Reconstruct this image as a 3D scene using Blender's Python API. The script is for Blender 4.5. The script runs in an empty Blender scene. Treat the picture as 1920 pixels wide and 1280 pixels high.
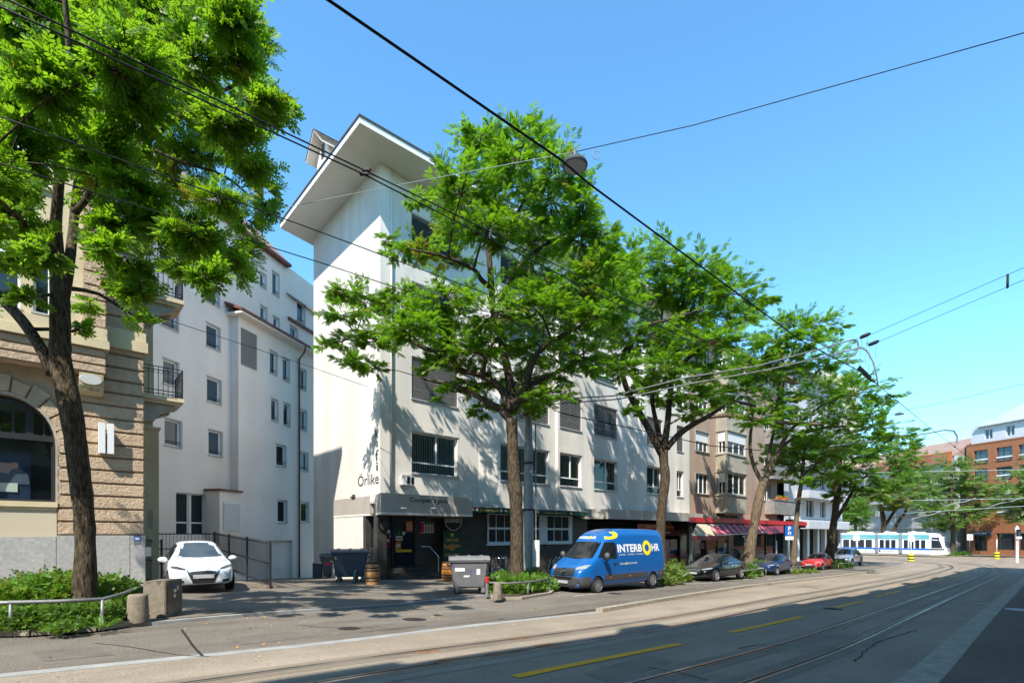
import bpy, bmesh, math, random
import numpy as np
from mathutils import Vector, Matrix
random.seed(11)
rng = np.random.default_rng(11)
SC = bpy.context.scene
COL = SC.collection
R = math.radians
CZ = 1.8                     # eye height: the camera stands at (0, 0, CZ)
F, HX, HY = 956.0, 960.0, 1000.0
AU = math.atan2(.667, .745)  # heading of the street
UX, UY = math.cos(AU), math.sin(AU)

# ---------------------------------------------------------------- terrain
GP = [(-400, -.9), (-60, -.95), (-10, -1.5), (3, -1.82), (11, -2.25), (17, -2.46), (28, -2.76), (46, -3.1), (92, -3.62), (150, -4.0), (900, -4.6)]
def _g(u):
    for (a, b), (c, d) in zip(GP, GP[1:]):
        if u <= c:
            return b + (d - b) * (u - a) / (c - a)
    return GP[-1][1]
def gz(u, v=0.0):
    z = sum(_g(u + k) for k in (-3, -2, -1, 0, 1, 2, 3)) / 7 + CZ
    if v > 21.6:
        z -= .062 * (min(v, 44) - 21.6) * max(0, min(1, (26 - u) / 8))
    return z
def uv(X, Y): return (X * UX + Y * UY, -X * UY + Y * UX)
def W(u, v, z=0.0): return Vector((u * UX - v * UY, u * UY + v * UX, z))
def ray(px, py): return Vector(((px - HX) / F, 1.0, (HY - py) / F))
EYE = Vector((0, 0, CZ))
def atY(px, py, Y): return EYE + ray(px, py) * Y
def on_v(px, py, v):
    d = ray(px, py); return EYE + d * (v / (-d.x * UY + d.y * UX))
def on_z(px, py, z):
    d = ray(px, py); return EYE + d * ((z - CZ) / d.z)
def ground(px, py, dz=0.0):
    d = ray(px, py); t = 10.0
    for _ in range(80):
        p = EYE + d * t; u, v = uv(p.x, p.y)
        t = .6 * t + .4 * (gz(u, v) + dz - CZ) / d.z
    return EYE + d * t

# ---------------------------------------------------------------- scene graph helpers
def tag(o, label=None, cat=None, group=None, kind=None):
    if label: o['label'] = label
    if cat: o['category'] = cat
    if group: o['group'] = group
    if kind: o['kind'] = kind
    return o
def thing(name, label, cat, loc=(0, 0, 0), rz=0.0, group=None):
    o = bpy.data.objects.new(name, None)
    o.empty_display_size = .3
    COL.objects.link(o)
    o.location = loc; o.rotation_euler = (0, 0, rz)
    return tag(o, label, cat, group)
def mat_of(o): return Matrix.Translation(o.location) @ Matrix.Rotation(o.rotation_euler.z, 4, 'Z')
def pick(T, px, py, y=0.0, M=None):
    """where the ray through a photo pixel meets the plane y of a thing (or of a wall frame M in it)"""
    m = mat_of(T)
    if M is not None: m = m @ M
    mi = m.inverted()
    o = mi @ EYE; d = (mi.to_3x3() @ ray(px, py))
    return o + d * ((y - o.y) / d.y)
def pick_x(T, px, py, x=0.0):
    mi = mat_of(T).inverted(); o = mi @ EYE; d = mi.to_3x3() @ ray(px, py)
    return o + d * ((x - o.x) / d.x)
def pick_z(T, px, py, z=0.0):
    mi = mat_of(T).inverted(); o = mi @ EYE; d = mi.to_3x3() @ ray(px, py)
    return o + d * ((z - o.z) / d.z)
def to_local(T, p): return mat_of(T).inverted() @ p
def copy_tree(o, parent=None):
    c = o.copy(); COL.objects.link(c)
    if parent: c.parent = parent
    for ch in list(o.children): copy_tree(ch, c)
    return c

class MB:
    def __init__(s): s.v = []; s.f = []; s.m = []; s.mi = 0; s.T = None
    def add(s, vs, fs):
        b = len(s.v)
        if s.T is not None: vs = [s.T @ Vector(p) for p in vs]
        s.v += [tuple(p) for p in vs]
        s.f += [tuple(i + b for i in f) for f in fs]
        s.m += [s.mi] * len(fs)
        return s
    def quad(s, a, b, c, d): return s.add([a, b, c, d], [(0, 1, 2, 3)])
    def box(s, x0, x1, y0, y1, z0, z1):
        return s.add([(x0, y0, z0), (x1, y0, z0), (x1, y1, z0), (x0, y1, z0), (x0, y0, z1), (x1, y0, z1), (x1, y1, z1), (x0, y1, z1)],
                     [(0, 3, 2, 1), (4, 5, 6, 7), (0, 1, 5, 4), (1, 2, 6, 5), (2, 3, 7, 6), (3, 0, 4, 7)])
    def prism(s, pts, z0, z1):
        n = len(pts)
        return s.add([(x, y, z0) for x, y in pts] + [(x, y, z1) for x, y in pts],
                     [tuple(range(n))[::-1], tuple(range(n, 2 * n))] + [(i, (i + 1) % n, n + (i + 1) % n, n + i) for i in range(n)])
    def xprism(s, pts, x0, x1):   # profile in (y, z), extruded along x
        n = len(pts)
        return s.add([(x0, y, z) for y, z in pts] + [(x1, y, z) for y, z in pts],
                     [tuple(range(n)), tuple(range(n, 2 * n))[::-1]] + [(i, n + i, n + (i + 1) % n, (i + 1) % n) for i in range(n)])
    def yprism(s, pts, y0, y1):   # outline in (x, z), extruded along y
        n = len(pts)
        return s.add([(x, y0, z) for x, z in pts] + [(x, y1, z) for x, z in pts],
                     [tuple(range(n)), tuple(range(n, 2 * n))[::-1]] + [(i, n + i, n + (i + 1) % n, (i + 1) % n) for i in range(n)])
    def tube(s, pts, r, n=8, caps=True):
        pts = [Vector(p) for p in pts]; k = len(pts)
        rr = list(r) if hasattr(r, '__len__') else [r] * k
        vs = []; a = None
        for i, p in enumerate(pts):
            d = (pts[min(i + 1, k - 1)] - pts[max(i - 1, 0)])
            if d.length < 1e-9: d = Vector((0, 0, 1))
            d.normalize()
            if a is None:
                a = Vector((1, 0, 0)) if abs(d.x) < .8 else Vector((0, 1, 0))
            a = (a - d * a.dot(d)).normalized(); b = d.cross(a)
            for j in range(n):
                t = 2 * math.pi * j / n
                vs.append(p + (a * math.cos(t) + b * math.sin(t)) * rr[i])
        fs = [(i * n + j, i * n + (j + 1) % n, (i + 1) * n + (j + 1) % n, (i + 1) * n + j) for i in range(k - 1) for j in range(n)]
        if caps: fs += [tuple(range(n))[::-1], tuple(range((k - 1) * n, k * n))]
        return s.add(vs, fs)
    def lathe(s, prof, c=(0, 0, 0), n=20, axis='z'):
        vs = []; k = len(prof)
        for r, h in prof:
            for j in range(n):
                t = 2 * math.pi * j / n
                a, b = r * math.cos(t), r * math.sin(t)
                p = {'z': (a, b, h), 'y': (a, h, b), 'x': (h, a, b)}[axis]
                vs.append((c[0] + p[0], c[1] + p[1], c[2] + p[2]))
        fs = [(i * n + j, i * n + (j + 1) % n, (i + 1) * n + (j + 1) % n, (i + 1) * n + j) for i in range(k - 1) for j in range(n)]
        fs += [tuple(range(n))[::-1], tuple(range((k - 1) * n, k * n))]
        return s.add(vs, fs)
    def build(s, name, mats, parent=None, smooth=False, bevel=0.0, recalc=True):
        me = bpy.data.meshes.new(name)
        me.from_pydata(s.v, [], s.f)
        if not isinstance(mats, (list, tuple)): mats = [mats]
        for m in mats: me.materials.append(m)
        if any(s.m): me.polygons.foreach_set('material_index', s.m)
        o = bpy.data.objects.new(name, me); COL.objects.link(o)
        bm = bmesh.new(); bm.from_mesh(me)
        if recalc: bmesh.ops.recalc_face_normals(bm, faces=bm.faces)
        if bevel:
            bmesh.ops.bevel(bm, geom=bm.edges[:], offset=bevel, segments=2, affect='EDGES', clamp_overlap=True)
        bm.to_mesh(me); bm.free()
        if smooth:
            me.polygons.foreach_set('use_smooth', [True] * len(me.polygons))
            if smooth == 'auto':
                me.set_sharp_from_angle(angle=R(40))
        if parent: o.parent = parent
        return o

def frame_xz(p0, p1):
    """wall frame: x along the wall, y into the building, z up; p0 and p1 are plan points"""
    d = Vector((p1[0] - p0[0], p1[1] - p0[1])).normalized()
    return Matrix(((d.x, -d.y, 0, p0[0]), (d.y, d.x, 0, p0[1]), (0, 0, 1, 0), (0, 0, 0, 1)))
def wall(mb, M, L, z0, z1, opens=(), rev=.2, s0=0.0):
    old = mb.T; mb.T = M if old is None else old @ M
    xs = sorted({s0, L, *[min(max(o[0], s0), L) for o in opens], *[min(max(o[1], s0), L) for o in opens]})
    zs = sorted({z0, z1, *[o[2] for o in opens], *[o[3] for o in opens]})
    for a, b in zip(xs, xs[1:]):
        for c, d in zip(zs, zs[1:]):
            x, z = (a + b) / 2, (c + d) / 2
            if any(o[0] < x < o[1] and o[2] < z < o[3] for o in opens): continue
            mb.quad((a, 0, c), (b, 0, c), (b, 0, d), (a, 0, d))
    for a, b, c, d in opens:
        mb.quad((a, 0, c), (a, rev, c), (a, rev, d), (a, 0, d)); mb.quad((b, 0, d), (b, rev, d), (b, rev, c), (b, 0, c))
        mb.quad((a, 0, c), (b, 0, c), (b, rev, c), (a, rev, c)); mb.quad((a, rev, d), (b, rev, d), (b, 0, d), (a, 0, d))
    mb.T = old
def window(T, M, a, b, c, d, inset=.14, fw=.06, mull=(.5,), trans=(), frame=None, pane=None, sill=None, blind=None, bar=False, extra=None, sill_m=None):
    """a window of building T: frame, with pane, sill, roller or vertical blinds as sub-parts"""
    mb = MB(); mb.T = M
    y0, y1 = inset, inset + .07
    mb.box(a, b, y0, y1, c, c + fw); mb.box(a, b, y0, y1, d - fw, d)
    mb.box(a, a + fw, y0, y1, c + fw, d - fw); mb.box(b - fw, b, y0, y1, c + fw, d - fw)
    zt = sorted([c + fw] + [c + t * (d - c) for t in trans] + [d - fw])
    for t in trans:
        z = c + t * (d - c); mb.box(a + fw, b - fw, y0, y1, z - fw * .6, z + fw * .6)
    for m in mull:
        x = a + m * (b - a)
        lo = c + fw if not trans else c + trans[0] * (d - c) + fw * .6
        mb.box(x - fw * .7, x + fw * .7, y0 - .003, y1, lo, d - fw)
    w = mb.build('window', frame or MT['white_frame'], T)
    p = MB(); p.T = M
    p.quad((a, inset + .05, c), (b, inset + .05, c), (b, inset + .05, d), (a, inset + .05, d))
    p.build('pane', pane or MT['glass'], w, recalc=False)
    if sill:
        q = MB(); q.T = M; q.box(a - .05, b + .05, -sill, inset, c - .05, c + .004); q.build('sill', sill_m or MT['sill'], w)
    if bar:
        q = MB(); q.T = M
        for h in (.16, .24): q.box(a, b, .02, .04, c + h, c + h + .02)
        q.build('guard_bar', MT['iron'], w)
    if blind == 'roller':
        q = MB(); q.T = M; z = d - (extra or .6) * (d - c)
        n = max(3, int((d - z) / .07))
        for i in range(n):
            h = z + (d - z) * i / n
            q.box(a + .01, b - .01, inset - .05, inset - .03 + .012 * (i % 2), h, h + (d - z) / n)
        q.build('roller_blind', MT['blind_white'], w)
    if blind == 'slat':
        q = MB(); q.T = M; n = max(6, int((d - c) / .085))
        for i in range(n):
            h = c + (d - c) * i / n; t = (d - c) / n
            q.quad((a + .01, inset - .1, h), (b - .01, inset - .1, h), (b - .01, inset - .045, h + t * .8), (a + .01, inset - .045, h + t * .8))
            q.quad((a + .01, inset - .1, h), (b - .01, inset - .1, h), (b - .01, inset - .1, h + .012), (a + .01, inset - .1, h + .012))
        q.build('slatted_blind', extra or MT['blind_grey'], w)
    if blind == 'vertical':
        q = MB(); q.T = M; n = int((b - a) / .105)
        for i in range(n):
            x = a + (i + .5) * (b - a) / n; o = .052 + random.uniform(-.006, .004); zt_ = d - .02
            q.quad((x - o, inset + .085, c + .05), (x + o * .6, inset + .12, c + .05), (x + o * .6, inset + .12, zt_), (x - o, inset + .085, zt_))
        q.build('vertical_blind', MT['blind_teal'], w)
        q = MB(); q.T = M; q.box(a - .1, b + .1, inset + .6, inset + .62, c - .1, d + .1)
        q.build('room_wall', MT['dark_room'], w)
    return w

# ---------------------------------------------------------------- materials
MT = {}
def mk(name, col, rough=.7, spec=.3, metal=0.0, col2=None, n_scale=3.0, n_lo=.35, n_hi=.65, bump=0.0, b_scale=40.0, streak=0.0, det=6.0, coat=0.0, fine=0.0, stretch=None, rot=0.0, lanes=0.0):
    m = bpy.data.materials.new(name); m.use_nodes = True
    nt = m.node_tree; N = nt.nodes; L = nt.links; b = N['Principled BSDF']
    b.inputs['Roughness'].default_value = rough; b.inputs['Metallic'].default_value = metal
    b.inputs['Specular IOR Level'].default_value = spec
    b.inputs['Coat Weight'].default_value = coat; b.inputs['Coat Roughness'].default_value = .03
    b.inputs['Base Color'].default_value = (*col, 1)
    tc = N.new('ShaderNodeTexCoord'); src = tc.outputs['Object']
    if stretch:
        mp = N.new('ShaderNodeMapping'); mp.inputs['Scale'].default_value = stretch; L.new(src, mp.inputs[0]); src = mp.outputs[0]
    if lanes:
        mp2 = N.new('ShaderNodeMapping'); mp2.vector_type = 'TEXTURE'; mp2.inputs['Rotation'].default_value = (0, 0, AU); mp2.inputs['Scale'].default_value = (14, .8, 1); L.new(tc.outputs['Object'], mp2.inputs[0])
    colour = None
    if col2:
        n = N.new('ShaderNodeTexNoise'); n.inputs['Scale'].default_value = n_scale; n.inputs['Detail'].default_value = det
        L.new(src, n.inputs['Vector'])
        r = N.new('ShaderNodeValToRGB'); r.color_ramp.elements[0].position = n_lo; r.color_ramp.elements[1].position = n_hi
        r.color_ramp.elements[0].color = (*col, 1); r.color_ramp.elements[1].color = (*col2, 1)
        L.new(n.outputs['Fac'], r.inputs[0]); colour = r.outputs[0]
    def mul(colour, fac, lo):
        x = N.new('ShaderNodeMix'); x.data_type = 'RGBA'; x.blend_type = 'MULTIPLY'; x.inputs['Factor'].default_value = 1
        rr = N.new('ShaderNodeMapRange'); rr.inputs['From Min'].default_value = .3; rr.inputs['From Max'].default_value = .7
        rr.inputs['To Min'].default_value = lo; rr.inputs['To Max'].default_value = 1.0
        L.new(fac, rr.inputs['Value'])
        if colour is None: x.inputs[6].default_value = (*col, 1)
        else: L.new(colour, x.inputs[6])
        L.new(rr.outputs[0], x.inputs[7]); return x.outputs[2]
    if streak:
        mp = N.new('ShaderNodeMapping'); mp.inputs['Scale'].default_value = (.9, .9, .1); L.new(tc.outputs['Object'], mp.inputs[0])
        n = N.new('ShaderNodeTexNoise'); n.inputs['Scale'].default_value = 1.0; n.inputs['Detail'].default_value = 7; L.new(mp.outputs[0], n.inputs['Vector'])
        colour = mul(colour, n.outputs['Fac'], 1 - streak)
    if lanes:
        n = N.new('ShaderNodeTexNoise'); n.inputs['Scale'].default_value = 1.0; n.inputs['Detail'].default_value = 5; L.new(mp2.outputs[0], n.inputs['Vector'])
        colour = mul(colour, n.outputs['Fac'], 1 - lanes)
        n = N.new('ShaderNodeTexNoise'); n.inputs['Scale'].default_value = 1.6; n.inputs['Detail'].default_value = 8; n.inputs['Roughness'].default_value = .7; L.new(tc.outputs['Object'], n.inputs['Vector'])
        colour = mul(colour, n.outputs['Fac'], 1 - lanes * .6)
    if fine:
        n = N.new('ShaderNodeTexNoise'); n.inputs['Scale'].default_value = b_scale * 1.7; n.inputs['Detail'].default_value = 3; L.new(src, n.inputs['Vector'])
        colour = mul(colour, n.outputs['Fac'], 1 - fine)
    if colour is not None: L.new(colour, b.inputs['Base Color'])
    if bump:
        n = N.new('ShaderNodeTexNoise'); n.inputs['Scale'].default_value = b_scale; n.inputs['Detail'].default_value = 5; L.new(src, n.inputs['Vector'])
        bp = N.new('ShaderNodeBump'); bp.inputs['Strength'].default_value = min(1, bump); bp.inputs['Distance'].default_value = .02 * max(1, bump)
        L.new(n.outputs['Fac'], bp.inputs['Height']); L.new(bp.outputs[0], b.inputs['Normal'])
    MT[name] = m
    return m
def glass(name, tint=(.02, .026, .03), clear=0.0, rough=.02, wob=.08, lift=1.0):
    m = bpy.data.materials.new(name); m.use_nodes = True
    nt = m.node_tree; N = nt.nodes; L = nt.links; b = N['Principled BSDF']
    b.inputs['Base Color'].default_value = (*tint, 1); b.inputs['Roughness'].default_value = rough
    b.inputs['IOR'].default_value = 1.52; b.inputs['Specular IOR Level'].default_value = .5 * lift
    tc = N.new('ShaderNodeTexCoord'); n = N.new('ShaderNodeTexNoise'); n.inputs['Scale'].default_value = 1.3; L.new(tc.outputs['Object'], n.inputs['Vector'])
    bp = N.new('ShaderNodeBump'); bp.inputs['Strength'].default_value = wob; bp.inputs['Distance'].default_value = .05
    L.new(n.outputs['Fac'], bp.inputs['Height']); L.new(bp.outputs[0], b.inputs['Normal'])
    if clear:
        t = N.new('ShaderNodeBsdfTransparent'); t.inputs[0].default_value = (.82, .9, .88, 1)
        g = N.new('ShaderNodeBsdfGlossy'); g.inputs['Roughness'].default_value = .01; L.new(bp.outputs[0], g.inputs['Normal'])
        fr = N.new('ShaderNodeFresnel'); fr.inputs[0].default_value = 1.6
        mx = N.new('ShaderNodeMixShader'); L.new(fr.outputs[0], mx.inputs[0]); L.new(t.outputs[0], mx.inputs[1]); L.new(g.outputs[0], mx.inputs[2])
        L.new(mx.outputs[0], N['Material Output'].inputs[0])
    MT[name] = m; return m
def leafmat(name, a, b_, tr, tmix=.42):
    m = bpy.data.materials.new(name); m.use_nodes = True
    nt = m.node_tree; N = nt.nodes; L = nt.links; p = N['Principled BSDF']
    g = N.new('ShaderNodeNewGeometry'); r = N.new('ShaderNodeValToRGB')
    r.color_ramp.elements[0].color = (*a, 1); r.color_ramp.elements[1].color = (*b_, 1)
    L.new(g.outputs['Random Per Island'], r.inputs[0]); L.new(r.outputs[0], p.inputs['Base Color'])
    p.inputs['Roughness'].default_value = .42; p.inputs['Specular IOR Level'].default_value = .35
    t = N.new('ShaderNodeBsdfTranslucent'); t.inputs[0].default_value = (*tr, 1)
    mx = N.new('ShaderNodeMixShader'); mx.inputs[0].default_value = tmix
    L.new(p.outputs[0], mx.inputs[1]); L.new(t.outputs[0], mx.inputs[2]); L.new(mx.outputs[0], N['Material Output'].inputs[0])
    MT[name] = m; return m

mk('road_asphalt', (.4, .305, .215), .8, .3, col2=(.47, .365, .26), n_scale=.35, bump=.5, b_scale=26, fine=.5, lanes=.28)
mk('track_concrete', (.4, .33, .245), .85, .25, col2=(.47, .39, .295), n_scale=.5, bump=.4, b_scale=26, fine=.45, lanes=.3)
mk('pavement_asphalt', (.245, .205, .165), .88, .25, col2=(.3, .255, .208), n_scale=.5, bump=.5, b_scale=26, fine=.5, lanes=.3)
mk('near_asphalt', (.2, .15, .105), .88, .25, col2=(.25, .19, .135), n_scale=.5, bump=.5, b_scale=26, fine=.5, lanes=.2)
mk('patch_dark', (.16, .135, .11), .85, .3, col2=(.2, .17, .14), n_scale=2, fine=.4, b_scale=26)
mk('lane_asphalt', (.26, .222, .18), .88, .25, col2=(.32, .276, .226), n_scale=.45, bump=.5, b_scale=26, fine=.5, lanes=.35)
mk('tar_seam', (.28, .22, .16), .8, .3, col2=(.34, .275, .205), n_scale=1.2, fine=.3, b_scale=60, lanes=.3)
mk('kerb_granite', (.34, .29, .22), .8, .3, col2=(.46, .4, .31), n_scale=5, bump=.3, b_scale=60, fine=.4)
mk('strip_granite', (.4, .4, .38), .8, .3, col2=(.32, .31, .29), n_scale=3, fine=.3, b_scale=60)
mk('rail_steel', (.36, .36, .37), .28, .5, metal=1.0, col2=(.2, .17, .15), n_scale=2)
mk('rail_groove', (.025, .022, .02), .8)
mk('yellow_paint', (1.0, .45, .02), .7, .3, col2=(.8, .4, .05), n_scale=6, n_lo=.45, n_hi=.75, fine=.45, b_scale=60)
mk('white_paint_mark', (.6, .6, .57), .7, .3, col2=(.35, .34, .3), n_scale=4, fine=.3)
mk('patch_brown', (.2, .1, .05), .9, .2, col2=(.26, .15, .09), n_scale=5)
mk('white_stucco', (.8, .755, .69), .9, .15, col2=(.74, .7, .635), n_scale=.5, bump=.35, b_scale=55, streak=.2, fine=.06)
mk('grey_stucco', (.84, .785, .71), .9, .15, col2=(.77, .72, .65), n_scale=.5, bump=.45, b_scale=50, streak=.24, fine=.08)
mk('soffit_white', (.78, .71, .63), .85, .15, col2=(.73, .66, .58), n_scale=1.5)
mk('fascia_white', (.75, .74, .71), .6, .3)
mk('fascia_dark', (.06, .06, .06), .5, .3)
mk('rear_stucco', (.9, .81, .735), .92, .1, col2=(.83, .735, .665), n_scale=.4, bump=.3, b_scale=50, streak=.08)
mk('brown_stone', (.62, .455, .31), .95, .1, col2=(.5, .365, .25), n_scale=4, bump=1.5, b_scale=14, fine=.2, det=8)
mk('cream_stone', (.7, .58, .36), .85, .2, col2=(.6, .5, .31), n_scale=1.5, bump=.3, b_scale=30, streak=.15)
mk('granite', (.56, .54, .5), .8, .3, col2=(.44, .425, .4), n_scale=9, bump=.3, b_scale=70, fine=.35, streak=.12)
mk('beige_panel', (.58, .5, .36), .85, .15, bump=.3, b_scale=60, col2=(.53, .455, .33), n_scale=1)
mk('pink_stucco', (.43, .31, .235), .92, .1, col2=(.38, .275, .21), n_scale=.8, bump=.4, b_scale=45, streak=.15)
mk('tan_stone', (.5, .45, .36), .88, .15, col2=(.4, .36, .29), n_scale=2, bump=.3, b_scale=30, streak=.25)
mk('pale_grey_wall', (.52, .52, .53), .9, .15, col2=(.47, .47, .48), n_scale=.6, bump=.3, b_scale=40, streak=.1)
mk('grey_concrete', (.36, .345, .32), .9, .15, col2=(.28, .27, .25), n_scale=2.5, bump=.3, b_scale=25, streak=.3, fine=.25)
mk('canopy_metal', (.42, .375, .325), .5, .35, col2=(.38, .34, .295), n_scale=1.2)
mk('black_tile', (.042, .039, .036), .3, .5, col2=(.068, .062, .057), n_scale=2)
mk('dark_plinth', (.07, .085, .1), .7, .3)
mk('white_frame', (.78, .78, .76), .45, .4)
mk('cream_frame', (.62, .58, .44), .6, .3)
mk('dark_frame', (.03, .03, .032), .4, .4)
mk('sill', (.42, .42, .42), .7, .3)
mk('blind_white', (.68, .68, .66), .6, .3)
mk('blind_grey', (.27, .255, .235), .55, .4)
mk('blind_dark', (.1, .1, .105), .5, .4)
mk('blind_teal', (.72, .84, .78), .7, .2)
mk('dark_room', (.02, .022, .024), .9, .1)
mk('iron', (.025, .025, .028), .5, .4)
mk('copper_brown', (.13, .055, .04), .55, .4, metal=.3, col2=(.2, .08, .055), n_scale=4)
mk('roof_tile', (.2, .115, .085), .85, .2, col2=(.28, .17, .12), n_scale=12, bump=.5, b_scale=20)
mk('roof_brown', (.25, .17, .14), .85, .2, col2=(.32, .22, .18), n_scale=.8, stretch=(1, 1, 6))
mk('zinc', (.52, .55, .58), .4, .5, metal=.35, col2=(.46, .49, .52), n_scale=.6)
mk('grey_tiles_wall', (.5, .52, .56), .7, .3, col2=(.46, .48, .52), n_scale=1)
mk('pole_grey', (.3, .31, .315), .5, .4, metal=.2, col2=(.25, .26, .265), n_scale=3)
mk('galvanised', (.24, .24, .24), .5, .5, metal=.3, col2=(.17, .17, .17), n_scale=8)
mk('chrome', (.75, .75, .75), .12, .5, metal=1.0)
mk('wire_black', (.012, .012, .013), .6, .3)
mk('wire_pale', (.3, .36, .34), .6, .3)
mk('rubber', (.018, .018, .018), .8, .3)
mk('bollard_concrete', (.33, .28, .21), .92, .15, col2=(.24, .2, .15), n_scale=9, bump=.5, b_scale=40, fine=.45)
mk('cabinet_brown', (.17, .12, .085), .6, .3, col2=(.14, .1, .07), n_scale=5)
mk('bin_grey', (.165, .165, .165), .5, .4, col2=(.13, .13, .13), n_scale=2.5)
mk('bin_dark', (.07, .085, .105), .45, .4, col2=(.055, .068, .085), n_scale=2.5)
mk('lid_pale', (.2, .2, .2), .45, .4, col2=(.15, .15, .15), n_scale=4)
mk('barrel_wood', (.5, .25, .09), .55, .35, col2=(.36, .17, .06), n_scale=3, stretch=(14, 14, 1.2), n_lo=.3, n_hi=.7)
mk('barrel_orange', (.5, .2, .03), .5, .35, col2=(.4, .15, .03), n_scale=3, stretch=(14, 14, 1.2))
mk('sticker_white', (.75, .75, .73), .6, .3)
mk('sticker_orange', (.7, .2, .04), .6, .3)
mk('sticker_magenta', (.5, .03, .14), .6, .3)
mk('sticker_yellow', (.8, .55, .03), .6, .3)
mk('sticker_purple', (.14, .08, .35), .6, .3)
mk('sticker_blue', (.03, .1, .35), .6, .3)
mk('black_sign', (.012, .012, .012), .3, .5)
mk('green_sign', (.01, .075, .05), .4, .4, col2=(.008, .06, .04), n_scale=4)
mk('green_awning', (.008, .06, .04), .6, .3)
mk('gold', (.62, .36, .06), .5, .4)
mk('off_white', (.72, .7, .64), .6, .3)
mk('letter_dark', (.02, .02, .022), .5, .3)
mk('letter_green', (.015, .035, .028), .5, .3)
mk('flag_green', (.02, .25, .08), .6, .3)
mk('flag_orange', (.75, .2, .02), .6, .3)
mk('red', (.5, .015, .02), .45, .4)
mk('dark_red', (.2, .02, .025), .5, .4)
mk('awning_pink', (.62, .22, .26), .8, .2, col2=(.5, .11, .15), n_scale=2)
mk('awning_beige', (.48, .4, .29), .85, .2)
mk('brown_stone_shop', (.06, .035, .028), .2, .5, col2=(.1, .06, .05), n_scale=8)
mk('shop_white', (.7, .69, .66), .6, .3)
mk('terracotta', (.5, .13, .03), .8, .2)
mk('brick', (.36, .15, .075), .9, .15, col2=(.29, .115, .06), n_scale=2.5, bump=.4, b_scale=12, fine=.15)
mk('brick_sill', (.3, .11, .05), .9, .15)
mk('net_grey', (.42, .43, .44), .9, .1, col2=(.34, .35, .36), n_scale=.25, stretch=(1, 1, .4))
mk('net_red', (.34, .13, .1), .9, .1, col2=(.45, .2, .15), n_scale=.8, stretch=(1, 1, 7))
mk('net_orange', (.6, .17, .05), .9, .1)
mk('scaffold', (.5, .5, .5), .5, .4, metal=.5)
mk('tower_yellow', (.55, .5, .36), .8, .2)
mk('tower_grey', (.4, .42, .42), .7, .2)
mk('bark', (.12, .09, .06), .95, .1, col2=(.04, .03, .02), n_scale=3.2, stretch=(7, 7, 1.7), bump=2.2, b_scale=4, n_lo=.38, n_hi=.62)
mk('bark_pale', (.2, .15, .1), .95, .1, col2=(.09, .065, .042), n_scale=3.5, stretch=(5, 5, .8), bump=1.6, b_scale=5, n_lo=.38, n_hi=.62)
mk('soil', (.06, .045, .03), 1, .1, col2=(.1, .08, .05), n_scale=6)
mk('fallen_leaf', (.5, .28, .06), .8, .2)
mk('car_white', (.78, .79, .8), .28, .5, coat=1.0)
mk('car_black', (.004, .004, .005), .25, .4, coat=.5)
mk('car_blue', (.012, .032, .11), .3, .5, metal=.35, coat=1.0)
mk('car_red', (.52, .01, .012), .3, .5, coat=1.0)
mk('car_silver', (.4, .43, .46), .3, .5, metal=.5, coat=1.0)
mk('van_blue', (.002, .1, .34), .35, .5, coat=.7)
mk('van_yellow', (.85, .68, .01), .45, .4)
mk('plastic_dark', (.028, .03, .032), .55, .4)
mk('plastic_grey', (.06, .06, .062), .5, .4)
mk('alloy', (.5, .5, .52), .3, .5, metal=.85)
mk('alloy_dark', (.2, .2, .21), .3, .5, metal=.85)
mk('number_plate', (.42, .42, .41), .5, .4)
mk('lamp_clear', (.3, .32, .34), .1, .7, coat=1)
mk('lamp_dark', (.05, .055, .06), .1, .7, coat=1)
mk('lamp_grey', (.5, .5, .47), .5, .3)
mk('lamp_orange', (.8, .22, .02), .3, .5)
mk('lamp_red', (.35, .01, .01), .2, .5, coat=1)
mk('seat_dark', (.04, .04, .045), .8, .2)
mk('tram_white', (.74, .75, .76), .3, .5, coat=.5)
mk('tram_teal', (.1, .32, .33), .4, .4, coat=.3)
mk('tram_blue', (.01, .12, .5), .4, .4, coat=.3)
mk('tram_grey', (.2, .21, .22), .5, .4)
mk('yellow', (.85, .72, .02), .5, .4)
mk('black', (.012, .012, .012), .5, .4)
mk('sign_blue', (.01, .11, .42), .4, .4)
mk('poster_figure', (.09, .11, .15), .6, .3)
mk('poster_navy', (.02, .035, .08), .4, .4)
mk('poster_pink', (.45, .27, .24), .6, .3)
mk('skin', (.5, .28, .2), .6, .3)
mk('wood_slat', (.38, .2, .09), .55, .3)
mk('ac_grey', (.55, .54, .51), .6, .3)
glass('glass'); glass('glass_shop', (.03, .033, .035)); glass('glass_clear', clear=1.0)
glass('glass_sky', (.05, .075, .1), lift=1.4)  # blue tint puts the reflected sky into the pane colour
glass('car_glass', (.012, .014, .016), wob=0.0, lift=1.3)
leafmat('leaf_sophora', (.06, .15, .01), (.15, .28, .016), (.26, .5, .012), .5)
leafmat('leaf_big', (.05, .135, .012), (.15, .28, .018), (.28, .5, .015), .52)
leafmat('leaf_far', (.05, .13, .02), (.13, .23, .03), (.2, .4, .03), .5)
leafmat('leaf_yellow', (.22, .22, .02), (.4, .33, .03), (.45, .4, .03))
leafmat('leaf_lime', (.1, .15, .02), (.2, .24, .035), (.25, .32, .04))
leafmat('leaf_pale', (.13, .2, .06), (.27, .32, .13), (.3, .4, .1), .5)
leafmat('leaf_hedge', (.05, .14, .012), (.14, .27, .025), (.22, .42, .02), .35)
leafmat('leaf_ivy', (.07, .13, .025), (.2, .28, .08), (.22, .36, .04), .35)

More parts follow.
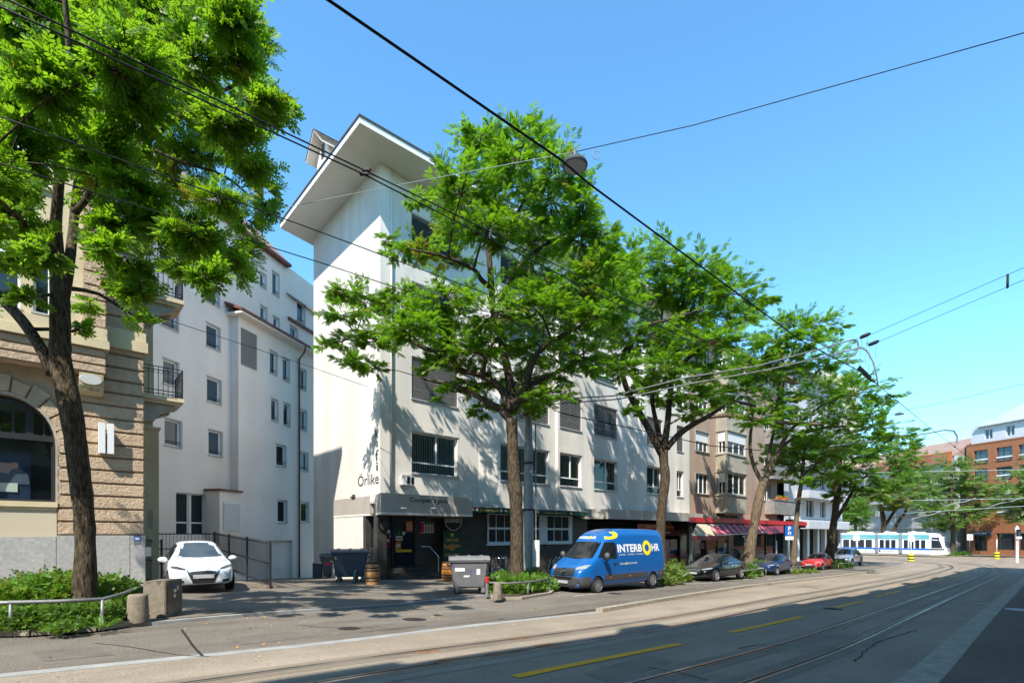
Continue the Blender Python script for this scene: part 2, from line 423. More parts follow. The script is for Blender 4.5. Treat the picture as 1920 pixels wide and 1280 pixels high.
# ---------------------------------------------------------------- lettering, made once with the built-in font
TX = {}
def letters(items):
    made = []
    for key, body, bold in items:
        cu = bpy.data.curves.new('lettering', 'FONT'); cu.body = body; cu.size = 1.0; cu.offset = bold; cu.extrude = .0
        cu.resolution_u = 3
        o = bpy.data.objects.new('lettering', cu); COL.objects.link(o); made.append((key, o))
    bpy.context.view_layer.update(); dg = bpy.context.evaluated_depsgraph_get()
    for key, o in made:
        me = o.evaluated_get(dg).to_mesh()
        vs = [tuple(v.co) for v in me.vertices]; fs = [tuple(p.vertices) for p in me.polygons]
        xs = [v[0] for v in vs]; ys = [v[1] for v in vs]
        TX[key] = ([((x - min(xs)) / (max(xs) - min(xs)), (y - min(ys)) / (max(ys) - min(ys))) for x, y, _ in vs], fs)
        o.evaluated_get(dg).to_mesh_clear()
        cu = o.data; bpy.data.objects.remove(o); bpy.data.curves.remove(cu)
def write(mb, key, a, b, c, d, y=-.012, slant=0.0):
    """set one word into the rectangle x a..b, z c..d of a panel at depth y (facing -y)"""
    vs, fs = TX[key]
    return mb.add([(a + (b - a) * x + slant * (d - c) * z, y, c + (d - c) * z) for x, z in vs], fs)
letters([('kafi_k', 'k', .0), ('kafi_a', 'a', .0), ('kafi_f', 'f', .0), ('kafi_i', 'i', .0), ('Orlike', 'Örlike', .0), ('irish', 'irish', 0), ('pub.', 'pub.', 0),
         ("Coopers", "Cooper's pub", .012), ('GUINNESS', 'GUINNESS', .012), ('IRISH PUB', 'IRISH PUB', .015), ('Food', 'Food', .01), ('Music', 'Music', .01),
         ('MUSIC & SPORTS', 'MUSIC & SPORTS', .015), ('trad', 'traditional', 0), ('ipub', 'Irish pub', .0), ('INTERB', 'INTERB', .03), ('HR', 'HR', .03),
         ('INTERB0', 'INTERB', .02), ('BOHREN', 'BOHREN   TRENNEN   RÜCKBAU', .0), ('Zurich', 'Zürich', .01), ('num', '044 278 90 80', .005), ('amplifon', 'amplifon', .01),
         ('P', 'P', .02), ('Glattal', 'Glattal. Bahn. Bus.', 0), ('banner', 'Flughafen Zürich', 0), ('10', '10', .0), ('Parking', 'Parking Nord', .01), ('30', '30', .01)])
# ---------------------------------------------------------------- camera, sky, sun
cam = bpy.data.cameras.new('camera'); co = bpy.data.objects.new('camera', cam); COL.objects.link(co)
co.location = EYE; co.rotation_euler = (R(90), 0, 0)
cam.sensor_width = 36; cam.lens = 36 * F / 1920; cam.shift_y = (HY - 640) / 1920; cam.clip_end = 3000; cam.clip_start = .05
SC.camera = co
ELEV, SAZ = R(50), math.atan2(-.295, -.956)     # the sun stands behind the camera, a little to the left
w = bpy.data.worlds.new('World'); SC.world = w; w.use_nodes = True
nt = w.node_tree; sky = nt.nodes.new('ShaderNodeTexSky'); sky.sky_type = 'NISHITA'; sky.sun_disc = False
sky.sun_elevation = ELEV; sky.sun_rotation = SAZ; sky.air_density = 1.25; sky.dust_density = 0; sky.ozone_density = 10; sky.altitude = 0
bg = nt.nodes['Background']; bg.inputs[1].default_value = .15
tn = nt.nodes.new('ShaderNodeMix'); tn.data_type = 'RGBA'; tn.blend_type = 'MULTIPLY'; tn.inputs['Factor'].default_value = 1; tn.inputs[7].default_value = (.8, 1.04, .95, 1)
nt.links.new(sky.outputs[0], tn.inputs[6]); nt.links.new(tn.outputs[2], bg.inputs[0])
sl = bpy.data.lights.new('sun', 'SUN'); sl.energy = 3.5; sl.angle = R(.53); sl.color = (1, .95, .86)
so = bpy.data.objects.new('sun', sl); COL.objects.link(so)
sd = Vector((math.sin(SAZ) * math.cos(ELEV), math.cos(SAZ) * math.cos(ELEV), math.sin(ELEV)))
so.rotation_euler = sd.to_track_quat('Z', 'Y').to_euler(); so.location = sd * 80
SC.view_settings.view_transform = 'Standard'; SC.view_settings.look = 'None'; SC.view_settings.exposure = 1.28; SC.view_settings.gamma = 1
cy = SC.cycles; cy.max_bounces = 6; cy.diffuse_bounces = 3; cy.glossy_bounces = 3; cy.transmission_bounces = 4; cy.transparent_max_bounces = 8
cy.use_denoising = True; cy.sample_clamp_indirect = 6; cy.caustics_reflective = False; cy.caustics_refractive = False

# ---------------------------------------------------------------- ground, road, pavements
def lin(a, b, n): return [a + (b - a) * i / n for i in range(n + 1)]
us = [-600, -300, -150, -80, -40] + lin(-25, 60, 68) + lin(64, 140, 19) + [170, 220, 320, 500, 800]
vs_ = [-600, -300, -120, -60, -30, -15, -6] + lin(0, 44, 44) + [50, 60, 80, 110, 160, 260, 400, 700]
mb = MB(); nv = len(vs_)
mb.v = [tuple(W(u, v, gz(u, v))) for u in us for v in vs_]
mb.f = [(i * nv + j, (i + 1) * nv + j, (i + 1) * nv + j + 1, i * nv + j + 1) for i in range(len(us) - 1) for j in range(nv - 1)]
mb.m = [0] * len(mb.f)
tag(mb.build('ground', MT['road_asphalt'], smooth=True), kind='structure')

def densify(pts, step=.8):
    out = []
    for p1, p2 in zip(pts, pts[1:]):
        k = max(1, round(math.dist(p1, p2) / step))
        out += [tuple(b + (c - b) * j / k for b, c in zip(p1, p2)) for j in range(k)]
    out.append(tuple(pts[-1]))
    for _ in range(4):
        out = [out[0]] + [tuple((a + 2 * b + c) / 4 for a, b, c in zip(*q)) for q in zip(out, out[1:], out[2:])] + [out[-1]]
    return out
def offset(line, o):
    res = []
    for i, p in enumerate(line):
        a = line[max(i - 1, 0)]; b = line[min(i + 1, len(line) - 1)]
        d = Vector((b[0] - a[0], b[1] - a[1])).normalized()
        res.append((p[0] - d.y * o, p[1] + d.x * o))
    return res
def ribbon(mb, A, B, dzA, dzB=None):
    dzB = dzA if dzB is None else dzB
    fA = dzA if callable(dzA) else (lambda u: dzA); fB = dzB if callable(dzB) else (lambda u: dzB)
    vs = []
    for a, b in zip(A, B):
        vs += [W(a[0], a[1], gz(*a) + fA(a[0])), W(b[0], b[1], gz(*b) + fB(b[0]))]
    mb.add(vs, [(2 * i, 2 * i + 2, 2 * i + 3, 2 * i + 1) for i in range(len(A) - 1)])
def gpx(lst, dz=0.0):
    out = []
    for p in lst:
        q = ground(p[0], p[1], dz); out.append(uv(q.x, q.y))
    return out
# rails, read off the photo and laid on the road
r1 = [(-30, 6.9), (-8, 7.0)] + gpx([(640, 1238.7), (960, 1198), (1240, 1159), (1450, 1121)]) + [(41.8, 8.5), (54, 8.75), (64.5, 9.1), (73, 10.6), (79.5, 13.5), (84, 18), (87, 23), (89, 30), (90, 60)]
r2 = offset(densify(r1, 2.0), -.98)
r4 = [(-30, 2.7), (-8, 2.75)] + gpx([(1407, 1280), (1573, 1220), (1700.6, 1160), (1785, 1120)]) + [(47, 4.05), (58, 4.25), (68, 5.1), (77, 7.2), (84.5, 11), (89.5, 16), (93, 22), (95, 30), (96, 60)]
r3 = offset(densify(r4, 2.0), .98)
slabA = None
for r, side, lb in ((r1, -1, 'upper'), (r2, 1, ''), (r3, -1, ''), (r4, 1, '')):
    c = densify(r, .7); mb = MB()
    ribbon(mb, offset(c, -.03), offset(c, .03), .008)
    ribbon(mb, offset(c, side * .078), offset(c, side * .1), .008)
    mb.mi = 1; ribbon(mb, offset(c, side * .031), offset(c, side * .077), .005)
    tag(mb.build('tram_rail', [MT['rail_steel'], MT['rail_groove']]), kind='structure')
    zz = .0062 if r is r1 or r is r2 else .0034; mb = MB()
    if side < 0: ribbon(mb, offset(c, -.3), offset(c, .2), zz)
    else: ribbon(mb, offset(c, -.2), offset(c, -.032), zz); ribbon(mb, offset(c, .102), offset(c, .3), zz)
    tag(mb.build('tar_seam', MT['tar_seam']), kind='structure')
# the pale concrete track bed beside the far rail, and its flush stone edge
strip = densify([(-30, 8.9), (-6, 8.95)] + gpx([(0, 1265), (330, 1235), (640, 1204), (900, 1170), (1130, 1146)]), .8)
inner = [(p[0], min(p[1] - .1, np.interp(p[0], [q[0] for q in densify(r2, 1)], [q[1] for q in densify(r2, 1)]) - .45)) for p in strip]
mb = MB(); ribbon(mb, inner, offset(strip, -.12), .004)
kerbB = gpx([(1130, 1148), (1200, 1135), (1280, 1121), (1400, 1101.5), (1480, 1092), (1560, 1083), (1640, 1071), (1690, 1062), (1705, 1056.5)])
kB = densify(kerbB + [(kerbB[-1][0] + 1.5, kerbB[-1][1] + 1.6), (kerbB[-1][0] + .6, kerbB[-1][1] + 3.4), (kerbB[-1][0] - 3, kerbB[-1][1] + 4.6)], .8)
n_main = len(densify(kerbB, .8))
kmain = kB[:n_main]
rr2 = densify(r2, 1)
inner2 = [(p[0], np.interp(p[0], [q[0] for q in rr2[:-30]], [q[1] for q in rr2[:-30]]) - .45) for p in kmain]
ribbon(mb, inner2, kmain, .004)
tag(mb.build('track_bed', MT['track_concrete'], smooth=True), kind='structure')
mb = MB(); ribbon(mb, offset(strip, -.12), offset(strip, .12), .007)
tag(mb.build('stone_edge', MT['strip_granite']), kind='structure')
# far kerb of the side lane with its raised lane behind
KH = .1
def ramp(u): return .006 + (KH - .006) * max(0, min(1, (u - 7.2) / 4.4))
mb = MB(); kin = offset(kB, .22)
ribbon(mb, kB, kB, .0, lambda u: KH + .015); ribbon(mb, kB, kin, KH + .015); ribbon(mb, kin, kin, KH + .015, .0)
a, b = kB[0], kin[0]
mb.quad(W(*a, gz(*a)), W(*b, gz(*b)), W(*b, gz(*b) + KH + .015), W(*a, gz(*a) + KH + .015))
tag(mb.build('kerb', MT['kerb_granite']), kind='structure')
lane_in = [p for p in strip if p[0] > -28]
lo = offset(lane_in, .12) + kin[1:n_main]
hi = [(p[0], 16.2) for p in lo]
mb = MB(); ribbon(mb, lo, lo, 0, ramp)
for k in range(6):
    A = [(a[0], a[1] + (b[1] - a[1]) * k / 6) for a, b in zip(lo, hi)]; B = [(a[0], a[1] + (b[1] - a[1]) * (k + 1) / 6) for a, b in zip(lo, hi)]
    ribbon(mb, A, B, ramp)
e = kin[n_main - 1]
tip = kin[n_main - 1:]
ribbon(mb, tip, [(p[0] - .01, 16.2) for p in tip], ramp)
A = [(u, 16.2) for u in lin(7.5, 72, 40)]; B = [(u, 24) for u in lin(7.5, 72, 40)]
ribbon(mb, A, B, ramp)
tag(mb.build('side_lane', MT['lane_asphalt'], smooth=True), kind='structure')
# pavement in front of the houses on the left, with a stone kerb
PH = .085
kerbA = [(-60, 12.0), (-20, 12.0)] + gpx([(0, 1195), (190, 1182), (330, 1171), (480, 1153), (700, 1141), (850, 1126), (930, 1122)])
kA = densify(kerbA, .8)
xk, yk = kA[-1]
kA += [(xk + .5, yk + .12), (xk + 1.6, yk + .35), (xk + 3.0, yk + .75), (xk + 3.9, yk + 1.3), (xk + 4.2, yk + 2.1)]
kA2 = densify([kA[-1], (xk + 4.3, 15.6), (xk + 5.2, 16.4), (30, 17.0), (72, 17.4)], .8)
def phf(u): return PH + .09 * max(0, min(1, (u - 7.2) / 4.4))
mb = MB(); full = kA + kA2[1:]; kin = offset(full, .16)
ribbon(mb, full, full, 0, lambda u: phf(u) - .012); ribbon(mb, full, kin, lambda u: phf(u) - .012); ribbon(mb, kin, kin, lambda u: phf(u) - .012, 0)
tag(mb.build('pavement_kerb', MT['strip_granite']), kind='structure')
mb = MB()
for k in range(8):
    tt = (0, .06, .14, .24, .36, .5, .66, .82, 1.0)
    A = [(a[0], a[1] + (24 - a[1]) * tt[k]) for a in kin]; B = [(a[0], a[1] + (24 - a[1]) * tt[k + 1]) for a in kin]
    ribbon(mb, A, B, phf)
tag(mb.build('pavement', MT['pavement_asphalt'], smooth=True), kind='structure')
mb = MB()
for v0, v1 in ((24, 28), (28, 34), (34, 44)):
    A = [(u, v0) for u in lin(-4, 14, 14)]; B = [(u, v1) for u in lin(-4, 14, 14)]
    ribbon(mb, A, B, phf)
tag(mb.build('alley', MT['pavement_asphalt'], smooth=True), kind='structure')
# near pavement at the right edge, kerb of big granite blocks
kN = densify([(-30, 1.55), (-6, 1.6)] + gpx([(1690, 1280), (1780, 1200), (1850, 1140), (1920, 1080)]) + [(70, 3.6), (110, 4.6)], .8)
mb = MB(); kNi = offset(kN, -.42)
ribbon(mb, kN, kN, 0, .085); ribbon(mb, kNi, kN, .085); ribbon(mb, kNi, kNi, 0, .085)
tag(mb.build('near_kerb', MT['kerb_granite']), kind='structure')
mb = MB(); ribbon(mb, [(p[0], -3) for p in kNi], kNi, .09)
tag(mb.build('near_pavement', MT['near_asphalt']), kind='structure')
# joints in the kerb
mb = MB()
for i in range(6, len(kN) - 1, 2):
    p = kN[i]; q = kNi[i]
    mb.add([W(p[0], p[1] + .001, gz(*p) + .0895), W(p[0] + .018, p[1], gz(*p) + .0895), W(q[0] + .018, q[1], gz(*q) + .0895), W(q[0], q[1], gz(*q) + .0895)], [(0, 1, 2, 3)])
tag(mb.build('kerb_joints', MT['pavement_asphalt']), kind='structure')
# yellow lane dashes between the tracks
for (x0, y0, x1, y1) in [(965, 1268, 1276, 1206), (1370, 1184.5, 1503, 1155.5), (1567, 1138, 1618, 1126.5), (1643, 1118, 1652, 1115.8), (1658, 1113.5, 1688, 1107), (1701, 1101.5, 1735, 1094), (1746, 1090.3, 1771, 1085),
                         (1779, 1081.5, 1797, 1077.5), (1803, 1075, 1818, 1071.3), (1823, 1069, 1833, 1066)]:
    (ua, va), (ub, vb) = gpx([(x0, y0), (x1, y1)], .004)
    d = Vector((ub - ua, vb - va)).normalized() * .085; ln = [(ua + (ub - ua) * i / 6, va + (vb - va) * i / 6) for i in range(7)]
    mb = MB(); ribbon(mb, [(p[0] + d.y, p[1] - d.x) for p in ln], [(p[0] - d.y, p[1] + d.x) for p in ln], .009)
    tag(mb.build('lane_marking', MT['yellow_paint']), kind='structure')
def ground_patch(name, pxs, m, dz, r=None):
    mb = MB()
    if r:
        c = ground(pxs[0], pxs[1]); u, v = uv(c.x, c.y)
        pts = [(u + r[0] * math.cos(t), v + r[1] * math.sin(t)) for t in [2 * math.pi * i / 16 for i in range(16)]]
    else:
        pts = gpx(pxs)
    mb.add([W(p[0], p[1], gz(*p) + dz) for p in pts], [tuple(range(len(pts)))])
    return tag(mb.build(name, m), kind='structure')
for x, y, m in [(800, 1221, 'patch_brown'), (840, 1238, 'patch_brown'), (975, 1196, 'patch_brown'), (1022, 1209, 'patch_brown'), (1120, 1176, 'patch_brown'), (1250, 1157, 'patch_brown')]:
    ground_patch('road_patch', (x, y), MT[m], .0075, (.26, .13))
for x, y, rr_ in [(777, 1161, (.28, .28)), (824, 1153, (.16, .16)), (1562, 1141, (.3, .3)), (655, 1178, (.22, .22))]:
    ground_patch('manhole_cover', (x, y), MT['rail_groove'] if y > 1100 else MT['patch_brown'], .0085, rr_)
ground_patch('manhole_cover', (1905, 1147), MT['galvanised'], .096, (.5, .3))
# drain grate by the near kerb
mb = MB(); c = ground(1842, 1131); u, v = uv(c.x, c.y)
for i in range(7):
    mb.add([W(u - .4 + i * .12, v - .16, gz(u, v) + .006), W(u - .33 + i * .12, v - .16, gz(u, v) + .006), W(u - .33 + i * .12, v + .16, gz(u, v) + .006), W(u - .4 + i * .12, v + .16, gz(u, v) + .006)], [(0, 1, 2, 3)])
tag(mb.build('drain_grate', MT['galvanised']), kind='structure')
# a long crack and tar lines in the road
mb = MB(); ck = gpx([(340, 1180), (352, 1196), (362, 1212), (380, 1230)])
ribbon(mb, offset(densify(ck, .2), -.02), offset(densify(ck, .2), .02), .0095)
tag(mb.build('road_crack', MT['rail_groove']), kind='structure')
# parking bay lines
for x0, y0, x1, y1 in [(1075, 1117, 1120, 1113), (1300, 1094, 1360, 1090.5), (1250, 1098, 1262, 1096), (1440, 1086, 1490, 1080), (1395, 1087, 1403, 1086)]:
    l = densify(gpx([(x0, y0), (x1, y1)], .1), .6); mb = MB(); ribbon(mb, offset(l, -.05), offset(l, .05), KH + .006)
    tag(mb.build('bay_line', MT['white_paint_mark']), kind='structure')
# fallen leaves in the gutters
mb = MB()
for i in range(900):
    c = random.choice(kA[8:60]); u = c[0] + random.uniform(-.5, .5); v = c[1] - abs(random.gauss(0, .22)) - .02
    if random.random() < .3: u, v = random.uniform(-2, 30), random.uniform(8, 14)
    z = gz(u, v) + (.012 if v < 12 and u < 10 else .24); t = random.uniform(0, 6.3); s = random.uniform(.018, .04)
    if v > np.interp(u, [p[0] for p in kA], [p[1] for p in kA]) and u < 11: z = gz(u, v) + phf(u) + .01
    elif u < 11: z = gz(u, v) + ramp(u) + .012
    elif v < 16: z = gz(u, v) + KH + .02
    p = W(u, v, z); d = Vector((math.cos(t), math.sin(t), random.uniform(-.3, .3))) * s; e_ = Vector((-math.sin(t), math.cos(t), random.uniform(0, .4))) * s * .6
    mb.add([p - d, p + e_, p + d, p - e_], [(0, 1, 2, 3)])
tag(mb.build('fallen_leaves', MT['fallen_leaf']), 'small yellow fallen leaves scattered along the gutter and the pavement', 'leaves', kind='stuff')

# repairs, cracks and stains in the asphalt
for pts, dz in (([(420, 1196), (545, 1184), (590, 1194), (455, 1208)], ramp(2)), ([(60, 1222), (180, 1212), (215, 1228), (80, 1240)], .006), ([(1090, 1262), (1210, 1228), (1262, 1240), (1150, 1280)], .0), ([(1480, 1210), (1560, 1184), (1600, 1196), (1520, 1226)], .0), ([(700, 1172), (770, 1165), (800, 1171), (730, 1179)], .006)):
    q = gpx(pts); mb = MB(); mb.add([W(p[0], p[1], gz(*p) + dz + .0042) for p in q], [tuple(range(4))]); tag(mb.build('asphalt_patch', MT['patch_dark'] if pts[0][1] < 1225 and pts[0][0] < 1000 else MT['tar_seam']), kind='structure')
for pts in ([(180, 1205), (260, 1214), (300, 1226), (390, 1232)], [(560, 1172), (620, 1178), (700, 1176)], [(1210, 1250), (1290, 1262), (1330, 1276)], [(1380, 1215), (1430, 1206), (1500, 1212)], [(1600, 1240), (1640, 1205), (1720, 1180)]):
    q = densify(gpx(pts), .25); q = [(a + random.uniform(-.03, .03), b + random.uniform(-.03, .03)) for a, b in q]; mb = MB(); ribbon(mb, offset(q, -.012), offset(q, .012), .0095); tag(mb.build('road_crack', MT['rail_groove']), kind='structure')
# ================================================================ the white corner house with the pub
FV = 21.2
pc = on_v(713, 900, FV); u0, _ = uv(pc.x, pc.y)
HB = thing('corner_house', 'white corner house with wide overhanging eaves, slatted blinds and a pub on its ground floor', 'building', W(u0, FV, gz(u0, FV) + .1), AU)
def hx(px, y=0.0): return pick(HB, px, 900, y).x
def hz(px, py, y=0.0): return pick(HB, px, py, y).z
ZT = hz(713, 306); ZB = -1.6
ZC = hz(800, 941)              # underside of the upper wall, at the canopies
gd = pick_x(HB, 588, 800).y     # depth of the gable wall
P = [(0, 0), (hx(731), 0), (hx(735, .12), .12), (hx(897, .3), .3), (hx(937, -.1), -.1), (hx(1042, .05), .05), (hx(1046, -.1), -.1), (hx(1177, .15), .15), (hx(1209, -.25), -.25), (hx(1293, 0), 0)]
XE = P[-1][0]
segs = [(0, 1, []), (2, 3, [(772, 858)]), (3, 4, []), (4, 5, [(938.5, 1029)]), (6, 7, [(1050, 1090), (1114, 1157)]), (7, 8, []), (8, 9, [(1213, 1241), (1269, 1281)])]
m1 = frame_xz(P[2], P[3])
zt1, zb1 = pick(HB, 772, 808, M=m1).z, pick(HB, 772, 886, M=m1).z
dz = (zt1 - zb1) / 78 * 140
wb = MB(); wm = MB()
wins = []
for i, j, cols in segs:
    M = frame_xz(P[i], P[j]); L = math.dist(P[i], P[j]); op = []
    for c0, c1 in cols:
        s0, s1 = pick(HB, c0, 900, M=M).x, pick(HB, c1, 900, M=M).x
        for f in range(4):
            top, bot = zt1 + f * dz, zb1 + f * dz
            if f == 3: top -= .3
            op.append((s0, s1, bot, top)); wins.append((M, s0, s1, bot, top, f))
    wall(wb, M, L, ZC, ZT, op, .16)
for i, j in ((1, 2), (5, 6)):
    wall(wb, frame_xz(P[i], P[j]), math.dist(P[i], P[j]), ZC, ZT)
wb.build('front_wall', MT['grey_stucco'], HB)
# underside of the upper wall
ub = MB(); ub.prism([(p[0], p[1]) for p in P] + [(XE, 1.2), (0, 1.2)], ZC - .12, ZC - .003); ub.build('soffit_slab', MT['soffit_white'], HB)
for M, s0, s1, bot, top, f in wins:
    kind = {0: 'vertical', 1: 'slat', 2: None, 3: 'slat'}[f]
    wide = s1 - s0 > 1.0
    window(HB, M, s0 + .003, s1 - .003, bot + .003, top - .003, mull=((.55,) if wide else ()), trans=(.27,), pane=MT['glass_clear'] if f == 0 else MT['glass_sky'], sill=.06, blind=kind, extra=MT['blind_dark'] if f == 3 else None)
    lt = MB(); lt.T = M; lt.box(s0 - .02, s1 + .06, -.035, -.002, top + .04, top + .09); lt.box(s0 - .02, s1 + .06, -.02, -.002, top + .1, top + .34); lt.build('lintel_box', MT['grey_stucco'], HB)
# gable wall with its painted letters
gb = MB(); GM = frame_xz((0, gd), (0, 0))
yg1 = pick_x(HB, 681, 1000).y; wall(gb, GM, gd, ZC - .12, ZT); wall(gb, GM, gd - yg1, ZB, ZC - .121); gb.build('gable_wall', MT['white_stucco'], HB)
bk = MB(); bk.box(.05, XE - .002, gd - .2, gd, ZB, ZT); bk.box(XE - .2, XE, .3, gd - .2, ZC, ZT); bk.build('back_wall', MT['white_stucco'], HB)
pl = MB(); pl.T = GM; pa = pick_x(HB, 603, 1080, -.03)
pl.box(-.03, gd - pa.y, -.05, -.003, ZB, pick_x(HB, 596, 1056, -.04).z); pl.build('plinth', MT['dark_plinth'], HB)
def gpt(px, py):
    q = pick_x(HB, px, py, -.012); return gd - q.y, q.z
for key, xa, xb, y0, y1 in [('kafi_k', 703.5, 709.5, 821, 803), ('kafi_a', 704, 709, 838, 825), ('kafi_f', 703.5, 709.5, 864, 842), ('kafi_i', 705.2, 708.5, 882, 866)]:
    lb = MB(); lb.T = GM; a, z0 = gpt(xa, y0); b, z1 = gpt(xb, y1); write(lb, key, a, b, z0, z1, -.012); lb.build('wall_letter', MT['letter_dark'], HB)
lb = MB(); lb.T = GM; a, z0 = gpt(671, 912); b, z1 = gpt(710, 889); z0 = gpt(690, 909)[1]
write(lb, 'Orlike', a, b, z0, z0 + (gpt(671, 886)[1] - gpt(671, 910)[1]) * 1.0, -.012)
lb.build('wall_lettering', MT['letter_dark'], HB)
dp = MB(); xd = hx(733, .05); dp.tube([(xd, .02, ZC), (xd, .02, ZT - .05)], .05); dp.build('downpipe', MT['grey_stucco'], HB, smooth=True)
# roof: a wide soffit with fascia and a low hipped roof
zs = ZT
c1 = pick_z(HB, 675, 232, zs); c2 = pick_z(HB, 527, 428, zs); c3 = pick_z(HB, 583, 474, zs)
FL = (c1.x, c1.y); BL = (c2.x, c2.y)
rp = [FL, (XE + .0, c1.y), (XE, gd + .9), (1.2, gd + .9), BL]
rb = MB(); rb.prism(rp, zs, zs + .1); rb.build('soffit', MT['soffit_white'], HB)
def grow(pts, o):
    cx = sum(p[0] for p in pts) / len(pts); cy = sum(p[1] for p in pts) / len(pts)
    return [(p[0] + (o if p[0] > cx else -o), p[1] + (o if p[1] > cy else -o)) for p in pts]
fb = MB(); fb.prism(grow(rp, .03), zs + .012, zs + .26); fb.build('fascia', MT['fascia_white'], HB)
fb = MB(); fb.prism(grow(rp, .07), zs + .263, zs + .35); fb.build('gutter', MT['fascia_dark'], HB)
ro = MB(); xm0, xm1, ym = 3.6, XE - 3, gd / 2
g_ = grow(rp, .0)
ro.add([(p[0], p[1], zs + .35) for p in g_] + [(xm0, ym, zs + 1.4), (xm1, ym, zs + 1.4)], [(0, 1, 6, 5), (1, 2, 6), (2, 3, 5, 6), (3, 4, 5), (4, 0, 5)])
ro.build('roof', MT['roof_tile'], HB)
# stair head with its own gabled roof
ap = pick_x(HB, 588, 243, .6); ev = pick_x(HB, 574, 304, .6); hwid = ev.y - ap.y
th_ = MB(); yr, zr = ap.y, ap.z; ze = ev.z
th_.xprism([(yr - hwid * .72, zs), (yr + hwid * .72, zs), (yr + hwid * .72, ze + .25), (yr, zr - .25), (yr - hwid * .72, ze + .25)], 1.15, 6); s_h = th_.build('stair_head', MT['white_stucco'], HB)
t2 = MB()
for sg in (-1, 1):
    t2.add([(.6, yr, zr - .09), (7, yr, zr - .09), (7, yr + sg * hwid, ze - .09), (.6, yr + sg * hwid, ze - .09), (.6, yr, zr), (7, yr, zr), (7, yr + sg * hwid, ze), (.6, yr + sg * hwid, ze)],
           [(0, 1, 2, 3), (4, 5, 6, 7), (0, 3, 7, 4), (2, 3, 7, 6)])
t2.build('stair_head_soffit', MT['soffit_white'], s_h)
t2 = MB()
for sg in (-1, 1):
    for k in range(9):
        a, b = k / 9, (k + 1) / 9
        t2.add([(.55, yr + sg * hwid * 1.04 * a, zr + (ze - zr) * a + .05), (7, yr + sg * hwid * 1.04 * a, zr + (ze - zr) * a + .05), (7, yr + sg * hwid * 1.04 * b, zr + (ze - zr) * b + .09), (.55, yr + sg * hwid * 1.04 * b, zr + (ze - zr) * b + .09),
                (.55, yr + sg * hwid * 1.04 * a, zr + (ze - zr) * a + .01), (.55, yr + sg * hwid * 1.04 * b, zr + (ze - zr) * b + .01)], [(0, 1, 2, 3), (0, 3, 5, 4)])
t2.build('stair_head_roof', MT['roof_tile'], s_h)
q = pick_x(HB, 605, 283, 1.13); t2 = MB(); t2.box(1.12, 1.148, q.y - .25, q.y + .2, q.z - .45, q.z + .45); t2.build('stair_head_window', MT['glass'], s_h)

# ---- pub ground floor, black stone; entrance set back on the corner
XP = hx(870, .35)          # right end of the recessed entrance
ZD = hz(770, 1062, .9); ZE = ZC - .12
g0 = MB(); yy = 1.0
g0.box(.02, .3, yg1 - .25, yg1 - .01, ZB, ZE); wall(g0, frame_xz((.6, gd - .3), (.6, 1.0)), gd - 1.3, ZB, ZE); g0.box(.3, .6, yg1 - .2, yg1, ZB, ZE); xg = hx(925, .45)
wall(g0, frame_xz((.6, yy), (XP, yy)), XP - .6, ZB, ZE, [(hx(727, 1.0) - .6, hx(778, 1.0) - .6, ZD, ZE - .36)], .12)
wall(g0, frame_xz((XP, .5), (hx(1101, .5), .5)), hx(1101, .5) - XP, ZB, ZE, [], .1)
g0.box(XP - .1, XP, .5, yy, ZB, ZE)
xa_, xb_ = hx(697, .35), hx(716, .35)
g0.build('stone_wall', MT['black_tile'], HB)
g1 = MB(); g1.box(hx(708, .2), hx(725, .2), .2, .6, ZB, ZE); g1.build('pillar', MT['black_tile'], HB, bevel=.01)
jt = MB()
for k in range(9):
    z = ZD - .35 + k * .42; jt.box(XP + .02, hx(1100, .48), .492, .4985, z, z + .012); jt.box(hx(782, 1), XP - .11, .992, .9985, z, z + .012)
jt.build('tile_joints', MT['dark_frame'], HB)
d = MB(); xa, xb = hx(727, 1.05), hx(778, 1.05); zd1 = ZE - .36
d.box(xa, xb, 1.06, 1.12, ZD, ZD + .1); d.box(xa, xb, 1.06, 1.12, zd1 - .1, zd1)
xm_ = hx(735, 1.05)
for x in (xa, xm_, xb - .07): d.box(x, x + .09, 1.055, 1.12, ZD, zd1)
door = d.build('entrance_door', MT['dark_frame'], HB)
p = MB(); p.box(xa, xb, 1.1, 1.11, ZD, zd1); p.build('door_glass', MT['glass'], door)
hd = MB(); hd.tube([(xm_ + .16, 1.03, ZD + .8), (xm_ + .16, 1.0, ZD + .85), (xm_ + .16, 1.0, ZD + 1.1), (xm_ + .16, 1.03, ZD + 1.15)], .015); hd.build('door_handle', MT['chrome'], door)
def decal(name, T_, px0, py0, px1, py1, y, m, parent, extra=()):
    a = pick(T_, px0, py0, y); b = pick(T_, px1, py1, y); mb = MB(); mb.box(a.x, b.x, y, y + .004, b.z, a.z); ms = [m]
    for i, (fx0, fz0, fx1, fz1, mm) in enumerate(extra):
        mb.mi = i + 1; mb.box(a.x + fx0 * (b.x - a.x), a.x + fx1 * (b.x - a.x), y - .003, y, b.z + fz0 * (a.z - b.z), b.z + fz1 * (a.z - b.z)); ms.append(mm)
    return mb.build(name, ms, parent)
O = MT['off_white']
decal('notice', HB, 761, 976.5, 774, 996, 1.035, MT['sticker_orange'], door, [(.12, .72, .88, .82, O), (.12, .45, .3, .62, O), (.4, .45, .6, .62, O), (.7, .45, .88, .62, O), (.12, .2, .88, .3, O)])
decal('notice', HB, 742, 1015, 752, 1029, 1.035, MT['sticker_orange'], door, [(.2, .3, .8, .7, O)])
decal('notice', HB, 742, 1004, 755, 1013, 1.035, MT['off_white'], door, [(.15, .4, .85, .6, MT['letter_dark'])])
decal('notice', HB, 743, 1030, 772, 1034, 1.035, MT['sticker_yellow'], door)
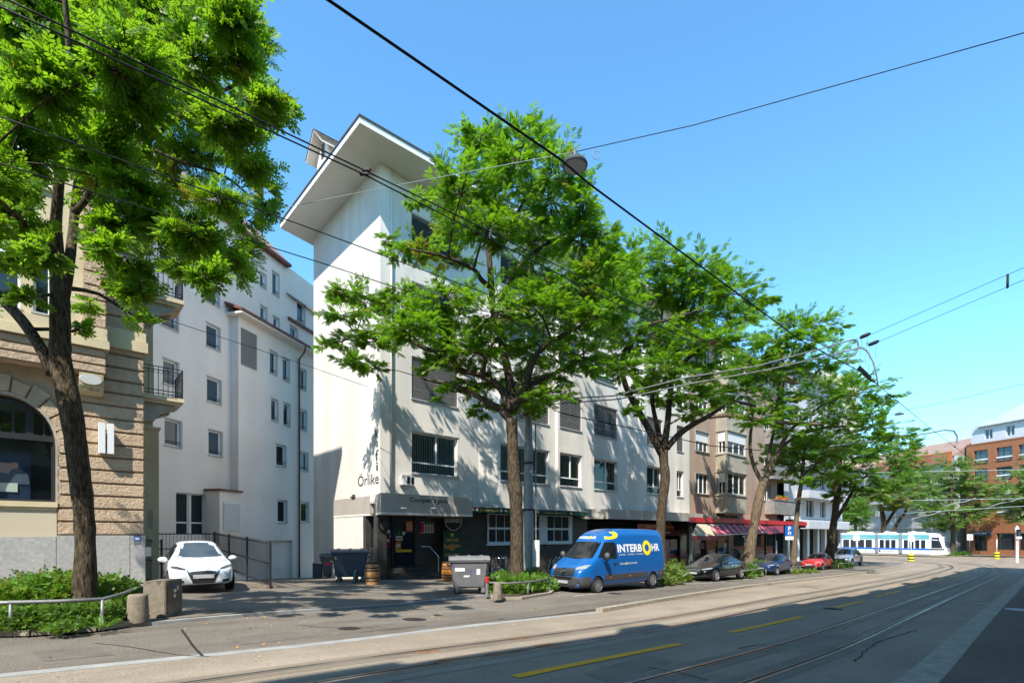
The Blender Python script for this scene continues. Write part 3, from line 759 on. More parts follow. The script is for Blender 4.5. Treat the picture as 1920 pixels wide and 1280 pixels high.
decal('notice', HB, 724, 1005, 731.5, 1019, .995, MT['dark_red'], door, [(.2, .3, .8, .6, O)])
decal('notice', HB, 726, 993, 731.5, 999, .995, MT['off_white'], door)
decal('notice', HB, 725, 1021, 731.5, 1025, .995, MT['red'], door)
decal('notice', HB, 745, 996, 751, 1001, 1.035, MT['flag_green'], door)
c = pick(HB, 757, 999, 1.03); mb = MB(); mb.lathe([(.09, 1.03), (.09, 1.036)], (c.x, 0, c.z), 18, 'y'); mb.build('round_sticker', MT['off_white'], door)
decal('notice_frame', HB, 788, 978, 813.5, 998.5, .97, MT['off_white'], HB, [(.0, .05, .26, .95, MT['sticker_magenta']), (.28, .78, .98, 1.0, MT['flag_green']), (.34, .1, .5, .7, MT['blind_grey']), (.56, .1, .7, .7, MT['blind_grey']), (.78, .1, .92, .7, MT['blind_grey'])])
decal('beam', HB, 724, 956, 786, 966, .9, MT['off_white'], HB)
# steps
st = MB(); x0s, x1s = hx(728, -.2), hx(850, .1)
zg = hz(760, 1098, -.4)
for k in range(4):
    top = ZD - k * (ZD - zg) / 4
    st.box(hx(726, .5) - .04 * k, hx(820 + 9 * k, .5), 1.0 - .02 - .36 * (k + 1) * 1.0 - .1, 1.0, zg - .6, top)
st.build('entrance_steps', MT['black_tile'], HB, bevel=.012)
hr = MB(); yy2 = .1
pts = [pick(HB, 788, 1024, .5), pick(HB, 806, 1024, .3), pick(HB, 822, 1043, .0), pick(HB, 822, 1082, .0)]
hr.tube(pts, .028, 8); hr.build('handrail', MT['chrome'], HB, smooth=True)
rl = MB(); a = pick_x(HB, 690, 1016, .05); b_ = pick(HB, 708, 1016, .3)
y_a, y_b = 1.85, .65
rl.tube([(.1, y_a, ZD + .95), (.1, y_b, ZD + .95)], .02)
for k in range(9): rl.tube([(.1, y_a + (y_b - y_a) * k / 8, ZD + .95), (.1, y_a + (y_b - y_a) * k / 8, ZD - .3)], .012, 6)
rl.build('side_railing', MT['chrome'], HB)
# pub canopy with fascia lettering
cz0, cz1 = hz(714, 963, -1.05), hz(714, 923, -1.05)
ca = pick(HB, 714.5, 923, -1.05); ce = pick(HB, 886, 934, -1.05)
k1 = pick_z(HB, 688, 935, cz1); k2 = pick_z(HB, 641, 938, cz1)
Kp = [(ca.x, -1.05), (ce.x, -1.05), (ce.x, 1.0), (-.02, 1.0), (-.02, k2.y), (k2.x, k2.y), (k1.x, k1.y)]
kb = MB(); kb.prism(Kp, cz0 + .09, cz1); can = kb.build('entrance_canopy', MT['canopy_metal'], HB)
kb = MB(); kb.prism(Kp, cz0, cz0 + .088); kb.build('canopy_soffit', MT['soffit_white'], can)
tb = MB(); a = pick(HB, 768, 944, -1.07); b_ = pick(HB, 840, 930.5, -1.07); z0 = pick(HB, 768, 942.5, -1.07).z
write(tb, 'Coopers', a.x, b_.x, z0, pick(HB, 768, 931, -1.07).z, -1.062)
m2 = frame_xz((k1.x, k1.y), (ca.x, -1.05)); tb.T = m2
a = pick(HB, 694.5, 946.5, M=m2); b_ = pick(HB, 707, 935, M=m2); write(tb, 'pub.', a.x, b_.x, a.z, pick(HB, 694.5, 936, M=m2).z, -.012)
m3 = frame_xz((k2.x, k2.y), (k1.x, k1.y)); tb.T = m3
a = pick(HB, 667, 949, M=m3); b_ = pick(HB, 680, 941, M=m3); write(tb, 'irish', a.x, b_.x, a.z, pick(HB, 667, 941.5, M=m3).z, -.012)
tb.build('canopy_lettering', MT['letter_green'], can)
fl = MB(); q = pick_z(HB, 669, 933, cz1); fl.box(q.x - .25, q.x + .2, q.y - .2, q.y + .2, cz1, cz1 + .07); fl.box(q.x - .18, q.x + .12, q.y - .15, q.y + .15, cz1 + .07, cz1 + .16); fl.build('flood_lamp', MT['plastic_grey'], can)
for px in (757, 813):
    s = MB(); q = pick_z(HB, px, 951.5, cz0); s.lathe([(.1, -.012), (.1, -.002)], (q.x, q.y, cz0), 14); s.build('spot_lamp', MT['sticker_white'], can)
# air conditioner vent on the wall
q = pick(HB, 751, 909, .0); q2 = pick(HB, 770, 892, .0); ac = MB(); ac.box(q.x, q2.x, -.22, .12, q.z, q2.z); o_ = ac.build('vent_box', MT['ac_grey'], HB, bevel=.012)
ac = MB()
for k in range(2): ac.box(q.x + .22 + k * .24, q.x + .36 + k * .24, -.225, -.2, q.z + .06, q2.z - .08)
ac.build('vent_slot', MT['dark_room'], o_)
# pub windows with white frames
zw0, zw1 = hz(915, 1018, .5), hz(915, 962, .5)
for xa_, xb_, nm in ((913, 960, 3), (985, 1011, 2), (1023, 1066, 3)):
    a, b = hx(xa_, .5), hx(xb_, .5)
    mwin = MB()
    for x0, x1, z0, z1 in [(a, b, zw0 - .02, zw0 + .08), (a, b, zw1 - .06, zw1), (a, a + .07, zw0, zw1), (b - .07, b, zw0, zw1), (a, b, (zw0 + zw1) / 2 - .06, (zw0 + zw1) / 2 + .06)]:
        mwin.box(x0, x1, .41 + .002 * (x1 - x0 > .3), .49, z0, z1)
    for k in range(1, nm): x = a + (b - a) * k / nm; mwin.box(x - .018, x + .018, .43, .49, zw0 + .08, zw1 - .06)
    wn = mwin.build('pub_window', MT['white_frame'], HB)
    p = MB(); p.box(a + .06, b - .06, .465, .48, zw0 + .05, zw1 - .03); p.build('pane', MT['glass'], wn)
    s = MB(); s.box(a - .06, b + .06, .33, .49, zw0 - .12, zw0 - .022); s.build('sill', MT['white_frame'], wn)
pm = MB(); pm.box(hx(1011, .5), hx(1023, .5), .4, .485, zw0 - .1, zw1); pm.box(hx(976, .5), hx(985, .5), .4, .485, zw0 - .1, zw1); pm.box(hx(1066, .5), hx(1071, .5), .4, .485, zw0 - .1, zw1); pm.build('window_post', MT['white_frame'], HB)
# green awning valance with lettering and little flags
a = pick(HB, 865, 959, -.5); b = pick(HB, 1100, 962, -.5); zA1 = pick(HB, 900, 951, -.5).z; zA0 = pick(HB, 900, 959.5, -.5).z
aw = MB(); aw.box(a.x, b.x, -.52, -.5, zA0, zA1); aw.add([(a.x, -.5, zA1), (b.x, -.5, zA1), (b.x, .48, ZE), (a.x, .48, ZE)], [(0, 1, 2, 3)]); awn = aw.build('green_awning', MT['green_awning'], HB)
aw = MB(); aw.box(a.x, b.x, -.55, -.49, zA1, zA1 + .05); aw.build('awning_bar', MT['grey_concrete'], awn)
hh = zA1 - zA0
tb = MB(); xx = lambda px: pick(HB, px, 955, -.53).x
write(tb, 'Coopers', xx(901), xx(935), zA0 + .18 * hh, zA0 + .72 * hh, -.526); write(tb, 'trad', xx(1020), xx(1044), zA0 + .22 * hh, zA0 + .68 * hh, -.526); write(tb, 'ipub', xx(1046), xx(1062), zA0 + .22 * hh, zA0 + .72 * hh, -.526)
tb.build('awning_lettering', MT['gold'], awn)
for px in (887, 948, 1009, 1071):
    f_ = MB(); x0 = xx(px - 2.5); x1 = xx(px + 2.5)
    for i in range(3): f_.mi = i; f_.box(x0 + (x1 - x0) * i / 3, x0 + (x1 - x0) * (i + 1) / 3, -.527, -.521, zA0 + .25 * hh, zA0 + .75 * hh)
    f_.build('flag_print', [MT['flag_green'], MT['off_white'], MT['flag_orange']], awn)
for px in (894.5, 940): s = MB(); s.lathe([(.07, -.526), (.07, -.521)], (xx(px), 0, zA0 + hh * .5), 14, 'y'); s.build('harp_print', MT['off_white'], awn)
# grey canopy of the shops
ga = pick(HB, 1100, 975, -.2); ya = -1.0
x1 = pick(HB, 1139, 975, ya).x; x2 = pick(HB, 1318, 968, ya).x; zz1 = pick(HB, 1139, 953.5, ya).z; zz0 = pick(HB, 1139, 972, ya).z
gp = [(ga.x, -.1), (x1, ya), (x2, ya), (x2, .6), (ga.x, .6)]
kb = MB(); kb.prism(gp, zz0, zz1); c2_ = kb.build('shop_canopy', MT['canopy_metal'], HB)
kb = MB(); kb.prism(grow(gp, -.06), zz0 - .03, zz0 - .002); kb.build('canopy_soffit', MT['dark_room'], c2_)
# shop front below it: dark, then hearing-aid shop
xs0 = hx(1101, .5); xs1 = hx(1298, .5); zsh = hz(1250, 1060, .5) - .6
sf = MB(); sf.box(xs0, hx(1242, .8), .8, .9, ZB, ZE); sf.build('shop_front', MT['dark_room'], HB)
sf = MB(); sf.box(hx(1276, .3), hx(1297, .3), .3, .8, ZB, ZE); sf.build('stone_pillar', MT['brown_stone_shop'], HB)
decal('shop_sign', HB, 1195, 981.5, 1262, 992, .25, MT['red'], HB)
tb = MB(); a = pick(HB, 1211, 989, .24); b = pick(HB, 1261, 984, .24); write(tb, 'amplifon', a.x, b.x, a.z - .06, a.z + .26, .243); tb.build('sign_lettering', MT['gold'], HB)
decal('shop_sign', HB, 1195, 992.5, 1276, 1003.5, .3, MT['dark_red'], HB)
tb = MB(); a = pick(HB, 1215, 1001, .29); b = pick(HB, 1257, 995, .29); write(tb, 'amplifon', a.x, b.x, a.z, a.z + .27, .293); tb.build('sign_lettering', MT['off_white'], HB)
decal('display_wall', HB, 1240, 1004, 1276, 1042, .62, MT['shop_white'], HB, [(.1, .3, .9, .34, MT['blind_grey']), (.1, .6, .9, .64, MT['blind_grey']), (.1, .0, .9, .1, MT['red'])])
decal('display_pane', HB, 1240, 1004, 1276, 1043, .45, MT['glass_clear'], HB)
decal('shop_plinth', HB, 1240, 1043, 1276, 1075, .5, MT['brown_stone_shop'], HB)
# signs on the stone wall
c = pick(HB, 850, 974.5, .36); r_ = pick(HB, 866, 974.5, .36).x - c.x
sg = thing('round_sign', 'round black brewery sign with a gold harp above white capitals on the stone wall', 'sign', mat_of(HB) @ Vector((c.x, .4, c.z)), AU)
mb = MB(); mb.lathe([(r_, -.05), (r_, .09)], (0, 0, 0), 32, 'y'); mb.build('sign_disc', MT['black_sign'], sg)
mb = MB()
for i in range(32):
    t0, t1 = 2 * math.pi * i / 32, 2 * math.pi * (i + 1) / 32
    mb.add([(rr * math.cos(t), -.056, rr * math.sin(t)) for t, rr in ((t0, r_ * .95), (t1, r_ * .95), (t1, r_), (t0, r_))], [(0, 1, 2, 3)])
mb.build('sign_rim', MT['off_white'], sg)
mb = MB(); write(mb, 'GUINNESS', -r_ * .8, r_ * .85, -.13, .08, -.056); mb.build('sign_lettering', MT['off_white'], sg)
mb = MB(); mb.yprism([(-.16, .36), (-.02, .4), (.06, .36), (.02, .18), (-.06, .12), (-.1, .2)], -.058, -.052); mb.build('harp_emblem', MT['gold'], sg)
a = pick(HB, 831.5, 995, .44); b = pick(HB, 864, 1046, .44)
sg = thing('pub_board', 'dark green pub board with gold lettering and a barrel emblem beside the entrance', 'sign', mat_of(HB) @ Vector(((a.x + b.x) / 2, .49, b.z)), AU)
w_, h_ = (b.x - a.x) / 2, a.z - b.z
mb = MB(); mb.box(-w_, w_, -.05, 0, 0, h_); mb.build('board', MT['green_sign'], sg)
mb = MB(); write(mb, 'IRISH PUB', -w_ * .72, w_ * .72, h_ * .62, h_ * .73, -.055); write(mb, 'Food', -w_ * .93, -w_ * .35, h_ * .36, h_ * .54, -.055); write(mb, 'Music', w_ * .36, w_ * .93, h_ * .4, h_ * .54, -.055); write(mb, 'MUSIC & SPORTS', -w_ * .85, w_ * .85, h_ * .1, h_ * .19, -.055)
mb.build('board_lettering', MT['gold'], sg)
mb = MB(); mb.yprism([(-.14, h_ * .3), (.14, h_ * .3), (.18, h_ * .4), (.14, h_ * .52), (.05, h_ * .52), (.03, h_ * .58), (-.03, h_ * .58), (-.05, h_ * .52), (-.14, h_ * .52), (-.18, h_ * .4)], -.056, -.052); mb.build('barrel_emblem', MT['barrel_orange'], sg)
mb = MB(); mb.lathe([(.1, -.056), (.1, -.051)], (0, 0, h_ * .86), 14, 'y'); mb.lathe([(.05, -.06), (.05, -.052)], (0, 0, h_ * .86), 12, 'y'); mb.build('crest_emblem', MT['gold'], sg)
mb = MB(); q = pick(HB, 720, 984, .15); sgd = thing('disc_sign', 'dark round sign hanging on the pillar beside the pub door', 'sign', mat_of(HB) @ Vector((q.x, .19, q.z)), AU)
mb.lathe([(.3, -.05), (.3, 0)], (0, 0, 0), 24, 'y'); mb.build('sign_disc', MT['black_sign'], sgd); mb = MB(); mb.lathe([(.2, -.054), (.2, -.051)], (0, 0, 0), 24, 'y'); mb.build('sign_face', MT['plastic_grey'], sgd)

# ================================================================ brown corner building on the left
BV = 21.2
pb = on_v(268, 1000, BV); ub_, _ = uv(pb.x, pb.y)
BB = thing('bank_building', 'brown rusticated stone building with a big arched window and an iron balcony', 'building', W(ub_, BV, gz(ub_, BV) + .1), AU)
def bp(px, py, y=0.0): return pick(BB, px, py, y)
XL = -24; BT = 17.4
zpl = bp(240, 1003).z
xr0 = bp(108, 900).x; xbay = bp(197, 700, -.55).x; zbay = bp(190, 702, -.55).z
wx0, wx1 = bp(-110, 900).x, bp(104, 900).x; wxc = (wx0 + wx1) / 2; wr = (wx1 - wx0) / 2
zw0, zsp = bp(100, 941).z, bp(104, 835).z; zwt = bp(8, 738).z; ry_ = zwt - zsp
core = MB()
# core wall with the arched opening
core.box(XL, wx0, 0, .5, -1, BT); core.box(wx1, 0, 0, .5, -1, BT)
n = 20; arc = [(wxc + wr * math.cos(math.pi * i / n), zsp + ry_ * math.sin(math.pi * i / n)) for i in range(n + 1)]
for a, b in zip(arc, arc[1:]):
    core.add([(a[0], 0, a[1]), (b[0], 0, b[1]), (b[0], 0, BT), (a[0], 0, BT), (a[0], .4, a[1]), (b[0], .4, b[1])], [(0, 1, 2, 3), (0, 4, 5, 1)])
core.quad((wx1, 0, zw0), (wx1, .4, zw0), (wx1, .4, zsp), (wx1, 0, zsp)); core.quad((wx0, 0, zw0), (wx0, .4, zw0), (wx0, .4, zsp), (wx0, 0, zsp))
core.build('wall', MT['brown_stone'], BB)
# rusticated courses right of the window
ru = MB(); ch = (bp(230, 700).z - bp(230, 1003).z) / 12.6
k = 0; z = zpl
while z < BT - .5:
    x0 = xr0 if z < zbay - .3 else bp(197, 600, -.05).x
    h = ch * random.uniform(.97, 1.03)
    cuts = [x0, x0 + (0 - x0) * (.42 if k % 2 else .55), 0.03] if k % 3 else [x0, .03]
    ru.box(x0, .03, -.09, -.002, z + .025, z + h - .012); z += h; k += 1
ru.build('rusticated_courses', MT['brown_stone'], BB, bevel=.03)
# voussoirs of the arch
vo = MB()
for i in range(0, 11):
    t0, t1 = math.pi * (i + .04) / 11, math.pi * (i + .96) / 11
    ra, rb2 = 1.06, 1.42 if i % 2 else 1.34
    q = [(wxc + wr * r * math.cos(t), zsp + ry_ * r * math.sin(t)) for r, t in ((ra, t0), (rb2, t0), (rb2, t1), (ra, t1))]
    vo.yprism(q, -.1, -.003)
vo.build('arch_stones', MT['brown_stone'], BB, bevel=.02)
su = MB()
for a, b in zip(arc, arc[1:]):
    q = lambda p, r: (wxc + (p[0] - wxc) * r, zsp + (p[1] - zsp) * r)
    a1, b1 = q(a, 1.055), q(b, 1.055)
    su.yprism([a, a1, b1, b], -.06, .1)
su.box(wx1, wx1 + .16, -.06, .1, zw0, zsp); su.box(wx0 - .1, wx0 - .003, -.06, .1, zw0, zsp)
su.build('window_surround', MT['tan_stone'], BB)
# arched window
fr = MB(); yf = .25
for a, b in zip(arc, arc[1:]):
    q = lambda p, r: (wxc + (p[0] - wxc) * r, zsp + (p[1] - zsp) * r)
    fr.yprism([q(a, .955), a, b, q(b, .955)], yf, yf + .1)
ztr = bp(60, 818).z
fr.box(wx0, wx1, yf - .01, yf + .1, ztr - .08, ztr + .1); fr.box(wx1 - .1, wx1, yf, yf + .1, zw0, zsp); fr.box(wx0, wx0 + .1, yf, yf + .1, zw0, zsp); fr.box(wx0, wx1, yf - .005, yf + .1, zw0, zw0 + .07)
for fx, wd in ((-.5, .05), (-.1, .06), (.2, .03), (.5, .09), (.78, .03)):
    zt = zsp + ry_ * math.sqrt(1 - fx * fx) - .02; x = wxc + fx * wr; fr.box(x - wd, x + wd, yf - .004, yf + .1, ztr, zt)
fr.box(wx0 + .2, wx1 - .15, yf - .002, yf + .1, ztr + .75, ztr + .8)
aw_ = fr.build('arched_window', MT['dark_frame'], BB)
pn = MB(); pn.add([(a[0], yf + .06, a[1]) for a in arc] + [(wx0, yf + .06, zw0), (wx1, yf + .06, zw0)], [tuple(range(n + 3))[::-1]]); pn.build('pane', MT['glass_clear'], aw_, recalc=False)
pn = MB(); pn.box(wx0 - .3, wx1 + .3, 1.6, 1.65, zw0 - .3, zwt + .3); pn.box(wx0 - .3, wx1 + .3, .42, 1.6, zw0 - .32, zw0 - .3); pn.build('room_wall', MT['plastic_grey'], aw_)
ps = MB(); a = bp(-40, 845, .7); b = bp(57, 938, .7); ps.box(a.x, b.x, .7, .74, b.z, a.z); pst = ps.build('poster', MT['poster_navy'], aw_)
ps = MB(); a = bp(-20, 865, .69); b = bp(34, 900, .69); ps.box(a.x, b.x, .69, .7, b.z, a.z); ps.build('poster_picture', MT['poster_pink'], pst)
ps = MB(); c = bp(24, 873, .68)
ps.yprism([(c.x - .22, c.z - .55), (c.x + .38, c.z - .55), (c.x + .33, c.z - .2), (c.x + .17, c.z - .07), (c.x - .02, c.z - .1), (c.x - .1, c.z - .25), (c.x - .35, c.z - .2), (c.x - .38, c.z - .28)], .68, .688); ps.build('poster_figure', MT['poster_figure'], pst)
ps = MB(); ps.lathe([(.09, .675), (.09, .687)], (c.x + .04, 0, c.z + .03), 14, 'y'); ps.build('poster_face', MT['skin'], pst)
ps = MB(); a = bp(-20, 903, .67); b = bp(33, 922, .67); ps.box(a.x, b.x, .67, .68, b.z, a.z); ps.build('poster_caption', MT['off_white'], pst)
si = MB(); si.box(wx0 - .2, wx1 + .05, -.12, .3, zw0 - .16, zw0 - .002); si.box(wx0 - .2, wx1 + .03, -.07, -.002, zw0 - .26, zw0 - .163); si.build('window_sill', MT['cream_stone'], BB)
bpn = MB(); bpn.box(XL, xr0 - .02, -.04, -.002, bp(50, 1006).z, zw0 - .263); bpn.build('wall_panel', MT['beige_panel'], BB)
pg = MB(); pg.box(XL, xr0 - .03, -.07, -.003, -1, bp(50, 1006).z - .004); pg.box(xr0 - .024, bp(243, 1050).x, -.12, -.003, -1, zpl); pg.box(bp(243.5, 1050).x, .06, -.125, .2, -1, zpl - .003); pg.build('granite_plinth', MT['granite'], BB, bevel=.012)
# projecting bay over the ground floor
bx0 = XL
by = MB()
zst = bp(200, 640, -.55).z
by.box(bx0, xbay, -.55, -.1, zbay, zst - .3)
z = zbay + .02
bay = by.build('oriel', MT['brown_stone'], BB)
by = MB(); nb = 3; hh_ = (zst - .3 - zbay) / nb
for k in range(nb): by.box(bx0, xbay + .025, -.61, -.552, zbay + k * hh_ + .02, zbay + (k + 1) * hh_ - .012)
by.build('oriel_courses', MT['brown_stone'], bay, bevel=.025)
by = MB(); by.box(bx0, xbay + .1, -.72, -.1, zst - .3, zst - .03); by.box(bx0, xbay + .05, -.66, -.1, zst - .02, zst + .35); by.build('string_course', MT['cream_stone'], bay)
by = MB(); zup = zst + .36
wlist = []
for pa, pb2 in ((-55, 38), (62, 95)):
    for zz in (zst + .45, zst + 4.2): wlist.append((bp(pa, 500, -.55).x - bx0, bp(pb2, 500, -.55).x - bx0, zz, zz + 2.4))
by2 = MB(); wall(by2, frame_xz((bx0, -.55), (xbay, -.55)), xbay - bx0, zup, BT, wlist, .25); wall(by2, frame_xz((xbay, -.55), (xbay, -.1)), .45, zup, BT); by2.build('oriel_wall', MT['cream_stone'], bay)
ob = MB(); z = zup; x0 = bp(155, 500, -.6).x
while z < BT: ob.box(x0, xbay + .03, -.63, -.552, z + .02, z + ch - .012); z += ch
ob.build('oriel_pier', MT['brown_stone'], bay, bevel=.025)
for a_, b_, c_, d_ in wlist: window(BB, frame_xz((bx0, -.55), (xbay, -.55)), a_, b_, c_, d_, inset=.15, mull=(.5,) if b_ - a_ > 1 else (), trans=(.68,), frame=MT['white_frame'], sill=.08)
z2 = bp(235, 640, -.1).z
sc2 = MB(); sc2.box(xbay + .03, .12, -.2, .3, z2 - .28, z2 + .06); sc2.box(xbay + .03, .07, -.15, .25, z2 + .065, z2 + .38); sc2.build('string_course', MT['cream_stone'], BB)
# console with an oval lamp under the bay
cx = bp(171, 715, -.3).x; zc = bp(171, 738, -.35).z
cs = MB(); cs.xprism([(-.1, zc - .02), (-.3, zc), (-.52, zbay - .42), (-.6, zbay - .02), (-.1, zbay - .02)], cx - .3, cx + .3); cn = cs.build('console', MT['cream_stone'], BB, bevel=.015)
cs = MB()
for k in range(3): cs.box(cx - .2 + k * .16, cx - .12 + k * .16, -.48, -.36, zc + .08, zc + .3)
cs.build('console_teeth', MT['tan_stone'], cn)
cs = MB(); cs.lathe([(.02, -.02), (.34, -.02), (.36, .02), (.3, .09), (.02, .1)], (0, 0, 0), 24, 'y')
cs.v = [(x * .78 + cx - .02, y - .6, z_ * .46 + bp(170, 711, -.6).z) for x, y, z_ in cs.v]; cs.build('oval_lamp', MT['lamp_grey'], cn, smooth='auto')
# side balconies on the right flank
def balcony(zf, rail=True):
    a = bp(265, 740).x
    sl_ = MB(); sl_.box(.0, 1.25, .35, 1.9, zf - .14, zf); sl_.box(.03, 1.15, .42, 1.8, zf - .24, zf - .143); b0 = sl_.build('balcony', MT['cream_stone'], BB)
    for yk in (.55, 1.45):
        cc = MB(); cc.yprism([(0.02, zf - .25), (1.0, zf - .25), (.95, zf - .42), (.55, zf - .6), (.4, zf - .85), (.02, zf - .9)], yk, yk + .25); cc.build('balcony_console', MT['tan_stone'], b0, bevel=.01)
    if rail:
        r = MB()
        for p0, p1 in (((.05, .4), (1.2, .4)), ((1.2, .4), (1.2, 1.85))):
            for h in (.08, .2, .9, 1.02): r.tube([(p0[0], p0[1], zf + h), (p1[0], p1[1], zf + h)], .016, 6)
            for k in range(9):
                t = k / 8; x, y = p0[0] + (p1[0] - p0[0]) * t, p0[1] + (p1[1] - p0[1]) * t
                r.tube([(x, y, zf), (x, y, zf + 1.02)], .011 if k % 8 else .02, 6)
                if k < 8:
                    cx_, cy_ = p0[0] + (p1[0] - p0[0]) * (t + 1 / 16), p0[1] + (p1[1] - p0[1]) * (t + 1 / 16)
                    dx, dy = (p1[0] - p0[0]) / 16, (p1[1] - p0[1]) / 16
                    r.tube([(cx_ + dx * math.cos(q), cy_ + dy * math.cos(q), zf + .9 - abs(dx + dy) * 1.6 * math.sin(q)) for q in [math.pi * j / 8 for j in range(9)]], .008, 5)
        r.build('railing', MT['iron'], b0)
    return b0
balcony(bp(268, 737, .4).z)
balcony(bp(268, 545, .4).z)
# cream rear wing with annex
rw = MB(); xr_ = pick(BB, 287, 800, 3.2).x
rw.box(-3, xr_, 3.2, 9, -1.5, 11.5); rw.build('rear_wing', MT['cream_stone'], BB)
ax = MB(); xa2 = pick(BB, 298, 800, 3.0).x; za2 = pick(BB, 290, 805, 3.0).z; ax.box(-1, xa2, 3.0, 8, -1.5, za2); ax.box(-1, xa2 + .05, 2.95, 8, za2 + .002, za2 + .1); ax.build('annex', MT['cream_stone'], BB)
ax = MB(); q = pick(BB, 279, 955, 2.99); q2 = pick(BB, 287, 991, 2.99); ax.box(q.x, q2.x, 2.985, 2.998, q2.z, q.z); ax.build('vent_slot', MT['tan_stone'], BB)
M_ = frame_xz((-3, 3.2), (xr_, 3.2)); q = pick(BB, 268, 868, M=M_); q2 = pick(BB, 284, 790, M=M_)
mb = MB(); mb.T = M_; mb.box(q.x, q2.x - .3, -.06, -.003, q.z, q2.z); mb.build('shutter_window', MT['white_frame'], BB)
rf = MB(); rf.box(XL, .4, -.9, 3.2, BT, BT + .4); rf.box(-3.1, xr_ + .15, 3.0, 9.1, 11.502, 11.8); rf.build('cornice', MT['cream_stone'], BB)
# house number plates and the folded white sign
decal('number_plate', BB, 251.5, 1004.5, 264, 1013.5, -.135, MT['sign_blue'], BB, [(.15, .25, .85, .75, MT['off_white'])])
decal('doorbell_plate', BB, 251.5, 1013.8, 263.5, 1020, -.135, MT['galvanised'], BB)
q = bp(191, 793, -.3); q2 = bp(206, 851, -.3)
ws = thing('wall_sign', 'narrow white double panel sign standing out from the brown stone wall', 'sign', mat_of(BB) @ Vector(((q.x + q2.x) / 2, -.1, q2.z)), AU)
h_ = q.z - q2.z
for k, (x, ang) in enumerate(((-.1, .0), (.12, .0))):
    mb = MB(); mb.box(x - .085, x + .085, -.3, -.26, 0, h_); mb.box(x - .085, x - .06, -.26, -.02, .0, h_); mb.build('panel', MT['sticker_white'], ws, bevel=.006)
mb = MB(); mb.box(-.15, .15, -.03, .0, .08, .14); mb.box(-.03, .03, -.26, .0, h_ * .6, h_ * .64); mb.box(-.03, .03, -.26, .0, .1, .14); mb.build('bracket', MT['galvanised'], ws)
# ================================================================ white house at the back of the alley
AR = math.atan2(.9707, .2402)
pr = atY(268, 1000, 23.2)
RB = thing('rear_house', 'white rendered house at the end of the driveway with a copper edged stair annex', 'building', (pr.x, pr.y, gz(*uv(pr.x, pr.y))), AR)
def rp_(px, py, y=0.0): return pick(RB, px, py, y)
Lr = rp_(600, 900).x + 4
ztop = rp_(502, 471).z
ya = -.55
xa0 = rp_(447, 700, ya).x; xa1 = rp_(588, 700, ya).x + 2
za_t = rp_(447, 592, ya).z
main_w = [(302.7, 332.5, 562, 609), (306, 333, 671, 718), (308.5, 338.5, 783.5, 833.5), (386.7, 411, 604, 648), (388, 413, 705, 751), (391, 415, 804.7, 852), (384, 410, 524, 562), (300, 328, 455, 502),
          (488, 499, 571, 602), (512.5, 522.5, 592, 619), (487.5, 497.5, 509, 535), (510.5, 522, 507, 549), (543.5, 557, 609, 642), (557, 571, 562, 600)]
ann_w = [(506, 518, 656, 698), (530, 541.5, 669, 711), (508.5, 520, 746, 787), (531.5, 543, 754, 796), (518, 535, 832, 872), (520.5, 537, 937, 979), (559, 573, 688, 727), (560.5, 574, 766, 804), (562, 576.5, 846, 881), (564, 578, 941, 978)]
op = []; opA = []
for x0, x1, y0, y1 in main_w:
    a = rp_(x0, y0); b = rp_(x0, y1); c = rp_(x1, y0); op.append((a.x, c.x, b.z, a.z))
for x0, x1, y0, y1 in ann_w:
    a = rp_(x0, y0, ya); b = rp_(x0, y1, ya); c = rp_(x1, y0, ya); opA.append((a.x, c.x, b.z, a.z))
fw_ = (rp_(330, 922).x, rp_(386, 922).x, rp_(330, 1003).z, rp_(330, 922).z)
zb = -3.4
mb = MB(); I = Matrix.Identity(4)
wall(mb, I, Lr, zb, ztop, op + [fw_], .22, s0=-9); mb.box(-9, Lr, 8, 8.2, zb, ztop)
mb.quad((-9, 0, zb), (-9, 8, zb), (-9, 8, ztop), (-9, 0, ztop)); mb.build('wall', MT['rear_stucco'], RB)
gx0, gx1 = rp_(511, 1050, ya).x, rp_(549, 1050, ya).x; gz1 = rp_(513, 1013, ya).z
mb = MB(); M_ = Matrix.Translation((xa0, ya, 0))
wall(mb, M_, xa1 - xa0, zb, za_t, [(a - xa0, b - xa0, c, d) for a, b, c, d in opA] + [(gx0 - xa0, gx1 - xa0, zb, gz1)], .2)
mb.quad((xa0, ya, zb), (xa0, -.002, zb), (xa0, -.002, za_t), (xa0, ya, za_t)); mb.quad((gx0, ya + .2, zb), (gx1, ya + .2, zb), (gx1, ya + .2, gz1), (gx0, ya + .2, gz1))
an = mb.build('stair_annex', MT['rear_stucco'], RB)
for a, b, c, d in op: window(RB, I, a + .004, b - .004, c + .004, d - .004, inset=.1, fw=.085, mull=(.48,) if b - a > 1.05 else (), sill=.05, bar=d - c < 2.2 and c > 3, pane=MT['glass_sky'], blind='roller' if (c > 7 and a > 12) else None, extra=random.choice((.5, .75)))
for a, b, c, d in opA: window(RB, Matrix.Translation((0, ya, 0)), a + .004, b - .004, c + .004, d - .004, inset=.09, fw=.08, mull=(.5,) if b - a > .9 else (), sill=.05, bar=c > 3.5)
a, b, c, d = fw_
window(RB, I, a + .004, (a + b) / 2 - .06, c, d - .004, mull=(), trans=(.3,)); window(RB, I, (a + b) / 2 + .06, b - .004, c, d - .004, mull=(), trans=(.3,))
mb = MB(); mb.box((a + b) / 2 - .058, (a + b) / 2 + .058, .1, .21, c, d); mb.build('window_post', MT['white_frame'], RB)
# stone surrounds
for lst, yy_ in ((op, 0), (opA, ya)):
    for a, b, c, d in lst:
        mb = MB(); mb.T = Matrix.Translation((0, yy_, 0)); mb.box(b + .002, b + .1, -.02, -.001, c - .05, d + .06); mb.box(a - .06, b, -.02, -.001, d + .002, d + .06); mb.build('window_surround', MT['sill'], RB)
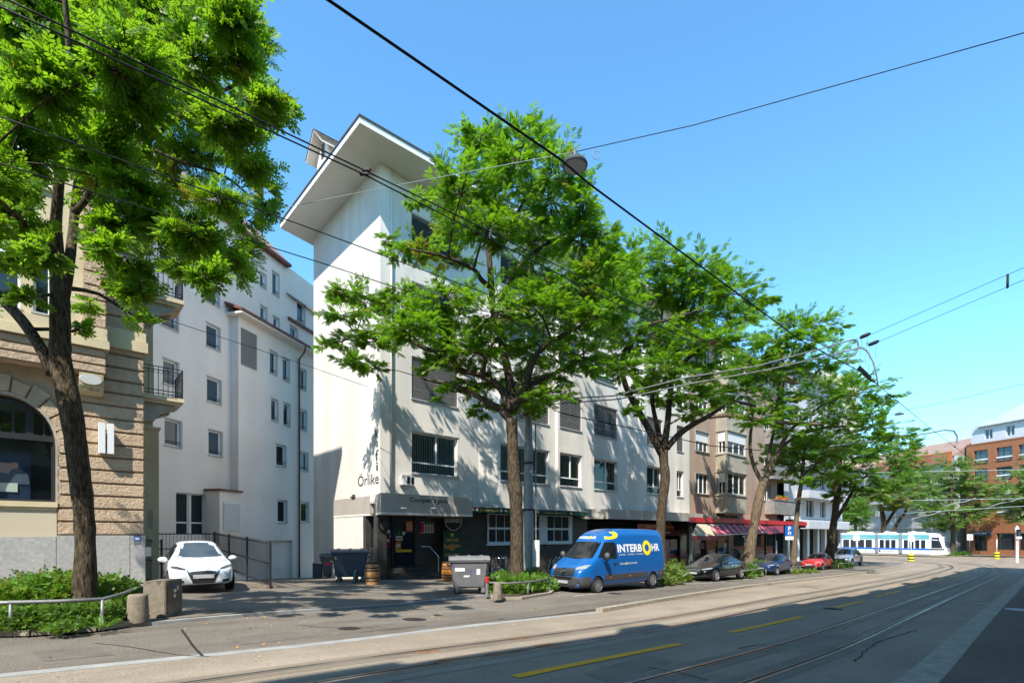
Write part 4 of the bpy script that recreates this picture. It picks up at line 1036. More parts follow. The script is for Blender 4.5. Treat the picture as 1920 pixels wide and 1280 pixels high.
# copper roof of the annex, gutter and downpipe
ex = .55
mb = MB(); mb.box(xa0 - .35, xa1, ya - ex, -.002, za_t, za_t + .1); mb.build('annex_soffit', MT['soffit_white'], RB)
mb = MB(); mb.add([(xa0 - .4, ya - ex - .05, za_t + .102), (xa1, ya - ex - .05, za_t + .102), (xa1, -.003, za_t + .55), (xa0 - .4, -.003, za_t + .55), (xa0 - .4, ya - ex - .05, za_t + .25), (xa1, ya - ex - .05, za_t + .25), (xa0 - .4, -.003, za_t + .7), (xa1, -.003, za_t + .7)],
                  [(0, 1, 5, 4), (4, 5, 7, 6), (0, 4, 6, 3), (0, 3, 2, 1)]); mb.build('annex_roof', MT['copper_brown'], RB)
xd_ = rp_(561, 800, ya - .08).x
mb = MB(); mb.tube([(xd_, ya - ex, za_t + .1), (xd_, ya - ex + .05, za_t - .25), (xd_, ya - .09, za_t - .7), (xd_, ya - .09, zb)], .055, 8); mb.build('downpipe', MT['copper_brown'], RB, smooth=True)
# louvre grille
def louvre(x0, x1, y0, y1, yl, m, n=16):
    a = rp_(x0, y0, yl); b = rp_(x1, y0, yl); c = rp_(x0, y1, yl); mb = MB(); z0, z1 = c.z, a.z
    mb.box(a.x, b.x, yl - .01, yl - .002, z0, z1)
    for i in range(n):
        z = z0 + (z1 - z0) * i / n; h = (z1 - z0) / n; mb.add([(a.x, yl - .06, z), (b.x, yl - .06, z), (b.x, yl - .015, z + h * .8), (a.x, yl - .015, z + h * .8)], [(0, 1, 2, 3)])
    mb.build('louvre_grille', m, RB)
louvre(451.8, 481, 613, 682, ya, MT['blind_grey'])
bx0_, bx1_ = rp_(419, 960, -.9).x - .25, rp_(452, 960, -.9).x; bzt = rp_(420, 920, -.9).z
mb = MB(); mb.box(bx0_, bx1_, -.9, -.002, zb, bzt); mb.build('vent_annex', MT['rear_stucco'], RB)
mb = MB(); mb.box(bx0_ - .1, bx1_ + .06, -1.0, -.003, bzt + .003, bzt + .1); mb.build('vent_roof', MT['copper_brown'], RB)
louvre(419, 450.5, 940, 994, -.9, MT['blind_white'], 14)
for px in (526, 573):
    q = rp_(px, 1062, ya - .01); mb = MB(); mb.box(q.x - .16, q.x + .16, ya - .012, ya - .002, q.z - .14, q.z + .14); mb.build('wall_notice', MT['sticker_white'], RB)
# roofs
xs_ = rp_(537, 510).x
mb = MB(); mb.add([(-9, -.35, ztop), (xs_, -.35, ztop), (xs_, 2.2, ztop + 2.6), (-9, 2.2, ztop + 2.6), (-9, 8.2, ztop), (xs_, 8.2, ztop)], [(0, 1, 2, 3), (3, 2, 5, 4), (1, 5, 2)]); mb.build('roof', MT['roof_brown'], RB)
mb = MB(); mb.box(-9, xs_, -.4, .1, ztop - .16, ztop - .003); mb.build('eave', MT['copper_brown'], RB)
zt2 = rp_(545, 524).z - .3
mb = MB(); mb.add([(xs_ + .01, -.2, zt2 - .9), (Lr, -.2, zt2 - .9), (Lr, 2.4, zt2 + 1.9), (xs_ + .01, 2.4, zt2 + 1.9)], [(0, 1, 2, 3)]); mb.build('tiled_roof', MT['roof_brown'], RB)
q0 = rp_(428, 588); mb = MB(); mb.box(xs_ + .1, Lr, -.18, -.02, rp_(557, 608).z - .05, rp_(557, 608).z + .1); mb.build('eave', MT['copper_brown'], RB)
for px, py in ((560, 540), (574, 549)):
    q = rp_(px, py, .5); mb = MB(); mb.T = Matrix.Translation((q.x, .5, q.z)) @ Matrix.Rotation(R(47), 4, 'X'); mb.box(-.4, .4, -.6, .6, -.02, .06); mb.build('skylight', MT['glass'], RB)
# ================================================================ taupe house with oriel windows
qa = on_v(1293.5, 900, FV); ut, _ = uv(qa.x, qa.y)
TB = thing('oriel_house', 'taupe rendered house with stacked grey stone oriels over a red shop front', 'building', W(ut, FV, gz(ut, FV) + .1), AU)
def tp(px, py, y=0.0): return pick(TB, px, py, y)
xt1 = tp(1457, 900).x; ztt = ZT - .4 + HB.location.z - TB.location.z
zc_ = tp(1330, 967).z
tw = []
dzt = tp(1304, 806).z - tp(1304, 886).z
for x0, x1 in ((1304, 1329), (1432, 1445)):
    for f in range(4):
        b = tp(1304, 924).z + f * dzt; a = tp(1304, 886).z + f * dzt
        tw.append((tp(x0, 900).x, tp(x1, 900).x, b, a))
mb = MB(); wall(mb, I, xt1, zc_, ztt, tw, .2); mb.box(0, xt1, 8, 8.2, -2, ztt); mb.build('wall', MT['pink_stucco'], TB)
for i, (a, b, c, d) in enumerate(tw): window(TB, I, a + .004, b - .004, c + .004, d - .004, mull=(.35, .68) if b - a > 1 else (.5,), sill=.1, sill_m=MT['tan_stone'], blind='roller' if i in (1, 2, 5, 7) else None, extra=.5)
for a, b, c, d in tw:
    mb = MB(); mb.box(a - .12, a - .004, -.04, -.002, c, d + .1); mb.box(b + .004, b + .12, -.04, -.002, c, d + .1); mb.box(a - .1, b + .1, -.039, -.002, d + .003, d + .1); mb.build('window_surround', MT['tan_stone'], TB)
# oriels: a slanted bay with a window in its front and side, one on each floor
xo0, xo1 = tp(1342, 900).x, tp(1409, 900).x
yo = -1.05; xf = pick(TB, 1366, 900, yo).x; xfr = pick(TB, 1400, 900, yo).x
for f in range(4):
    zf = tp(1366, 958, yo).z + f * dzt; zs_ = pick(TB, 1366, 928, yo).z + f * dzt; zh = pick(TB, 1366, 886, yo).z + f * dzt + .05
    pl_ = [(xo0, -.002), (xf - .3, yo), (xfr, yo), (xfr + .9, -.002)]
    gr = lambda o: [(xo0 - o, -.002), (xf - .3 - o * .4, yo - o), (xfr + o * .4, yo - o), (xfr + .9 + o, -.002)]
    mb = MB(); mb.prism(pl_, zf, zs_); mb.prism(gr(.09), zs_ + .002, zs_ + .14); mb.prism(gr(.07), zf - .13, zf - .002)
    o_ = mb.build('oriel', MT['tan_stone'], TB)
    zup_ = zf + dzt - .14
    mb = MB(); mb.prism(gr(.05), zh + .02, zh + .22); mb.prism(pl_, zh + .222, zup_); mb.build('oriel_head', MT['tan_stone'], o_)
    for i0 in range(3):
        p0, p1 = pl_[i0], pl_[i0 + 1]; M = frame_xz(p0, p1); L = math.dist(p0, p1)
        mb = MB(); wall(mb, M, L, zs_ + .14, zh + .02, [(.18, L - .18, zs_ + .142, zh - .02)], .12); mb.build('oriel_pier', MT['tan_stone'], o_)
        w_ = window(TB, M, .19, L - .19, zs_ + .15, zh - .03, inset=.1, mull=(.5,) if i0 != 1 else (.35, .68), blind='roller' if f in (1, 2) or i0 == 0 else None, extra=.45)
mb = MB(); mb.prism([(xo0 + .3, -.003), (xf - .1, yo + .3), (xfr - .1, yo + .3), (xfr + .6, -.003)], zc_ + .1, tp(1366, 958, yo).z - .14); mb.build('oriel_foot', MT['brown_stone_shop'], TB)
mb = MB(); mb.prism([(xfr + .2, -.06), (xfr + 1.6, -.06), (xfr + 1.6, -.002), (xfr + .2, -.002)], zc_, ztt); mb.build('pilaster', MT['tan_stone'], TB)
mb = MB(); mb.box(.02, xt1, -.22, .0, zc_ - .2, zc_ - .002); mb.build('cornice', MT['tan_stone'], TB)
mb = MB(); mb.add([(-.05, -.9, ztt), (xt1 + 4, -.9, ztt), (xt1 + 4, 4, ztt + 3), (-.05, 4, ztt + 3), (-.05, 8.2, ztt), (xt1 + 4, 8.2, ztt)], [(0, 1, 2, 3), (3, 2, 5, 4), (0, 3, 4)]); mb.box(-.02, xt1 + 4, -.92, 0, ztt - .15, ztt - .002); mb.build('roof', MT['roof_tile'], TB)
# corner balcony with flower boxes
bz = tp(1454, 963, -.9).z; xb0 = tp(1452, 950, -.9).x; xb1 = tp(1503, 950, -.9).x; bt = tp(1454, 937, -.9).z
for f in range(3):
    mb = MB(); zz = bz + f * dzt
    mb.prism([(xb0, -.9), (xb1, -.9), (xb1, .2), (xb0 - .1, .2)], zz, zz + .14); mb.box(xb0, xb1, -.9, -.78, zz + .142, zz + bt - bz); mb.box(xb0, xb0 + .12, -.775, .2, zz + .142, zz + bt - bz); mb.box(xb1 - .12, xb1, -.775, .2, zz + .142, zz + bt - bz)
    mb.box(xb0 - .06, xb1 + .06, -.96, -.74, zz + bt - bz + .003, zz + bt - bz + .1)
    b_ = mb.build('balcony', MT['grey_concrete'], TB)
    mb = MB(); mb.box(xt1 + .002, xb1 + .6, 1.2, 1.4, zz, zz + dzt); mb.build('loggia_wall', MT['dark_room'], b_)
for i, px in enumerate((1461, 1473)):
    q = tp(px, 935, -.85); w_ = .75 if i == 0 else .45
    fbx = thing('flower_box', ('long' if i == 0 else 'short') + ' terracotta flower box with yellow flowers on the concrete balcony edge', 'flower box', mat_of(TB) @ Vector((q.x, -.86, bt + .1)), AU, 'flower boxes on the balcony')
    mb = MB(); mb.box(-w_, w_, -.12, .1, .006, .24); mb.build('box', MT['terracotta'], fbx, bevel=.02)
    mb = MB()
    for k in range(50):
        p = Vector((random.uniform(-w_, w_), random.uniform(-.1, .08), random.uniform(.22, .42))); d = Vector((random.gauss(0, 1), random.gauss(0, 1), random.gauss(0, 1))).normalized() * .07; e2 = d.orthogonal().normalized() * .05
        mb.add([p - d, p - e2, p + d, p + e2], [(0, 1, 2, 3)])
    mb.build('flowers', MT['leaf_yellow'], fbx)
# shop front: red fascia, beige awning with dark red valance, striped awning, dark glass
zr1, zr0 = tp(1293, 970, -1.0).z, tp(1293, 977, -1.0).z
xr0_, xr1_ = pick(TB, 1293, 973, -1.0).x, pick(TB, 1513, 978, -1.0).x
mb = MB(); mb.box(xr0_, xr1_, -1.0, -.9, zr0 - .05, zr1 + .05); mb.box(xr0_, xr1_, -.898, -.003, zr1, zr1 + .06); mb.build('red_fascia', MT['red'], TB)
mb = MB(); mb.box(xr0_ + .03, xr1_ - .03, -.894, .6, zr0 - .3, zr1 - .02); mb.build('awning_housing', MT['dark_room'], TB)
zg_ = -.6
mb = MB(); wall(mb, frame_xz((0.02, .3), (xt1 + .4, .3)), xt1 + .4, zg_, zr0 - .1, [(tp(1302, 1000, .3).x, tp(1366, 1000, .3).x, tp(1302, 1062, .3).z, zr0 - .2), (tp(1418, 1000, .3).x, tp(1453, 1000, .3).x, tp(1418, 1055, .3).z, zr0 - .2), (tp(1375, 1000, .3).x, tp(1414, 1000, .3).x, zg_ + .1, zr0 - .2)], .15)
mb.build('shop_wall', MT['brown_stone_shop'], TB)
for x0, x1 in ((1302, 1366), (1375, 1414), (1418, 1453)):
    mb = MB(); a, b = tp(x0, 1000, .4).x, tp(x1, 1000, .4).x; mb.box(a, b, .42, .45, zg_, zr0 - .1); mb.build('shop_pane', MT['glass_shop'], TB)
mb = MB()
for px in (1302, 1323, 1345, 1364, 1418, 1436, 1453): x = tp(px, 1000, .36).x; mb.box(x - .04, x + .04, .33, .415, zg_, zr0 - .1)
mb.build('shop_mullion', MT['dark_frame'], TB)
mb = MB(); a = tp(1293, 1000, .2).x; mb.box(a + .05, a + .3, .1, .295, zg_, zr0 - .2); mb.build('shop_post', MT['fascia_white'], TB)
ab = [tp(1301, 981, -.6), tp(1365, 984, -.6)]; av = [tp(1301, 1004, -1.9), tp(1366, 1003, -1.9)]
mb = MB(); mb.add([(av[0].x - .1, -1.75, av[0].z), (av[1].x, -1.75, av[0].z), (ab[1].x, -.87, zr0 - .1), (ab[0].x, -.87, zr0 - .1)], [(0, 1, 2, 3)]); aw1 = mb.build('beige_awning', MT['awning_beige'], TB)
mb = MB(); mb.box(av[0].x - .1, av[1].x, -1.78, -1.75, av[0].z - .34, av[0].z); mb.build('awning_valance', MT['dark_red'], aw1)
c_ = [tp(1327, 983, -.9), tp(1423, 982, -.9), tp(1438, 998, -2.1), tp(1346, 1003, -2.1)]
mb = MB(); n = 18
for i in range(n):
    mb.mi = i % 2; t0, t1 = i / n, (i + 1) / n
    mb.add([c_[0].lerp(c_[1], t0), c_[0].lerp(c_[1], t1), c_[3].lerp(c_[2], t1), c_[3].lerp(c_[2], t0)], [(0, 1, 2, 3)])
sa_ = mb.build('striped_awning', [MT['awning_pink'], MT['dark_red']], TB)
mb = MB(); mb.tube([c_[3] + Vector((-.1, 0, 0)), c_[2]], .035); mb.tube([c_[0], c_[3]], .02); mb.tube([c_[1], c_[2]], .02); mb.build('awning_rod', MT['fascia_white'], sa_)
mb = MB(); c_ = [tp(1423, 985, -.9), tp(1469, 983, -.9), tp(1469, 998, -1.6), tp(1440, 1001, -1.6)]; mb.add(c_, [(0, 1, 2, 3)]); mb.build('dark_awning', MT['dark_red'], TB)
decal('window_decal', TB, 1312, 1017, 1327, 1028, .405, MT['dark_red'], TB); decal('shop_poster', TB, 1357, 1017, 1364, 1034, .405, MT['off_white'], TB, [(.1, .1, .9, .4, MT['sign_blue'])]); decal('window_picture', TB, 1341, 1005, 1357, 1024, .41, MT['barrel_wood'], TB)
# ================================================================ pale grey house with columns beyond
ug, _ = uv(*(on_v(1470, 900, FV + .6)).xy)
GB = thing('balcony_house', 'pale grey house with long balconies and white ground floor columns beyond the red shop', 'building', W(ug, FV + .6, gz(ug, FV)), AU)
def gp_(px, py, y=0.0): return pick(GB, px, py, y)
xg1 = gp_(1579, 950, 0).x; zgt = gp_(1500, 700).z
ops = []
for px0, px1 in ((1490, 1500), (1512, 1526), (1538, 1548), (1560, 1569)):
    for f in range(4):
        b = gp_(1515, 972).z + .2 + f * dzt; ops.append((gp_(px0, 900).x, gp_(px1, 900).x, b, b + 2.1))
zg0 = gp_(1500, 972).z - .2
mb = MB(); wall(mb, I, xg1, zg0, zgt, ops, .2); mb.box(xg1 - .2, xg1, .2, 9, -2, zgt); mb.box(0, xg1 - .2, 8.8, 9, -2, zgt); mb.build('wall', MT['pale_grey_wall'], GB)
for a, b, c, d in ops: window(GB, I, a + .01, b - .01, c, d, mull=(.5,))
bl_ = [(pick(GB, 1518, 975, -1.5).x, pick(GB, 1592, 975, -1.5).x), ]
for f in range(4):
    for a, b in bl_:
        zz = pick(GB, 1540, 991, -1.5).z + f * dzt
        mb = MB(); mb.box(a, b, -1.5, -.003, zz, zz + .16); mb.box(a, b, -1.5, -1.42, zz + .163, zz + .85); mb.box(a, a + .08, -1.417, -.003, zz + .163, zz + .85); mb.box(b - .08, b, -1.417, -.003, zz + .163, zz + .85)
        o_ = mb.build('balcony', MT['grey_concrete'] if f == 9 else MT['pale_grey_wall'], GB)
        mb = MB(); mb.tube([(a, -1.46, zz + 1.1), (b, -1.46, zz + 1.1)], .025, 6)
        for k in range(12): x = a + (b - a) * k / 11; mb.tube([(x, -1.46, zz + .85), (x, -1.46, zz + 1.1)], .012, 5)
        mb.build('railing', MT['iron'], o_)
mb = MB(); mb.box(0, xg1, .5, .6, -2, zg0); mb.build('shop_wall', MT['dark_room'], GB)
for px in (1476, 1494, 1513, 1532, 1546, 1560):
    a = gp_(px, 1000).x; mb = MB(); mb.box(a, a + .7, -.05, .45, -2, zg0); mb.build('column', MT['fascia_white'], GB)
mb = MB(); mb.box(0, xg1, -.9, -.003, zg0 - .15, zg0 + .05); mb.build('canopy', MT['fascia_white'], GB)
mb = MB(); mb.box(-.1, xg1 + .3, -.8, 9, zgt, zgt + .3); mb.build('roof', MT['grey_concrete'], GB)
a = gp_(1519, 1005).x
# tower block behind the trees
qt = atY(1545, 690, 120); qt2 = atY(1609, 690, 132)
TW = thing('tower_block', 'tall pale yellow tower block rising behind the street trees', 'building', (qt.x, qt.y, gz(90, 90)), math.atan2(qt2.y - qt.y, qt2.x - qt.x))
Lt = (qt2 - qt).length; Ht = (qt.z - TW.location.z)
mb = MB(); mb.box(0, Lt, 0, 14, 0, Ht); mb.build('wall', MT['tower_grey'], TW)
mb = MB()
for k in range(9): mb.box(-.05, Lt + .05, -.12, -.003, Ht - 3.0 - k * 5.0 + .3, Ht - k * 5.0)
mb.build('parapet_band', MT['tower_yellow'], TW)
# ================================================================ scaffolded building behind the tram
p0 = Vector((78.5, 142, 0)); p1 = Vector((84.6, 97.5, 0))
SB = thing('scaffolded_house', 'tall house wrapped in grey scaffold netting under a brown tiled roof', 'building', (p0.x, p0.y, gz(120, 20) - .5), math.atan2(p1.y - p0.y, p1.x - p0.x))
Ls = (p1 - p0).length; zs1 = pick(SB, 1760, 858).z
mb = MB(); mb.box(0, Ls, 0, 14, -1, zs1); mb.build('netted_wall', MT['net_grey'], SB)
mb = MB()
for k in range(12):
    x = Ls * k / 11; mb.tube([(x, -.5, -1), (x, -.5, zs1 + .6)], .05, 6)
for k in range(7):
    z = zs1 * k / 7; mb.tube([(0, -.5, z), (Ls, -.5, z)], .045, 6); mb.box(0, Ls, -.5, -.05, z - .08, z - .03)
mb.build('scaffold', MT['scaffold'], SB)
zo0, zo1 = pick(SB, 1780, 866, -.6).z, pick(SB, 1780, 846, -.6).z
mb = MB(); mb.box(Ls * .62, Ls + .1, -.62, -.58, zo0, zo1); mb.build('red_net', MT['net_red'], SB)
mb = MB(); mb.box(Ls * .62, Ls + .12, -.65, -.622, zo1 - .2, zo1); mb.box(Ls - .9, Ls + .13, -.66, -.652, zo0 - .6, zo1 - .36); mb.build('orange_net', MT['net_orange'], SB)
zrr = pick(SB, 1790, 829, 5.0).z
mb = MB(); mb.add([(-4, -.3, zs1), (Ls, -.3, zs1), (Ls, 6.0, zrr + .5), (-4, 6.0, zrr + .5), (-4, 14, zs1), (Ls, 14, zs1)], [(0, 1, 2, 3), (3, 2, 5, 4), (1, 5, 2)]); mb.build('roof', MT['roof_brown'], SB)
# grey block further left behind the trees
q = atY(1590, 1000, 150); BG = thing('distant_block', 'pale distant apartment block half hidden behind the street trees', 'building', (q.x - 8, q.y, gz(120, 60) - 1), R(-10))
ops = [(1 + 3.2 * i, 2.8 + 3.2 * i, 1.5 + 3 * k, 3.1 + 3 * k) for i in range(8) for k in range(5)]
mb = MB(); wall(mb, I, 28, -1, 17, ops, .2); mb.box(0, 28, 10, 10.2, -1, 17); mb.build('wall', MT['grey_tiles_wall'], BG)
for a, b, c, d in ops[::1]: 
    pass
mb = MB(); mb.box(0, 28, .21, .25, -1, 17); mb.build('window_glass', MT['glass'], BG); mb = MB(); mb.box(-.3, 28.3, -.3, 10.4, 17, 17.4); mb.build('roof', MT['grey_concrete'], BG)
# ================================================================ brick office at the junction
c0 = Vector((85.2, 95.6, 0)); dB = Vector((.254, -.967, 0))
KB = thing('brick_office', 'red brick office building with grey attic storey and metal roof at the junction', 'building', (c0.x, c0.y, gz(115, 12)), math.atan2(dB.y, dB.x))
def kp(px, py, y=0.0): return pick(KB, px, py, y)
LK = 34; zk = kp(1850, 831).z
wx = [(kp(1826, 900).x, kp(1852, 900).x), (kp(1868, 900).x, kp(1898, 900).x)]
per = wx[1][0] - wx[0][0]; ww = wx[1][1] - wx[1][0]
wx = [wx[0]] + [(wx[1][0] + per * .93 * k, wx[1][0] + per * .93 * k + ww) for k in range(7)]
zrow = [(kp(1868, 864).z, kp(1868, 839.5).z), (kp(1868, 898).z, kp(1868, 876).z)]
dk = zrow[0][0] - zrow[1][0]
zrow += [(zrow[1][0] - dk * k, zrow[1][1] - dk * k) for k in (1, 2)]
ops = [(a, b, c, d) for a, b in wx for c, d in zrow]
zgf = kp(1868, 1033).z; ztf = kp(1868, 999).z
ops += [(kp(1826, 1000).x, kp(1851, 1000).x, zgf, ztf)] + [(a, b + per * .1, zgf + .3, ztf) for a, b in wx[1:]]
mb = MB(); wall(mb, I, LK, -1, zk, ops, .45); mb.box(0, .3, .46, 16, -1, zk); mb.box(0, LK, 16, 16.2, -1, zk); mb.build('wall', MT['brick'], KB)
for i, (a, b, c, d) in enumerate(ops):
    if i < len(wx) * 4:
        window(KB, I, a + .01, b - .01, c + .01, d - .01, inset=.3, fw=.05, mull=(.4,), frame=MT['dark_frame'], pane=MT['glass_sky'], sill=.12, sill_m=MT['brick_sill'])
        mb = MB(); mb.box(a, b, .03, .07, c + .5, c + .72); mb.build('window_rail', MT['fascia_white'], KB)
    else:
        window(KB, I, a + .01, b - .01, c + .01, d - .01, inset=.35, fw=.07, mull=(.33, .66), frame=MT['dark_frame'])
mb = MB(); a, b = kp(1822, 1000, -.8).x, kp(1853, 1000, -.8).x; z0 = kp(1838, 1003.5, -.8).z; mb.box(a, b, -.8, -.003, z0, z0 + .75); en = mb.build('entrance_canopy', MT['poster_navy'], KB)
mb = MB(); write(mb, 'Parking', a + .3, b - .3, z0 + .2, z0 + .62, -.815); mb.build('canopy_lettering', MT['sticker_white'], en)
mb = MB(); mb.box(-.03, LK, -.06, .5, zk + .002, zk + .25); mb.build('parapet', MT['brick_sill'], KB)
za0 = zk + .26; za1 = kp(1880, 792, 1.0).z
xat = kp(1821, 815, .9).x
aw_l = [(kp(1846, 815, .9).x - xat + per * .93 * k, kp(1861, 815, .9).x - xat + per * .93 * k, kp(1850, 823, .9).z, kp(1850, 805, .9).z) for k in range(7)]
Mat_ = Matrix.Translation((xat, .9, 0)); mb = MB(); wall(mb, Mat_, LK - xat, za0, za1, aw_l, .3); mb.box(xat, xat + .2, 1.21, 15, za0, za1); at = mb.build('attic', MT['grey_tiles_wall'], KB)
for a, b, c, d in aw_l: window(KB, Mat_, a + .01, b - .01, c, d, inset=.2, fw=.06, mull=(.5,), frame=MT['white_frame'], pane=MT['glass_sky'])
xr_k = kp(1834, 793, .7).x; zrk = kp(1915, 752, 6.5).z
mb = MB(); mb.add([(xr_k, .6, za1), (LK, .6, za1), (LK, 7, zrk + .5), (xr_k + 5.5, 7, zrk + .5), (xr_k, 15, za1), (LK, 15, za1)], [(0, 1, 2, 3), (3, 2, 5, 4), (0, 3, 4)])
for k in range(14):
    x = xr_k + 5.5 + k * 1.6
    mb.tube([(x, .7, za1 + .03), (x, 7, zrk + .53)], .035, 4)
mb.build('metal_roof', MT['zinc'], KB)
mb = MB(); mb.box(xr_k - .3, LK, .35, .7, za1 - .18, za1 - .01); mb.build('gutter', MT['zinc'], KB)
mb = MB(); xq = xr_k + 6.6; mb.lathe([(.7, xq), (.7, xq + 6)], (0, 6.6, zrk + .2), 20, 'x'); mb.box(xq, xq + 6, 5.9, 7.3, zrk - 1, zrk + .2); mb.build('roof_plant', MT['zinc'], KB, smooth='auto')
# ================================================================ houses on the camera's side of the street (they shade the road)
for i, (ua, ub3, hgt, m, lab, vv) in enumerate([(-46, -13.2, 15.1, 'cream_stone', 'cream town house behind the viewer whose eaves shade the road, leftmost of its row', -1.25), (-13.2, 14, 14.5, 'pale_grey_wall', 'pale grey town house behind the viewer with deep eaves, in the middle of its row', -1.3), (14, 58, 14.8, 'tan_stone', 'tan town house on the near side of the street, rightmost of its row', -1.2)]):
    T = thing('town_house', lab, 'building', W(ua, vv, gz(ua, 0)), AU, 'houses on the near side')
    L = ub3 - ua; zt = hgt + gz((ua + ub3) / 2, 0) - T.location.z
    Mr = frame_xz((L, 0), (0, 0))
    ops = [(1.2 + 2.6 * k, 2.5 + 2.6 * k, 4.2 + 3.1 * f, 5.9 + 3.1 * f) for k in range(int((L - 2) / 2.6)) for f in range(4)]
    mb = MB(); wall(mb, Mr, L, -3, zt, ops, .2); mb.box(.003, L - .003, -11, -10.8, -3, zt); mb.box(.003, .2, -10.8, -.21, -3, zt); mb.box(L - .2, L - .003, -10.8, -.21, -3, zt); mb.build('wall', MT[m], T)
    mb = MB(); mb.T = Mr; mb.box(.3, L - .3, .21, .24, -2, zt - .1); mb.build('window_glass', MT['glass'], T)
    ov = 1.35
    mb = MB(); mb.box(0, L - .02, -11.4, ov, zt, zt + .25); mb.build('eave', MT['soffit_white'], T)
    mb = MB(); mb.add([(0, ov, zt + .25), (L - .02, ov, zt + .25), (L - .02, -5, zt + 2.6), (0, -5, zt + 2.6), (0, -11.4, zt + .25), (L - .02, -11.4, zt + .25)], [(0, 1, 2, 3), (3, 2, 5, 4), (0, 3, 4), (1, 5, 2)]); mb.build('roof', MT['roof_tile'], T)
    for k, (xx_, wdt) in enumerate(((3.5, 2.2), (11.0, 1.5), (19, 2.6), (30, 1.6))):
        if xx_ + wdt > L: continue
        mb = MB(); mb.box(xx_, xx_ + wdt, -2.5, ov - .1, zt + .26, zt + 1.0 + .5 * (k % 2)); mb.build('dormer', MT[m], T)
# ================================================================ vehicles
from mathutils.bvhtree import BVHTree
def loft_body(T, st, wheels, rw, hwid, mats, name='body'):
    mb = MB(); vs = []; fs = []
    for x, hw, zs, zb, zt, tw in st:
        h = zb - zs
        half = [(0, zs), (.8 * hw, zs), (.965 * hw, zs + .07), (hw, zs + .38 * h), (.99 * hw, zs + .76 * h), (.955 * hw, zb), (tw, zt - .035), (tw * .6, zt - .005), (0, zt + .012)]
        ring = half + [(-y, z) for y, z in half[-2:0:-1]]
        vs += [(x, y, z) for y, z in ring]
    n = 16; k = len(st)
    fs = [(i * n + j, (i + 1) * n + j, (i + 1) * n + (j + 1) % n, i * n + (j + 1) % n) for i in range(k - 1) for j in range(n)]
    fs += [tuple(range(n)), tuple(range((k - 1) * n, k * n))[::-1]]
    mb.add(vs, fs); o = mb.build('loft', mats[0], None)
    s = o.modifiers.new('s', 'SUBSURF'); s.levels = 2; s.render_levels = 2
    cut = MB()
    for x in wheels:
        for sg in (-1, 1): cut.lathe([(rw * 1.17, hwid - .34 if sg > 0 else -hwid - .3), (rw * 1.17, hwid + .3 if sg > 0 else -hwid + .34)], (x, 0, rw * 1.02), 28, 'y')
    cut.mi = 0
    c = cut.build('cut', mats[1], None)
    b = o.modifiers.new('b', 'BOOLEAN'); b.object = c; b.operation = 'DIFFERENCE'; b.solver = 'EXACT'; b.material_mode = 'TRANSFER'
    bpy.context.view_layer.update(); dg = bpy.context.evaluated_depsgraph_get()
    me = bpy.data.meshes.new_from_object(o.evaluated_get(dg))
    for q in (o, c):
        d = q.data; bpy.data.objects.remove(q); bpy.data.meshes.remove(d)
    me.polygons.foreach_set('use_smooth', [True] * len(me.polygons)); me.set_sharp_from_angle(angle=R(38))
    ob = bpy.data.objects.new(name, me); me.name = name; COL.objects.link(ob); ob.parent = T
    bm = bmesh.new(); bm.from_mesh(me); bvh = BVHTree.FromBMesh(bm); bm.free()
    return ob, bvh
def patch(parent, bvh, axis, outline, m, name, off=.006, rings=4, seg=5, holes=None):
    pts = []
    for a, b in zip(outline, outline[1:] + outline[:1]):
        pts += [(a[0] + (b[0] - a[0]) * i / seg, a[1] + (b[1] - a[1]) * i / seg) for i in range(seg)]
    cx = sum(p[0] for p in pts) / len(pts); cy_ = sum(p[1] for p in pts) / len(pts)
    D = {'x+': Vector((-1, 0, 0)), 'x-': Vector((1, 0, 0)), 'y+': Vector((0, -1, 0)), 'y-': Vector((0, 1, 0)), 'z+': Vector((0, 0, -1))}[axis]
    def cast(a, b):
        if axis[0] == 'x': o = Vector((0, a, b))
        elif axis[0] == 'y': o = Vector((a, 0, b))
        else: o = Vector((a, b, 0))
        o = o - D * 9
        h = bvh.ray_cast(o, D)
        return (h[0] - D * off) if h[0] else None
    vs = []; n = len(pts); ok = True; last = None
    rr = [1 - i / rings for i in range(rings)] if holes is None else [1 - (1 - holes) * i / rings for i in range(rings + 1)]
    for r in rr:
        for p in pts:
            q = cast(cx + (p[0] - cx) * r, cy_ + (p[1] - cy_) * r)
            if q is None: q = last if last is not None else Vector((0, 0, 0)); 
            last = q; vs.append(q)
    fs = [(i * n + j, i * n + (j + 1) % n, (i + 1) * n + (j + 1) % n, (i + 1) * n + j) for i in range(len(rr) - 1) for j in range(n)]
    if holes is None:
        q = cast(cx, cy_); vs.append(q or last); fs += [((len(rr) - 1) * n + j, (len(rr) - 1) * n + (j + 1) % n, len(vs) - 1) for j in range(n)]
    mb = MB(); mb.add(vs, fs); return mb.build(name, m, parent, smooth=True)
